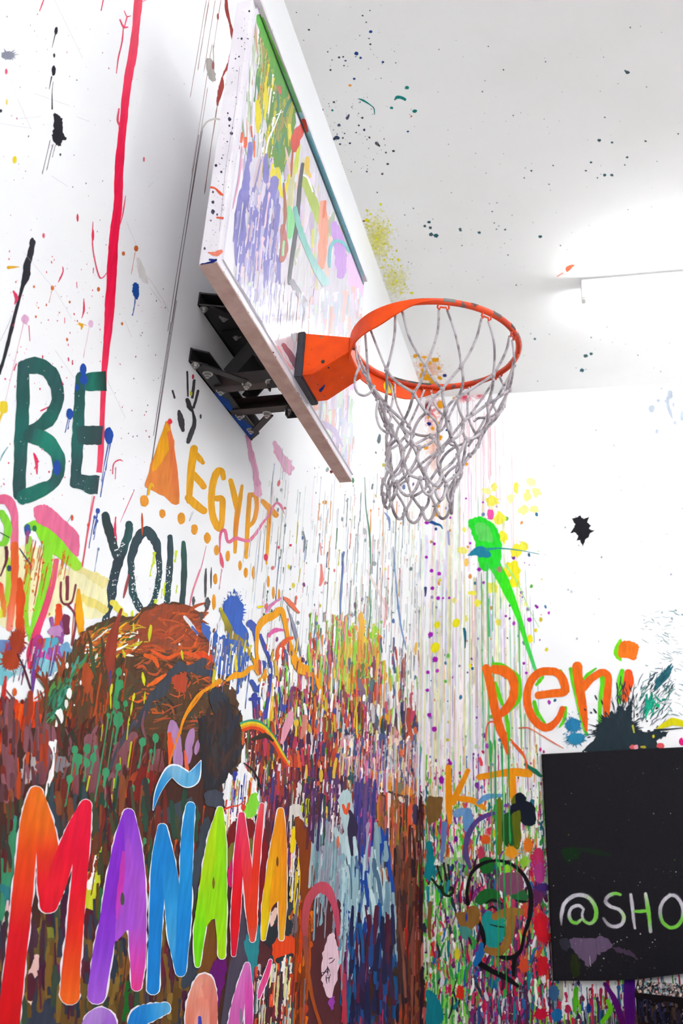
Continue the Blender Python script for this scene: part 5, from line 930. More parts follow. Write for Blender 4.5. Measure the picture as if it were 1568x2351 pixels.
# rose stain and amber drops in the corner
K.crop(880, 860, 5.345)
K.fog((600, 480), 170, 330, 'ee6a78', .6, label='rosy sprayed stain in the corner'); K.fog((545, 400), 80, 110, '8a1428', .95); K.fog((1000, 270), 150, 110, 'ee4a6a', .75, label='rose pink sprayed spot below the ceiling'); K.fog((1180, 250), 100, 90, 'ee5a74', .7); K.fog((620, 900), 120, 500, 'f8a888', .5); K.fog((680, 360), 60, 60, 'b04a50', .6)
for p, rx, ry in (((705, 370), 40, 52), ((685, 628), 30, 48), ((680, 772), 42, 36), ((515, 885), 40, 34), ((605, 660), 26, 24), ((555, 525), 18, 16), ((615, 525), 18, 18), ((750, 632), 12, 18), ((660, 1615), 34, 30), ((660, 1715), 44, 34), ((690, 460), 18, 16), ((680, 1395), 20, 18), ((1020, 1100), 24, 22), ((870, 290), 24, 18)): K.B(p, rx, ry, 'fca81c', rough=.2)
K.B((560, 605), 26, 26, '1c2680', rough=.2); K.B((778, 682), 16, 14, '202a70', rough=.2); K.B((535, 1818), 30, 22, 'c818c0'); K.S([(575, 1805), (640, 1830), (700, 1850), (725, 1890)], [40, 40, 26, 14], '164a98', '1a6a90', rough=.12); K.B((645, 1895), 18, 20, '1a4a80')
K.drips('paint_runs', [(900, 300), (1300, 300), (1450, 700), (900, 700)], 26, 'f6c8d0 f4d8e0 f2c0c8', (300, 1500), (4, 12), 0)
for x, y, L in ((430, 400, 500), (470, 500, 900), (495, 800, 1400), (450, 300, 400)): K.D((x, y), L, 26, 'f4b0b8')
# yellow spots, green comet, violet drops
K.crop(780, 1080, 3.4087)
for p, rx, ry, c in (((1210, 130), 26, 34, 'fbf07a'), ((1150, 160), 40, 24, 'fbf49a'), ((1195, 240), 54, 40, 'faf060'), ((1380, 140), 22, 46, 'faf060'), ((1340, 220), 30, 40, 'fcf6b0'), ((1465, 200), 30, 44, 'fbf494'), ((1430, 310), 40, 38, 'fbf29a'), ((1520, 300), 40, 34, 'fbf49a'), ((1500, 90), 34, 34, 'fcf6b0'), ((1540, 170), 40, 40, 'fbf49a'), ((1250, 380), 50, 60, 'faf050'), ((1280, 520), 34, 50, 'faf03c'), ((1440, 590), 36, 40, 'faf050'), ((1380, 630), 44, 56, 'faf03c'), ((1350, 780), 60, 70, 'f9ee28'), ((1370, 870), 50, 50, 'f9ee20'), ((1200, 920), 46, 44, 'faf060'), ((960, 625), 40, 30, 'faf27a'), ((975, 465), 18, 22, 'faf27a'), ((1040, 960), 36, 20, 'faf050'), ((1080, 1035), 30, 28, 'faf050'), ((1240, 1190), 22, 30, 'faf060'), ((1490, 1320), 24, 36, 'faf018'), ((1020, 1530), 12, 20, 'f9ee18'), ((895, 1020), 20, 22, 'fbf29a'), ((990, 1160), 16, 24, 'fbf28a'), ((1455, 1045), 16, 20, 'fbf49a')):
    K.B(p, rx, ry, c, rough=.28, name='paint_spot')
for p, rx, ry in (((748, 1387), 34, 44), ((910, 1195), 28, 38), ((763, 1208), 24, 28)): K.B(p, rx, ry, 'f7ec1c', ang=.4, name='paint_spot', label='yellow oval drop')
K.B((990, 720), 18, 34, 'fbc85a'); K.B((1180, 345), 30, 46, 'f25aa8', label='hot pink drop above the green splash', rough=.15)
K.mark('paint_splash', [K.ribbon([(1200, 720), (1270, 850), (1340, 1000), (1400, 1150), (1460, 1350), (1530, 1560)], [100, 90, 66, 44, 34, 26], ['32e020', '3ce81c', '38e61a', '40e030', '58e080'], .08), K.poly([(1005, 400), (1050, 372), (1110, 362), (1180, 400), (1230, 455), (1262, 540), (1268, 640), (1245, 790), (1185, 760), (1150, 790), (1095, 765), (1075, 660), (1062, 570), (1032, 490)], '28de30', 2.0)], 'bright green splash with a comet tail')
K.P([(1060, 420), (1120, 410), (1180, 460), (1200, 560), (1150, 560), (1090, 540)], '62d860', rough=2)
for x, y, L, w in ((1155, 720, 1450, 14), (1165, 1000, 300, 18), (1110, 800, 1300, 12), (1190, 750, 500, 8), (1215, 760, 400, 8), (1400, 1180, 980, 12), (1250, 700, 380, 7), (1450, 1900, 280, 8), (1200, 1450, 700, 16)): K.D((x, y), L, w, '5cc878')
K.S([(1300, 740), (1390, 880), (1480, 1080), (1560, 1230)], [16, 10, 6, 4], 'a8e88a')
K.S([(1005, 665), (1060, 640), (1110, 640), (1160, 660)], [8, 60, 84, 50], '1f86a4', rough=.12, label='teal blue swipe across the green splash'); K.S([(1150, 620), (1250, 610), (1400, 625), (1560, 655)], [24, 14, 8, 5], '2a9a8a', '3a9ab0', rough=.1)
for p, r in (((678, 680), 12), ((718, 785), 15), ((778, 808), 16), ((725, 922), 15), ((770, 1000), 16), ((808, 1000), 9), ((857, 998), 11), ((740, 575), 12), ((710, 1285), 20), ((747, 1480), 22), ((690, 1580), 15), ((685, 1720), 14), ((700, 1915), 17), ((740, 2025), 21), ((1020, 570), 10), ((1485, 1168), 18), ((1300, 1140), 10), ((1545, 1070), 12), ((1440, 1510), 11), ((1460, 1585), 11), ((1120, 250), 8), ((988, 220), 8), ((865, 370), 9), ((685, 410), 12), ((1090, 775), 16)): K.X(p, r, r, 'b018bc', spikes=9, reach=.35, sat=3, spread=2.2)
K.B((1250, 775), 24, 24, 'a88870'); K.S([(972, 1240), (982, 1290), (980, 1390)], [20, 24, 8], '1f6e84', rough=.2); K.D((980, 1400), 420, 5, 'b0b8d0'); K.S([(850, 480), (855, 580)], [20, 14], 'a0a0cc', rough=.2); K.B((1038, 1550), 11, 14, '1a6aa0'); K.D((1040, 1560), 150, 5, 'b0c8d8')
K.S([(670, 920), (668, 985)], [24, 10], '3a4a7a', rough=.2)
# black blot
K.crop(0, 0, 1)
K.mark('paint_splat', [K.poly([(1313, 1190), (1324, 1188), (1332, 1183), (1340, 1192), (1352, 1186), (1349, 1200), (1358, 1206), (1352, 1214), (1367, 1219), (1355, 1224), (1352, 1232), (1344, 1238), (1338, 1257), (1332, 1240), (1322, 1242), (1328, 1230), (1318, 1222), (1310, 1224), (1317, 1212), (1320, 1204)], '14121a', 1.0, smooth=False, n=3), K.splat((1334, 1214), 14, 18, '14121a', 12, .5, 16, 2.2)], 'black ink blot on the white end wall')
# pale grey spots high on the right
K.crop(1200, 840, 4.261)
for p, rx, ry in (((1440, 280), 30, 44), ((1262, 420), 34, 40), ((1325, 340), 18, 18), ((1400, 345), 16, 20), ((1490, 555), 18, 24), ((1560, 490), 26, 50), ((1312, 640), 20, 26), ((1475, 380), 12, 26), ((1358, 222), 12, 12)): K.B(p, rx, ry, 'aab2be', rough=.2)
K.S([(1420, 310), (1420, 380), (1440, 450), (1465, 515)], [34, 36, 40, 12], 'a8b0bc', rough=.15)
for x, y, L in ((1265, 450, 300), (1350, 300, 500), (1440, 540, 700), (1560, 560, 500), (1300, 700, 300)): K.D((x, y), L, 6, 'c8ccd4')
# the painting goes on past the picture's edges here too
K.crop(0, 0, 1)
K.P([(945, 2345), (1250, 2345), (1900, 2345), (1900, 3100), (935, 3100)], '6a5a66', rough=4)
K.drips('paint_runs', [(945, 2330), (1900, 2330), (1900, 3000), (935, 3000)], 420, '5ae03a c81a4a 1a8a94 8a2a7a 4a2a5a e8e0e8 e82a6a 3a8a2a 1a6ab0 2a1a2a', (30, 160), (3, 12), .2)
K.drips('paint_runs', [(1460, 2225), (1900, 2215), (1900, 2380), (1460, 2360)], 160, '5ae03a c81a4a 6a8ac8 8a2a7a 4a2a5a e8e0e8 2a5a5a 8a9ab8 3a3a4a', (20, 90), (2, 10), .2)
K.dots('paint_specks', [(1568, 900), (1950, 900), (1950, 1700), (1568, 1700)], 60, 'b0b8c4 4a8088 2a6a70 9ab0b8', (.8, 5), 1.6)
# ---- lower part: dense base, then named marks
K.crop(780, 1680, 3.0745)
GP = '5ae03a 8ae85a f4f2ee e8e8f0 7a3aa8 c83a8a f0f0e0 3a9a4a f6f6ee b8e8a0 6a8ac8'
K.drips('paint_runs', [(560, 60), (1440, 60), (1440, 560), (560, 560)], 240, GP+' f8f4d8 e8b0b0 f0a060', (60, 300), (4, 14), .2)
K.drips('paint_runs', [(560, 500), (1450, 500), (1480, 1000), (550, 1000)], 440, GP+' c81a4a e8502a 2a7a8a f08a1a e82a6a 3a2a5a', (50, 300), (6, 22), .3)
K.P([(520, 980), (700, 900), (1000, 900), (1470, 900), (1500, 2063), (500, 2063)], 'b8bca4', rough=4)
K.drips('paint_runs', [(535, 880), (1460, 880), (1510, 2063), (520, 2063)], 1100, GP+' c81a4a e8402a 1a8a94 8a2a7a 4a2a5a 2a3a4a e82a6a 3a8a2a 1a6ab0 9a3a3a 2a1a2a 5a1a4a', (60, 300), (6, 26), .25)
K.drips('paint_runs', [(590, 880), (860, 880), (900, 2063), (590, 2063)], 160, '5ae03a 8ae85a e8f4e0 3ab04a a8f080 f0f0ea', (60, 320), (8, 26), .2); K.drips('paint_runs', [(980, 900), (1400, 900), (1480, 1700), (1000, 1700)], 330, 'c81a5a d83a6a 8a3a7a e8502a 5a3a6a b02a4a 2a8a8a f08a3a 6a2a5a', (60, 300), (8, 28), .2)
K.drips('paint_runs', [(950, 1650), (1500, 1650), (1568, 2063), (900, 2063)], 420, '5a2a4a 7a2a5a 3a3a5a 8a2a7a e8e0e8 6ac03a 1a5a9a c82a6a 4a2a3a a0a0b8', (60, 260), (8, 26), .2)
K.dots('paint_specks', [(600, 100), (1440, 100), (1480, 2000), (600, 2000)], 420, GP+' 2a3a3a 8a18b0 c81a5a f0c030', (2, 13), 1.8)
K.drips('paint_runs', [(515, 420), (592, 420), (596, 2063), (505, 2063)], 150, '5a2a24 6a3a28 8a3a28 4a2428 7a3a3a c8605a 3a2430 a05a3a d08078', (160, 620), (10, 34), .1)
K.scrawl('brush_dabs', [(600, 950), (1450, 950), (1500, 2063), (600, 2063)], 330, '3ab04a 8a2a7a c81a4a 2a3a4a e8502a 1a8a94 f0f0ea 5a2a5a 8ae85a 4a1a3a e8e8f0 d83a6a 2a6ab0', (30, 150), (8, 28), (-1.9, -1.2), .4, .3, taper=(.8, 1, .7))
K.scrawl('brush_dabs', [(590, 480), (1440, 520), (1450, 950), (590, 950)], 160, '5ae03a f4f2ee 7a3aa8 3a9a4a c83a8a f0f0e0 8ae85a e8602a 2a7a8a', (24, 110), (6, 20), (-1.9, -1.2), .4, .3, taper=(.8, 1, .7))
# corner teal, ochre square
K.S([(632, 790), (640, 900), (625, 1010), (630, 1040)], [40, 60, 60, 30], '0c8c98', rough=.12, label='teal patch beside the corner'); K.S([(620, 1100), (625, 1230)], [24, 16], '2a9aa8', rough=.2); K.P([(615, 460), (680, 460), (722, 465), (720, 560), (700, 610), (660, 645), (615, 640)], '866434', rough=2, label='ochre brown square patch beside the corner'); K.P([(610, 1850), (670, 1840), (720, 1960), (720, 2063), (620, 2063)], '0e8a9a', rough=3); K.S([(640, 1210), (630, 1400), (640, 1460)], [30, 30, 16], '8a6434', rough=.2)
K.S([(770, 200), (780, 225), (760, 235)], [20, 30, 14], 'a018b0', rough=.3); K.X((718, 340), 18, 28, 'a018b0', sat=6); K.B((820, 757), 15, 22, '7a10a0'); K.B((722, 770), 18, 18, '8a1c30')
# K T
AM = ['fca010', 'fb9a0c', 'fca414']
K.mark('painted_letter', [K.ribbon([(766, 250), (770, 400), (772, 520), (778, 640)], [40, 46, 50, 30], AM, .06), K.ribbon([(905, 275), (870, 350), (830, 430), (800, 500)], [34, 40, 44, 40], AM, .06), K.ribbon([(800, 465), (870, 475), (950, 490), (1020, 540)], [36, 40, 44, 30], AM, .06)], 'amber painted letter K near the corner')
K.mark('painted_letter', [K.ribbon([(985, 320), (1100, 300), (1220, 285), (1335, 295)], [44, 46, 60, 56], AM, .06), K.ribbon([(1210, 310), (1222, 420), (1228, 500)], [60, 54, 40], AM, .06)], 'amber painted letter T near the black canvas')
K.S([(980, 500), (1040, 460), (1140, 450)], [30, 40, 26], '6aa4dc', rough=.1); K.S([(900, 570), (905, 640), (895, 690)], [70, 70, 40], '6aa0d8', rough=.15); K.S([(740, 650), (735, 750), (725, 850), (720, 920)], [40, 36, 30, 16], '6a8ac4', rough=.15); K.S([(820, 580), (860, 560)], 50, '7aaadc', rough=.2)
K.S([(1160, 565), (1050, 585), (960, 640), (905, 740), (890, 860), (920, 960)], [20, 30, 36, 40, 40, 26], '6a3a9a', '5a4a90', '5a4a82', rough=.1, label='violet arc left of the painted face')
K.P([(1105, 500), (1145, 490), (1150, 700), (1140, 860), (1100, 820)], '7a7a14', rough=2); K.P([(1150, 600), (1240, 560), (1270, 620), (1265, 800), (1160, 800)], '245a24', rough=2, label='dark green block above the painted face'); K.P([(1215, 490), (1270, 480), (1275, 780), (1230, 800)], '667010', rough=2)
K.P([(1195, 590), (1210, 520), (1240, 500), (1240, 450), (1275, 428), (1310, 455), (1320, 490), (1372, 520), (1385, 640), (1340, 665), (1280, 640), (1275, 560), (1230, 570)], '101828', rough=1.5, label='navy black house-shaped patch')
for p, rx, ry, c in (((1030, 760), 40, 40, 'e8601c'), ((1330, 800), 40, 60, 'f0801c'), ((1210, 850), 50, 50, 'f4a01c'), ((1060, 700), 30, 30, 'e83a5a'), ((1400, 880), 50, 70, 'c83060'), ((1180, 980), 34, 50, '9ae02c'), ((1300, 920), 36, 40, '9ad83a'), ((1420, 1330), 60, 70, 'e02a4a'), ((1440, 1440), 50, 60, 'd8182c'), ((1090, 720), 26, 26, 'c8d030'), ((1000, 860), 30, 60, 'c83a5a'), ((1410, 1000), 50, 90, 'b83a8a'), ((1400, 1150), 50, 70, '6a2a5a'), ((1300, 1650), 40, 60, 'e8502a'), ((1430, 1660), 40, 60, 'd8304a'), ((830, 1570), 26, 46, 'e8dc2c'), ((850, 1840), 34, 60, 'e8301c')): K.X(p, rx*.8, ry*.85, c, spikes=18, reach=1.0, sat=14, spread=2.0)
# black handprint
for pts, w in (([(690, 950), (705, 1010), (720, 1060)], 16), ([(735, 930), (745, 1000), (755, 1050)], 18), ([(765, 940), (775, 1040)], 16), ([(650, 1040), (690, 1090), (720, 1120)], 18), ([(715, 1090), (730, 1140), (770, 1160), (800, 1130), (790, 1100)], 22)): K.S(pts, w, '22301f', rough=.2, label='dark green handprint with spread fingers' if len(pts) == 5 else None)
# painted face in outline
K.P([(985, 900), (1060, 885), (1095, 930), (1060, 1000), (1000, 990)], '186a28', rough=2); K.P([(960, 1180), (1010, 1120), (1080, 1110), (1140, 1160), (1080, 1200), (980, 1220)], '1c6a2c', rough=2); K.P([(1190, 1130), (1290, 1110), (1330, 1170), (1260, 1200)], '2a6a3a', rough=2); K.P([(1000, 1330), (1050, 1265), (1100, 1300), (1160, 1330), (1160, 1440), (1100, 1520), (1040, 1500)], '1a9c98', rough=2, label='turquoise cheek of the painted face'); K.P([(1120, 1020), (1260, 1000), (1300, 1100), (1200, 1150), (1120, 1100)], '8a4a6a', rough=2)
K.S([(1030, 1210), (1080, 1190), (1150, 1215)], [10, 24, 10], '14201a', rough=.15); K.S([(1240, 1190), (1290, 1200), (1330, 1195)], [8, 20, 8], '14201a', rough=.15); K.S([(1045, 1255), (1080, 1235), (1115, 1265)], [6, 16, 8], '0c1412'); K.S([(1060, 1360), (1120, 1375), (1170, 1380)], [6, 12, 6], '10302c')
K.mark('painted_face_outline', [K.ribbon([(905, 1215), (898, 1120), (930, 1000), (1000, 935), (1090, 910), (1190, 925), (1280, 990), (1335, 1090), (1350, 1200), (1335, 1330), (1300, 1440), (1280, 1540), (1235, 1600), (1225, 1720)], [30, 22, 24, 28, 20, 22, 28, 30, 34, 30, 22, 26, 34, 20], ['121014'], .1), K.ribbon([(980, 1330), (1010, 1430), (1015, 1520), (975, 1600)], [20, 34, 24, 36], ['121014'], .15), K.ribbon([(980, 1630), (1080, 1690), (1170, 1735), (1255, 1795)], [40, 34, 40, 24], ['121014'], .15), K.ribbon([(1110, 1580), (1180, 1600), (1240, 1580)], [20, 34, 26], ['121014'], .15)], 'black outline of a painted head and neck')
K.S([(960, 1640), (1000, 1560), (1000, 1500)], [40, 50, 30], '1a70b8', rough=.2)
K.P([(818, 1285), (880, 1270), (930, 1225), (985, 1250), (985, 1330), (930, 1400), (885, 1410), (835, 1350)], '96692e', rough=2, label='ochre heart-shaped patch beside the painted face'); K.X((895, 1310), 8, 28, '2a3aa0', sat=2); K.P([(850, 1380), (930, 1400), (900, 1470), (860, 1450)], '4a9a90', rough=3)
K.mark('painted_letter', [K.ribbon([(1095, 1305), (1180, 1275), (1275, 1272)], [50, 60, 54], ['a87430'], .06), K.ribbon([(1210, 1290), (1205, 1400), (1170, 1510), (1110, 1555), (1040, 1540)], [66, 62, 62, 60, 46], ['a87430', 'a06e2c'], .06)], 'ochre letter J painted over the face')
for x, L in ((1065, 760), (1100, 1500), (1190, 700), (1095, 900), (1145, 1000)): K.D((x, 60), L, 12, '30b058'); K.D((x+60, 900), L*.6, 8, '2a9a4a')
K.S([(1030, 60), (1040, -40), (1075, -70), (1150, -20), (1210, 60), (1290, 150), (1330, 250), (1370, 290)], [10, 10, 12, 10, 12, 14, 12, 8], 'ee5a34', rough=.2, label='thin orange-red looping line under the word peni')
K.S([(990, 190), (1000, 230)], [20, 26], 'f04a5a', rough=.25); K.S([(1310, 230), (1380, 280), (1420, 310)], [20, 34, 24], '1a7a5a', rough=.25); K.X((1430, 1100), 50, 30, '4a2a7a', sat=4)
# ---- peni
K.crop(1050, 1280, 4.52)
PO, PG = ['fb7218', 'fa6c14', 'f9641a'], ['62dc14', '6ee012', '5ad81c']
K.mark('painted_letter', [K.ribbon([(370, 1105), (460, 1115), (545, 1175), (630, 1235), (650, 1340), (640, 1470), (530, 1600)], [34, 44, 50, 44, 40, 40, 30], PG, .1), K.ribbon([(395, 1300), (430, 1420), (470, 1530)], [30, 44, 30], PG, .1), K.ribbon([(505, 1620), (525, 1760), (535, 1900)], [40, 44, 26], PG, .1),
    K.ribbon([(300, 1150), (345, 1330), (390, 1560), (440, 1760), (490, 1900), (520, 2040)], [90, 90, 90, 90, 66, 20], PO, .06), K.ribbon([(380, 1160), (480, 1180), (570, 1250), (590, 1370), (570, 1480), (490, 1590), (430, 1640)], [90, 110, 100, 84, 90, 90, 60], PO, .06)], 'orange letter p edged in green, of the word peni')
K.mark('painted_letter', [K.ribbon([(820, 1320), (860, 1270), (890, 1240)], [30, 40, 26], PG, .1), K.ribbon([(800, 1500), (830, 1610), (910, 1720)], [40, 44, 20], PG, .1), K.ribbon([(1120, 1560), (1110, 1680), (1060, 1760)], [40, 40, 20], PG, .1), K.ribbon([(1070, 1180), (1130, 1290), (1150, 1390)], [40, 44, 30], PG, .1),
    K.ribbon([(840, 1430), (980, 1410), (1110, 1390), (1100, 1280), (1040, 1200), (950, 1180), (840, 1200), (760, 1290), (725, 1420), (740, 1570), (800, 1690), (890, 1760), (970, 1750), (1050, 1670), (1090, 1570)], [80, 84, 90, 90, 84, 84, 84, 84, 80, 84, 84, 84, 80, 66, 60], PO, .05, n=6)], 'orange letter e edged in green, of the word peni')
K.crop(1330, 1380, 6.53)
K.mark('painted_letter', [K.ribbon([(-130, 1020), (-80, 1260), (-10, 1560), (60, 1850), (110, 2000)], [60, 70, 70, 60, 50], PG, .1), K.ribbon([(60, 1170), (130, 1100), (250, 1010)], [30, 50, 24], PG, .1), K.ribbon([(345, 1120), (350, 1260), (320, 1430), (310, 1640), (310, 1860)], [80, 84, 60, 60, 50], PG, .08),
    K.ribbon([(-30, 980), (-10, 1200), (30, 1450), (70, 1700), (105, 1940)], [150, 140, 130, 110, 40], PO, .06), K.ribbon([(60, 1310), (140, 1200), (250, 1110), (350, 1070), (430, 1130), (430, 1300), (410, 1480), (405, 1660), (390, 1760)], [110, 120, 110, 110, 110, 110, 120, 100, 60], PO, .06)], 'orange letter n edged in green, of the word peni')
K.mark('painted_letter', [K.ribbon([(640, 1050), (610, 1200), (600, 1350), (600, 1520)], [70, 90, 80, 60], PG, .06), K.poly([(600, 580), (640, 590), (640, 880), (590, 885), (540, 840), (515, 760), (545, 660)], '7ee40c', 1), K.ribbon([(735, 1080), (735, 1220), (700, 1350), (680, 1480)], [120, 160, 130, 90], ['fa5a20', 'f9581c', 'f8641c'], .06), K.poly([(610, 640), (680, 595), (790, 605), (890, 665), (880, 760), (850, 870), (790, 885), (690, 850), (600, 850), (580, 750)], 'fb7c1c', 1)], 'orange letter i edged in green, of the word peni')
# dark splash above the canvas
K.mark('paint_splash', [K.poly([(120, 2260), (200, 2100), (280, 1980), (200, 1940), (330, 1880), (360, 1790), (440, 1740), (480, 1650), (540, 1700), (600, 1560), (680, 1650), (760, 1500), (800, 1640), (790, 1800), (900, 1940), (1100, 1950), (1170, 1870), (1200, 1960), (1330, 1960), (1250, 2060), (1150, 2100), (1150, 2260)], '24333c', 2.5), K.splat((560, 1980), 330, 260, '24333c', 60, .5, 70, 2.3)], 'dark slate splash above the black canvas')
K.scrawl('splash_streaks', [(560, 1300), (800, 1250), (860, 1800), (480, 1900)], 60, '24333c 2c3c46 303a48', (60, 200), (6, 22), (-1.9, -1.1), .4); K.scrawl('splash_streaks', [(820, 1300), (1250, 1000), (1400, 1200), (1250, 1900), (820, 1900)], 110, '2a6a72 24464c 3a8a80 4a5a6a 2a3a44 8a86a0 1a7a6a', (50, 200), (5, 22), (-1.4, -.5), .5); K.scrawl('splash_streaks', [(900, 200), (1554, 100), (1554, 1700), (1300, 1700), (950, 900)], 110, '7aa0a4 4a8088 a0b4b8 2a6a70 b8c4c8', (30, 130), (4, 16), (-.3, .9), .5)
K.scrawl('splash_streaks', [(1090, 1250), (1330, 1030), (1340, 1120), (1140, 1350)], 26, '2a6a78 1f5a68', (100, 220), (20, 50), (-1.0, -.7), .2); K.scrawl('splash_streaks', [(980, 1300), (1150, 1400), (1100, 1650), (980, 1620)], 24, '10a88a 1a8a78 12c090', (60, 200), (16, 40), (.9, 2.1), .4); K.P([(1130, 1530), (1210, 1560), (1170, 1600)], '10c080', rough=1.5); K.B((1265, 1480), 34, 18, '12907a')
K.S([(1160, 1920), (1300, 1850), (1400, 1810), (1560, 1840)], [30, 90, 110, 90], 'e8de0c', rough=.12, label='yellow arc above the black canvas'); K.S([(1130, 1940), (1300, 1925), (1554, 1905)], [40, 26, 12], '24333c', rough=.15); K.S([(800, 1870), (820, 1970)], [30, 20], 'c8c840', rough=.2); K.B((1110, 2030), 18, 26, 'd8d020')
for p, rx, ry, c in (((800, 2190), 50, 34, 'f06a6a'), ((850, 2190), 40, 34, 'f0a0b0'), ((955, 2190), 44, 20, 'c8b02c'), ((1220, 2170), 60, 40, 'f05a62'), ((1530, 2110), 40, 60, 'f01a80')): K.B(p, rx, ry, c, rough=.2)
K.crop(1050, 1280, 4.52); K.X((1200, 1740), 80, 70, '2a86b8', spikes=30, reach=.6, sat=40, spread=2.0, label='blue speckled splash left of the dark splash'); K.X((1230, 1880), 90, 60, '2a8ab4', spikes=26, reach=.7, sat=30, spread=1.8); K.S([(560, 1920), (620, 1980), (700, 2080), (720, 2200)], [10, 20, 18, 10], 'f0642c', rough=.2); K.S([(640, 1770), (740, 1770), (850, 1830), (960, 1900), (1100, 1980)], [12, 14, 10, 14, 8], 'f2785a', rough=.2)
# ---- under the canvas
K.crop(1228, 1990, 4.612)
K.drips('paint_runs', [(0, 1180), (1568, 1120), (1568, 1665), (0, 1665)], 300, 'e8e4e8 6ad03a c82a5a 3a6ab0 8a2a4a f0f0e0 2a5a5a 9ae03a 4a2a5a e82a4a 8a9ab8', (80, 360), (10, 40), .2)
K.S([(740, 1240), (840, 1400), (900, 1560), (930, 1665)], [40, 60, 70, 60], '6a0c8a', '7a1080', rough=.1); K.S([(1000, 1180), (1000, 1400), (1010, 1665)], [110, 120, 90], '4a0c8a', '6a1298', '7a14a0', rough=.1, label='purple stripe under the black canvas'); K.S([(440, 1290), (430, 1400), (420, 1520)], [50, 60, 40], '62d020', rough=.2); K.S([(770, 1420), (800, 1520), (720, 1640)], [40, 50, 60], '7ae81a', rough=.2)
for p, rx, ry, c in (((60, 1560), 70, 60, 'd8103a'), ((230, 1570), 60, 70, '1a70b0'), ((60, 620), 70, 130, 'e0182a'), ((80, 1050), 60, 110, 'd81a2a'), ((570, 1500), 26, 50, '0c4a9a'), ((200, 1330), 60, 80, '3a6a9a')): K.X(p, rx, ry, c, spikes=12, reach=.4, sat=5, spread=1.6)

# ================================================================== paint on the ceiling
C = Canvas(CEIL, ceiling, 'ceil_paint', seed=31)
C.crop(640, 0, 4.8969)
DK = '3a4258 4a4a58 5a5a64 34406a'
for x, y, r in ((1025, 118, 8), (942, 175, 11), (983, 250, 9), (340, 335, 12), (1015, 432, 9), (1030, 498, 12), (550, 582, 9), (677, 645, 13), (723, 638, 11), (582, 786, 13), (620, 1148, 14), (490, 1235, 13), (866, 637, 7), (733, 737, 9), (940, 1325, 13), (960, 1460, 14), (870, 1490, 9), (1205, 1715, 11), (1288, 1698, 15), (1225, 1843, 14), (990, 1928, 11), (1165, 1955, 14), (1020, 1545, 13), (900, 1410, 11), (280, 452, 6), (198, 140, 7), (910, 400, 6), (1316, 706, 7), (1107, 2163, 9), (600, 675, 8), (1150, 880, 6), (690, 1620, 12), (800, 1610, 13), (720, 1550, 11), (740, 1500, 9)): C.B((x, y), r, r*.9, C.pick(DK), rough=.2)
for p, rx, ry in (((1032, 357), 20, 16), ((872, 602), 25, 21), ((920, 650), 15, 13), ((1170, 698), 15, 13), ((848, 886), 15, 13), ((1452, 1478), 14, 11), ((750, 682), 14, 8)): C.B(p, rx, ry, '1f4ea0', rough=.12, label='small blue drop on the ceiling')
for p, rx, ry in (((1442, 985), 25, 20), ((1268, 1213), 20, 15), ((1528, 1250), 26, 20), ((602, 1240), 14, 12)): C.B(p, rx, ry, '12948c', rough=.12)
C.S([(1305, 1120), (1330, 1095), (1380, 1098), (1420, 1118)], [16, 34, 34, 30], '12928c', rough=.12, label='teal squiggle on the ceiling'); C.S([(895, 1110), (950, 1130), (1030, 1180), (1070, 1220), (1076, 1285)], [8, 24, 12, 14, 12], '12928c', rough=.12, label='thin teal hook on the ceiling'); C.S([(610, 1570), (640, 1550), (670, 1550)], [20, 44, 34], '3c4868', rough=.2); C.B((678, 1408), 19, 17, '44587a', rough=.15); C.S([(770, 1330), (790, 1290)], [34, 16], '5a5a78', rough=.2); C.S([(1100, 1610), (1130, 1640)], [38, 22], '4a4a58', rough=.2)
C.B((800, 960), 18, 13, 'f8a030'); C.B((1490, 1307), 12, 11, 'f08a8a')
C.dots('paint_specks', [(440, 1050), (1000, 1000), (1250, 1500), (1100, 2000), (680, 1900)], 110, '6a6a78 8a8a94 7a8098 9aa0a8', (2, 9)); C.dots('paint_specks', [(100, 50), (1500, 50), (1567, 1500), (500, 900)], 60, '9a9aa0 8a8a94 b0b0b8', (2, 6))
C.crop(800, 460, 4.9)
for p, rx, ry in (((210, 225), 30, 22), ((290, 255), 40, 20), ((228, 295), 34, 22), ((330, 345), 44, 18), ((245, 425), 22, 24), ((325, 400), 20, 16), ((340, 500), 50, 20), ((410, 470), 36, 22), ((360, 560), 34, 40), ((470, 525), 34, 16), ((345, 600), 40, 16), ((410, 612), 28, 18), ((398, 670), 16, 18), ((248, 157), 16, 12), ((360, 45), 16, 16), ((488, 795), 16, 22), ((650, 975), 18, 18), ((512, 1010), 22, 18), ((590, 1040), 20, 20), ((712, 1042), 20, 14), ((560, 668), 18, 16), ((595, 850), 14, 18), ((520, 890), 26, 30)): C.B(p, rx, ry, 'fbf31a', rough=.3, name='paint_spot')
C.fog((330, 420), 230, 380, 'f6f03a', .55, label='yellow sprayed cloud along the ceiling edge'); C.fog((520, 900), 260, 300, 'f4ee6a', .45); C.dots('paint_specks', [(160, 100), (420, 100), (700, 1000), (480, 1050), (250, 500)], 150, 'fbf31a faf55a f8f26a', (3, 15)); C.B((172, 232), 16, 10, 'a86a1c')
C.crop(0, 0, 1)
C.fog((985, 850), 55, 55, 'f8c0a0', .7)
for x, y, rx, ry in ((954, 817, 6, 5), (973, 820, 7, 3), (1000, 826, 9, 6), (985, 834, 6, 5), (975, 850, 9, 5), (980, 866, 14, 10), (970, 862, 6, 6), (994, 878, 8, 8), (1010, 868, 5, 4), (966, 838, 4, 4), (1008, 845, 4, 4)): C.B((x, y), rx, ry, 'fbb00c', rough=.25, name='paint_spot')
C.B((1021, 862), 5, 4, '2a3a8a')
TL = '2a6470 3a7480 4a6a74'
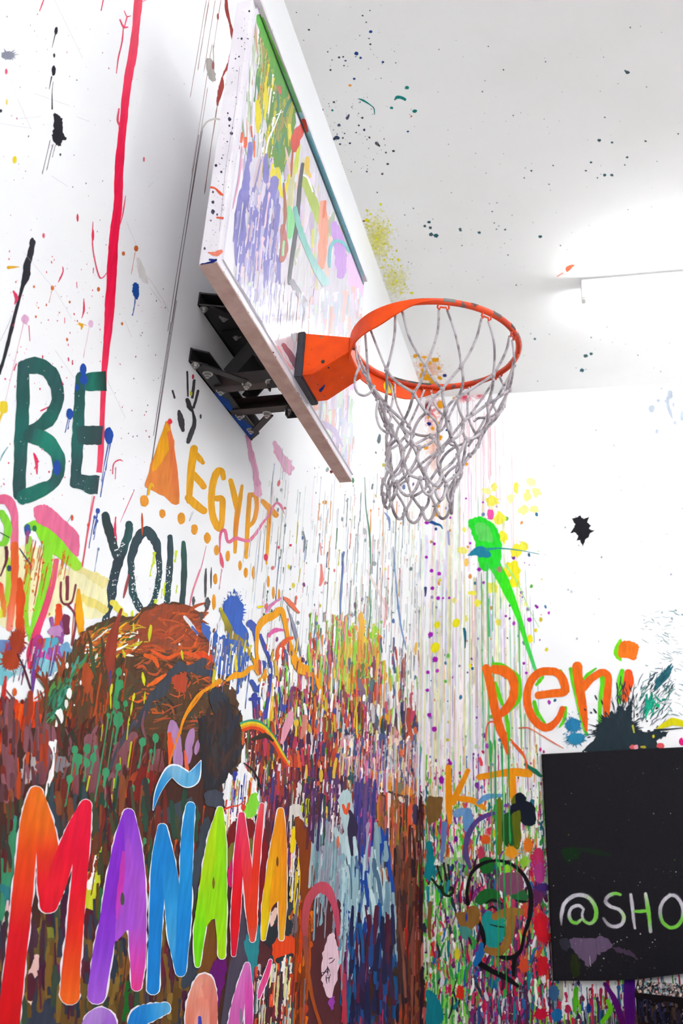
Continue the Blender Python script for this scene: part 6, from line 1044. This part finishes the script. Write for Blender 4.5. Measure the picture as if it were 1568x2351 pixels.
for x, y, r in ((985, 510, 4), (975, 519, 3.5), (988, 523, 4), (990, 538, 5), (1001, 541, 6), (1056, 526, 3.5), (1057, 529, 3), (1100, 534, 3.5), (1160, 527, 2.5), (1240, 543, 4), (1345, 817, 5), (1336, 850, 5), (1357, 812, 4), (1440, 166, 5), (1436, 163, 3), (1376, 322, 4), (1405, 327, 3), (1357, 373, 3), (1388, 402, 4), (1404, 402, 4), (1440, 361, 3), (1482, 324, 3), (1220, 392, 2.5), (1345, 392, 2.5), (1270, 380, 2), (1228, 778, 3), (1112, 728, 2)): C.B((x, y), r, r*.8, C.pick(TL), rough=.25)
C.P([(1300, 612), (1320, 608), (1302, 625)], 'f2704c', rough=1, label='small orange-red chip of paint on the ceiling'); C.S([(1280, 634), (1292, 627)], [3, 4], 'f4b0a0')
C.dots('paint_specks', [(1000, 60), (1568, 60), (1568, 600), (1000, 560)], 90, '8a98a0 9aa8b0 6a8088', (.6, 2.2)); C.dots('paint_specks', [(880, 460), (1250, 460), (1200, 660), (930, 660)], 50, '6a8890 8aa0a4', (.6, 2.2)); C.dots('paint_specks', [(1230, 720), (1568, 720), (1540, 860), (1060, 890)], 30, 'a0a8ac b0b4b8', (.6, 2.2))

# ================================================================== paint on the backboard face
B = Canvas(BOARD, board, 'board_paint', base=3e-4, eps=1.2e-5, seed=41, ulim=(BY0+0.022, BY1-0.005), vlim=(BZ0+0.024, BZ1-0.008))
B.crop(440, 0, 3.6727)
B.P([(556, 105), (570, 300), (560, 560), (545, 800), (520, 1100), (470, 1400), (420, 1700), (370, 2050), (350, 2300), (900, 3200), (1300, 3800), (1400, 2600), (1440, 2400)], 'd9d4de', rough=1, smooth=False, label='hazy white ground of the painted board')
B.crop(400, 0, 2.6133)
B.P([(500, 85), (560, 180), (640, 360), (715, 620), (730, 700), (700, 900), (660, 1100), (600, 1000), (560, 800), (530, 520), (540, 330), (505, 150)], '6a9a3e', rough=3, label='grass green wash at the top of the board')
B.scrawl('brush_dabs', [(505, 150), (560, 200), (700, 620), (690, 1000), (560, 950), (500, 600)], 170, '8aa048 6a9a3e 9aa850 7a8a4a b0b04a 5a9a5a 4a8a6a c8c03a a8b868 c0a060', (50, 190), (8, 26), (-1.75, -1.2), .3)
B.scrawl('brush_dabs', [(470, 250), (540, 250), (500, 900), (400, 1000)], 60, 'e4e0e8 c8d8b8 e8b890 d8d4dc b0c0a0 f0ecf0', (80, 260), (6, 14), (-1.72, -1.4), .1)
B.scrawl('brush_dabs', [(400, 1000), (640, 1100), (640, 1700), (380, 1650)], 70, 'a8a4d8 c4c0e2 8a84cc dcd4e6 9a94d0 e8d0dc', (70, 240), (12, 34), (-1.75, -1.3), .3)
B.scrawl('brush_dabs', [(640, 1050), (760, 1050), (900, 1300), (1130, 1700), (700, 1750)], 90, 'd0ccd4 e0d8dc c8d4b8 e8c8bc d8c4e0 dcd8a8 c8d8d4 e8dce8', (70, 260), (14, 40), (-1.75, -1.3), .3)
B.S([(505, 100), (540, 190), (590, 320), (630, 440), (660, 560)], [30, 60, 80, 80, 60], '55b83a', '5fae3c', '5a9a4a', rough=.2)
B.drips('paint_runs', [(500, 150), (560, 300), (620, 560), (600, 900), (520, 900), (500, 500)], 90, '6a9a3e 8ab04a f0e020 e8a040 ece8ec a8b05a f4f0ee 5a9a5a', (60, 260), (5, 16), .1)
for pts, w, c in (([(495, 610), (505, 700), (500, 790)], 36, 'f2e016'), ([(545, 500), (550, 620), (540, 700)], 24, 'f0e226'), ([(690, 750), (695, 830)], 30, 'f2e24a'), ([(590, 990), (585, 1060), (620, 1010), (630, 1110), (655, 1180), (690, 1050)], 26, 'f0e21c'), ([(750, 870), (735, 960), (725, 1040)], 26, 'd8e44a'), ([(765, 760), (735, 820), (720, 900)], 60, 'dc4a38'), ([(770, 740), (765, 790)], 40, 'd84034'), ([(710, 900), (705, 980), (700, 1060)], 14, 'b85a40'), ([(640, 660), (600, 760), (560, 850), (540, 980), (525, 1080)], 10, 'f4f2f0'), ([(610, 690), (650, 670)], 8, 'f4f4f0')): B.S(pts, [w*.6, w, w*.5], c, rough=.2)
B.P([(760, 1080), (790, 1060), (840, 1150), (870, 1260), (870, 1350), (830, 1280), (780, 1150)], 'b8cc5a', rough=2, label='pale lime smear'); B.S([(800, 950), (795, 1010), (815, 1060)], [24, 30, 16], 'f0c84a', rough=.2); B.S([(760, 1045), (800, 1070), (830, 1150)], [8, 14, 8], 'f2f0ea', rough=.2)
for pts, w in (([(440, 970), (430, 1100), (400, 1250), (390, 1450), (400, 1620)], [20, 50, 60, 60, 40]), ([(550, 930), (545, 1030), (550, 1090)], [20, 40, 24]), ([(600, 1080), (570, 1200), (530, 1330), (480, 1450), (500, 1600)], [50, 60, 60, 70, 50]), ([(420, 1160), (480, 1280), (560, 1450), (600, 1560)], [40, 60, 60, 30]), ([(620, 1240), (600, 1400), (560, 1560), (550, 1720)], [40, 40, 50, 30]), ([(455, 860), (450, 960)], [20, 30])): B.S(pts, w, '8a84cc', '7c78c8', '908ad0', rough=.2, label='periwinkle blue smear on the board' if w[0] == 40 else None)
B.drips('paint_runs', [(380, 1150), (640, 1150), (600, 1720), (380, 1650)], 90, '8f8ad0 a8a4da c8c4e4 e8c8d4 7a76c4 dcd8ea', (70, 320), (6, 18), .1)
for pts, w, c in (([(400, 850), (405, 800)], 26, 'f46a48'), ([(425, 880), (428, 830)], 30, 'f4623c'), ([(385, 830), (388, 890)], 18, 'f46844'), ([(480, 850), (480, 940)], 16, 'f4743c'), ([(460, 760), (465, 820)], 16, 'f4602c'), ([(630, 520), (632, 560)], 24, 'e8605a'), ([(405, 880), (390, 1050), (350, 1250)], 12, 'e8a8c8'), ([(650, 1360), (655, 1500), (640, 1560)], 50, 'c47a72'), ([(655, 1100), (665, 1280), (650, 1400)], 16, 'b06a52'), ([(690, 1250), (700, 1340), (690, 1420)], 50, '8ee096'), ([(655, 1450), (650, 1530)], 24, 'a8ecb0'), ([(890, 1220), (895, 1350), (890, 1480), (880, 1600)], 60, 'f8a88c'), ([(905, 1210), (895, 1300)], 30, 'f47a50'), ([(960, 1350), (985, 1450), (1000, 1560), (1000, 1650)], 80, 'd2a0ec'), ([(1060, 1560), (1085, 1650), (1100, 1760)], 110, 'f2c8f4'), ([(830, 1380), (830, 1480)], 24, 'e8e87a'), ([(780, 1500), (770, 1600), (800, 1700)], 90, 'd8d6da')): B.S(pts, [w*.6, w, w*.6], c, rough=.18)
B.S([(770, 985), (755, 1080), (745, 1200), (735, 1330), (715, 1480), (695, 1620), (690, 1700)], [18, 22, 24, 24, 26, 24, 20], '55565c', '5e6066', '6a6c72', rough=.08, label='dark grey vertical line of the target square')
B.S([(725, 1250), (745, 1350), (790, 1480), (840, 1590), (900, 1690)], [26, 34, 34, 40, 60], '7ccabc', '90d4c8', 'b8e0e0', rough=.12, label='mint green diagonal smear'); B.S([(930, 1600), (935, 1500), (960, 1450), (1010, 1455), (1050, 1510)], [14, 16, 20, 20, 14], '7ed0d8', rough=.1, label='light turquoise arch on the board')
B.crop(500, 540, 4.125)
B.S([(700, 440), (760, 540), (830, 650), (880, 740)], [50, 54, 60, 40], '9a98a2', 'aeb2ba', 'b8c0cc', rough=.12, label='pale grey slanted line of the target square'); B.S([(620, 1040), (680, 1130), (740, 1240)], [40, 60, 50], 'a86a78', '8a6a7c', rough=.15); B.S([(560, 1060), (620, 1180), (700, 1260)], [30, 40, 30], 'f4b0b4', rough=.2)
B.drips('paint_runs', [(720, 500), (1370, 480), (1360, 950), (900, 960), (650, 640)], 130, 'f4c8c4 d8e0ec f0d0ee dff0e2 e8e4ee f2dce0 c8d4e4 f8f6f4', (120, 520), (14, 50), 0); B.drips('paint_runs', [(150, 450), (640, 400), (640, 700), (420, 740), (250, 620)], 110, 'f2f0f6 c8c4e8 e8e6f0 b8b4e0 d8f0d8 f4f2f4', (100, 420), (10, 34), 0)
B.drips('paint_runs', [(900, 1500), (1280, 1350), (1270, 2200), (1150, 2000)], 110, 'c8bcd8 e8d4ec d8dcec f4c8c0 b8c4dc ece8f2 d8ecd8', (120, 480), (12, 40), 0)
B.S([(980, 1780), (1050, 1810), (1120, 1880), (1180, 2000)], [50, 54, 44, 20], 'c4b4d8', rough=.1, label='lavender arc low on the board'); B.S([(1290, 1350), (1270, 1450)], [60, 40], 'f0c8f0', rough=.2); B.S([(920, 1530), (930, 1640)], [60, 40], 'f8b8a8', rough=.2)
# top lip with its painted underside, and the dark seam under it
lip = box_obj('top_lip', (XB-0.004, XB+0.018, BY0, BY1, BZ1-0.004, BZ1+0.010), 'board_frame', bevel=0.002); lip.parent = board
BL = Canvas(Plane((0, 0, BZ1-0.004), (0, 0, -1), (0, 1, 0), (1, 0, 0)), board, 'board_paint', base=2e-4, seed=42, ulim=(BY0+0.004, BY1-0.003), vlim=(XB+0.004, XB+0.017))
BL.crop(0, 0, 1)
B.crop(0, 0, 1)
for pts, w, cs in (([(602, 42), (636, 128), (668, 205), (692, 268)], [6, 9, 10, 10], ['8af05a', '8ae85a', 'a0f0b0', '8ad88a']), ([(690, 262), (737, 383), (783, 503), (829, 630)], [11, 12, 13, 12], ['b8f0fa', '98e4f4', 'a0ecfa', 'c0f0fc']), ([(692, 285), (715, 330), (760, 450), (800, 560)], [3, 6, 8, 5], ['b8dce8', '7cc0d4', '8cc8d8', 'c8e4ec']), ([(697, 278), (703, 300)], [12, 10], ['f4604c'])): BL.S(pts, w, *cs, rough=.1)
B.S([(596, 34), (640, 150), (700, 305), (767, 478), (834, 652)], [2.2, 3, 3.2, 3.2, 3], '10301c', '0e2a1c', '102e30', '0c4a54', '105058', rough=.05, name='seam', label='thin black seam along the top of the board')
for p, c in (((641, 136), 'f4642c'), ((634, 122), 'e85a9a'), ((600, 33), 'f0b060')): B.B(p, 3, 6, c)
# marks on the board's left edge and underside
BE = Canvas(Plane((0, BY0, 0), (0, -1, 0), (1, 0, 0), (0, 0, 1)), board, 'paint', base=2e-4, seed=51)
BE.crop(440, 0, 3.6727)
for x, y, r in ((422, 327, 9), (485, 95, 8), (370, 495, 6), (400, 478, 7), (320, 1005, 13), (318, 1060, 8), (335, 1125, 13), (205, 1395, 11), (250, 1450, 9), (180, 1620, 9), (180, 1705, 12), (180, 1785, 16), (215, 1810, 8), (305, 955, 7), (162, 1860, 7), (110, 2095, 10), (345, 1080, 6), (255, 1335, 6), (300, 1195, 6)): BE.B((x, y), r, r*1.2, '3c3c58', rough=.2)
BE.dots('paint_specks', [(430, 60), (545, 60), (230, 2150), (85, 2150)], 90, '8a8090 6a6478 a8909c 5a5470', (2, 6)); BE.S([(405, 560), (370, 900), (330, 1150), (290, 1400), (260, 1700), (235, 1950)], 3.5, 'b8a8b8', name='paint_drip')
BE.S([(165, 1580), (200, 1590), (240, 1630), (262, 1645)], [20, 14, 26, 16], 'f4603c', rough=.15); BE.S([(215, 1835), (262, 1840)], [16, 20], 'f46a50', rough=.2); BE.S([(140, 2130), (200, 2140), (250, 2120)], [10, 40, 30], 'f48a70', rough=.2); BE.S([(150, 2190), (190, 2195)], [14, 20], '28409a', rough=.2)
BU = Canvas(Plane((0, 0, BZ0), (0, 0, -1), (0, 1, 0), (1, 0, 0)), board, 'paint', base=2e-4, seed=52)
BU.crop(500, 540, 4.125)
for x, y, r, c in ((195, 605, 13, '5a4a9a'), (165, 665, 9, '5a4a9a'), (228, 830, 9, '5a4aa0'), (278, 812, 7, '6a5aa0'), (395, 1020, 14, '6a2a14'), (440, 1150, 12, '5a4a9a'), (582, 1275, 17, '4a3c98'), (600, 1420, 10, '5a4a90'), (680, 1385, 8, '4a3038'), (855, 1805, 14, '4a4a90'), (780, 1590, 8, '5a3a40'), (745, 1495, 16, '5a4a9a'), (125, 485, 9, '8a2a34'), (100, 440, 9, '8a2a34'), (80, 410, 7, '8a2a34'), (525, 1110, 8, 'a0303a'), (545, 1155, 8, 'a0303a')): BU.B((x, y), r, r, c, rough=.2)
BU.S([(575, 1380), (620, 1360), (655, 1355)], [16, 34, 18], '4a4aa0', rough=.2); BU.S([(1075, 2270-30), (1110, 2255-30), (1165, 2235-30)], [30, 22, 12], 'a84a58', rough=.2); BU.S([(880, 1855), (980, 1860)], [4, 6], 'a84a58'); BU.dots('paint_specks', [(0, 330), (60, 300), (1280, 2330), (1180, 2330)], 70, '8a6a70 7a6a80 6a5a70', (2, 6)); BU.crop(440, 0, 3.6727); BU.S([(90, 2240), (150, 2220), (205, 2190)], [40, 34, 20], '24389a', rough=.15)
# ================================================================== black canvas on the end wall
CT = 0.035
PANEL = Plane(BC+BN*CT, BN, BX, (0, 0, 1))
out = [PANEL.uv(*p) for p in ((1243, 1731), (1568, 1715), (1800, 1706), (1806, 2205), (1568, 2236), (1462, 2249), (1380, 2252), (1270, 2252))]
bm = bmesh.new()
fr = [bm.verts.new(PANEL.at(u, v, 0)) for u, v in out]; bk = [bm.verts.new(PANEL.at(u, v, -CT+0.001)) for u, v in out]
bm.faces.new(fr); bm.faces.new(bk[::-1])
for i in range(len(out)): bm.faces.new((fr[i], fr[(i+1) % 8], bk[(i+1) % 8], bk[i]))
bmesh.ops.bevel(bm, geom=[e for e in bm.edges if e.verts[0] in fr and e.verts[1] in fr], offset=0.006, segments=3, affect='EDGES')
o = PANEL.at(out[0][0], out[0][1], 0)
canvas = thing('black_canvas', (o.x, o.y, o.z), 'large black canvas with chalky @SHO lettering, hung on the end wall', 'canvas')
adopt(obj_bm('canvas_panel', bm, 'canvas'), canvas)
Q = Canvas(PANEL, canvas, 'paint', base=3e-4, seed=61)
Q.crop(1228, 1990, 4.612)
CW, CG = 'cfcad4', '7fd846'
def chalk(parts, label): return Q.mark('painted_letter', [Q.ribbon(p, [x*1.35 for x in w], ['4a474e'], .2, n=6) for p, w, c in parts]+[Q.ribbon(p, w, c, .12, n=6) for p, w, c in parts], label)
chalk([([(280, 615), (282, 500), (315, 390), (400, 315), (500, 300), (590, 345), (645, 450), (640, 550), (590, 600), (530, 580), (500, 520), (515, 450)], [14, 34, 40, 40, 40, 40, 40, 40, 34, 30, 26, 24], ['8a868e', CW, 'dcd8e0', CW, CW, 'b8d8a0', CG, CG, 'a8d88a', CG, CW, CW]), ([(515, 450), (465, 412), (395, 430), (362, 500), (385, 575), (440, 595), (490, 560)], [24, 34, 34, 34, 34, 34, 26], [CW, 'dcd8e0', CW, CW, CG, CG, 'b0d890'])], 'chalky white and green at sign')
chalk([([(905, 295), (840, 282), (775, 315), (750, 370), (800, 420), (890, 455), (940, 525), (925, 600), (850, 635), (775, 610), (725, 545)], [26, 36, 36, 36, 36, 36, 36, 36, 36, 34, 22], [CG, CG, 'b8b4bc', 'aaa6ae', CW, 'c8c8cc', 'b8d890', CW, CW, 'b0acb4', '8a868e'])], 'chalky white and green letter S')
chalk([([(1015, 295), (1032, 430), (1045, 560), (1060, 650)], [30, 34, 30, 24], [CW, CW, 'b8b4bc', CW]), ([(1172, 285), (1195, 430), (1212, 560), (1225, 685)], [30, 44, 36, 36], ['d8dcd0', CG, CG, 'bab6be']), ([(1050, 472), (1120, 472), (1185, 468)], [24, 34, 26], [CG])], 'chalky white and green letter H')
chalk([([(1430, 300), (1355, 370), (1325, 470), (1350, 580), (1420, 640), (1500, 630), (1555, 560), (1570, 470), (1545, 380), (1490, 310), (1430, 300)], [36]*11, [CW, CW, 'b0acb4', CG, CG, CG, CG, CW, CW, CW, CW])], 'chalky white and green letter O')
Q.mark('sprayed_haze', [Q.poly([(360, 770), (500, 750), (720, 745), (800, 790), (820, 860), (700, 910), (620, 1000), (560, 1060), (480, 980), (400, 900)], '6d5875', 4)], 'dusty mauve smear under the lettering'); Q.P([(820, 860), (960, 870), (1040, 920), (1090, 980), (960, 920), (850, 890)], '4a3a50', rough=3); Q.P([(270, 770), (360, 765), (370, 870), (300, 880)], '33323e', rough=3); Q.P([(390, 940), (460, 960), (470, 1130), (400, 1150)], '26300f', rough=3)
Q.S([(580, 950), (590, 1050)], [6, 10], 'b8b0b8'); Q.dots('paint_specks', [(200, 700), (1300, 700), (1300, 1180), (220, 1180)], 34, 'c8c4cc a8a4ac e0c8b0', (2, 8)); Q.dots('paint_specks', [(0, 0), (1568, 0), (1568, 260), (200, 260)], 20, 'b8b4bc 8a8890', (2, 7)); Q.crop(1228, 1690, 4.612); Q.P([(300, 1190), (460, 1190), (450, 1290), (320, 1320)], '0e2e14', rough=3); Q.S([(460, 1200), (620, 1220), (800, 1260)], [60, 50, 30], '16261a', rough=.3); Q.dots('paint_specks', [(300, 300), (1560, 300), (1560, 1400), (300, 1400)], 22, 'a8a4ac 6a8a2a 8a8890', (2, 7))

# ================================================================== paint-splattered cabinet under the canvas
zt = CAM_Z - 0.505
def onz(x, y, z):
    d = ray(x, y); return CAM + d*((z-CAM_Z)/d.z)
p0 = onz(1459, 2279, zt); p1 = onz(1531, 2294, zt)
dx = Vector((math.cos(-0.07), math.sin(-0.07), 0)); dy = Vector((-dx.y, dx.x, 0))
wide = 0.9; back = p0 + dx*0.0
depth = (5.27-p0.y)/dy.y
cab = thing('splattered_cabinet', (p0.x, p0.y, 0), 'dark paint-splattered cabinet standing under the black canvas', 'cabinet')
bm = bmesh.new(); q = [p0, p0+dx*wide, p0+dx*wide+dy*depth, p0+dy*depth]
hull8(bm, [Vector((a.x, a.y, 0.001)) for a in q]+[Vector((a.x, a.y, zt-0.02)) for a in q]); adopt(obj_bm('cabinet_body', bm, 'dark_box'), cab)
bm = bmesh.new(); g = [p0-dx*0.005-dy*0.005, p0+dx*(wide+0.005)-dy*0.005, p0+dx*(wide+0.005)+dy*depth, p0-dx*0.005+dy*depth]
hull8(bm, [Vector((a.x, a.y, zt-0.02)) for a in g]+[Vector((a.x, a.y, zt)) for a in g]); adopt(obj_bm('cabinet_top', bm, 'dark_box'), cab)
T = Canvas(Plane((p0.x, p0.y, zt), (0, 0, 1), dx, dy), cab, 'paint', base=2e-4, seed=71, ulim=(0, wide), vlim=(0, depth-0.005))
T.crop(0, 0, 1); T.dots('paint_specks', [(1463, 2248), (1568, 2240), (1600, 2300), (1462, 2277)], 420, 'c8c8cc 8aa0a8 6ab0b8 b89a90 e0a0a0 5a5a64 d8d0c0 3a3a44 a8a8b0 c08a6a', (.8, 4), 1.3)
T = Canvas(Plane((p0.x, p0.y, zt), -dy, dx, (0, 0, 1)), cab, 'paint', base=6e-3, seed=72, ulim=(0, wide), vlim=(-0.9, -0.022))
T.dots('paint_specks', [(1470, 2290), (1568, 2310), (1568, 2351), (1470, 2351)], 60, '4a3a38 3a3a5a 5a4a4a 2a2a4a 6a5a5a', (.8, 4), 1.6); T.drips('paint_runs', [(1462, 2285), (1568, 2305), (1568, 2330), (1462, 2330)], 26, '2a1c1e 1c1c3a 3a2a20 14142a', (20, 60), (2, 9), .1)
# drops on the bracket and rim
RB = Canvas(Plane((0, ya, 0), (0, -1, 0), (1, 0, 0), (0, 0, 1)), bracket, 'paint', base=6e-4, seed=81)
RB.crop(660, 640, 7.835); RB.S([(425, 1290), (450, 1240), (480, 1215)], [8, 14, 8], '9a6a3a', rough=.2)

# worn stretches of the rim where the orange has gone
for i, (a0, a1, c) in enumerate(((262, 274, '8a8884'), (284, 293, '7a7674'), (318, 327, '5a4a48'), (336, 344, '141216'), (345, 372, '6a2a1e'), (372, 392, '7a4a34'), (98, 150, '1c3834'), (60, 70, '8a6a64'), (302, 308, '3a302e'))):
    bm = bmesh.new(); n = 10; tube(bm, [rimp(math.radians(a0+(a1-a0)*k/n), RR, 0.0012 if c == '1c3834' else 0.0006) for k in range(n+1)], [0.006]+[0.0087]*(n-1)+[0.006], 10)
    m = mottle(base_mat('bare_rim_metal_%d' % i, c, 0.5), 'd8480f', 45, 0.52, 0.6)
    sub(obj_bm('worn_patch', bm, m, smooth=True), rim)
# blue paint on the lower rail of the mount, yellow drop inside the ring band
RLb = Canvas(Plane((0, 0, RL[0][2]-0.0222), (0, 0, -1), (0, 1, 0), (1, 0, 0)), mount, 'paint', base=2e-4, seed=91, ulim=(RL[0][0]+0.03, RL[0][1]-0.01), vlim=(XW+0.001, XW+0.0435))
RLb.crop(400, 660, 5.6)
for pts, w in (([(545, 1380), (640, 1470), (730, 1560)], [60, 90, 50]), ([(740, 1660), (850, 1740), (980, 1860)], [40, 90, 120]), ([(760, 1560), (800, 1620)], [30, 40])): RLb.S(pts, w, '1a4290', '1c4a9c', rough=.25, label='blue paint on the lower rail')
bm = bmesh.new(); pts = []
for k in range(14):
    t = k*2*math.pi/14; e = 1.0 if math.sin(t) > 0 else 1.5
    pts.append(bm.verts.new(rimp(math.radians(136)+0.075*math.cos(t), RR+0.0046, -0.026+0.016*math.sin(t)*e)))
bm.faces.new(pts); m = mottle(base_mat('yellow_drop', 'fbe01c', 0.5, spec=0.2), 'f4d010', 40, 0.4, 0.6)
sub(obj_bm('paint_drop', bm, m), rim)
# a few drops on the underside and side of the bracket
RB.crop(660, 640, 7.835)
for x, y, r in ((960, 1160, 9), (590, 1500, 7), (380, 1540, 8)): RB.B((x, y), r, r*1.2, 'a8400c', rough=.2)
bn = Vector((-(Zc+1.290-za), 0, (xd-xc))).normalized()
if bn.z > 0: bn = -bn
RS = Canvas(Plane((xc, ya, za), bn, (0, 1, 0), Vector((0, 1, 0)).cross(bn)), bracket, 'paint', base=6e-4, seed=92)
RS.crop(660, 640, 7.835)
RS.S([(590, 2010), (630, 1960), (670, 1910)], [50, 44, 16], '2c3a8a', rough=.2, label='blue smear under the rim bracket')
for x, y, r, c in ((740, 1600, 20, '5a3a5a'), (985, 1772, 12, 'f0b090'), (545, 1900, 12, '6a3a5a')): RS.B((x, y), r, r*.8, c, rough=.25)
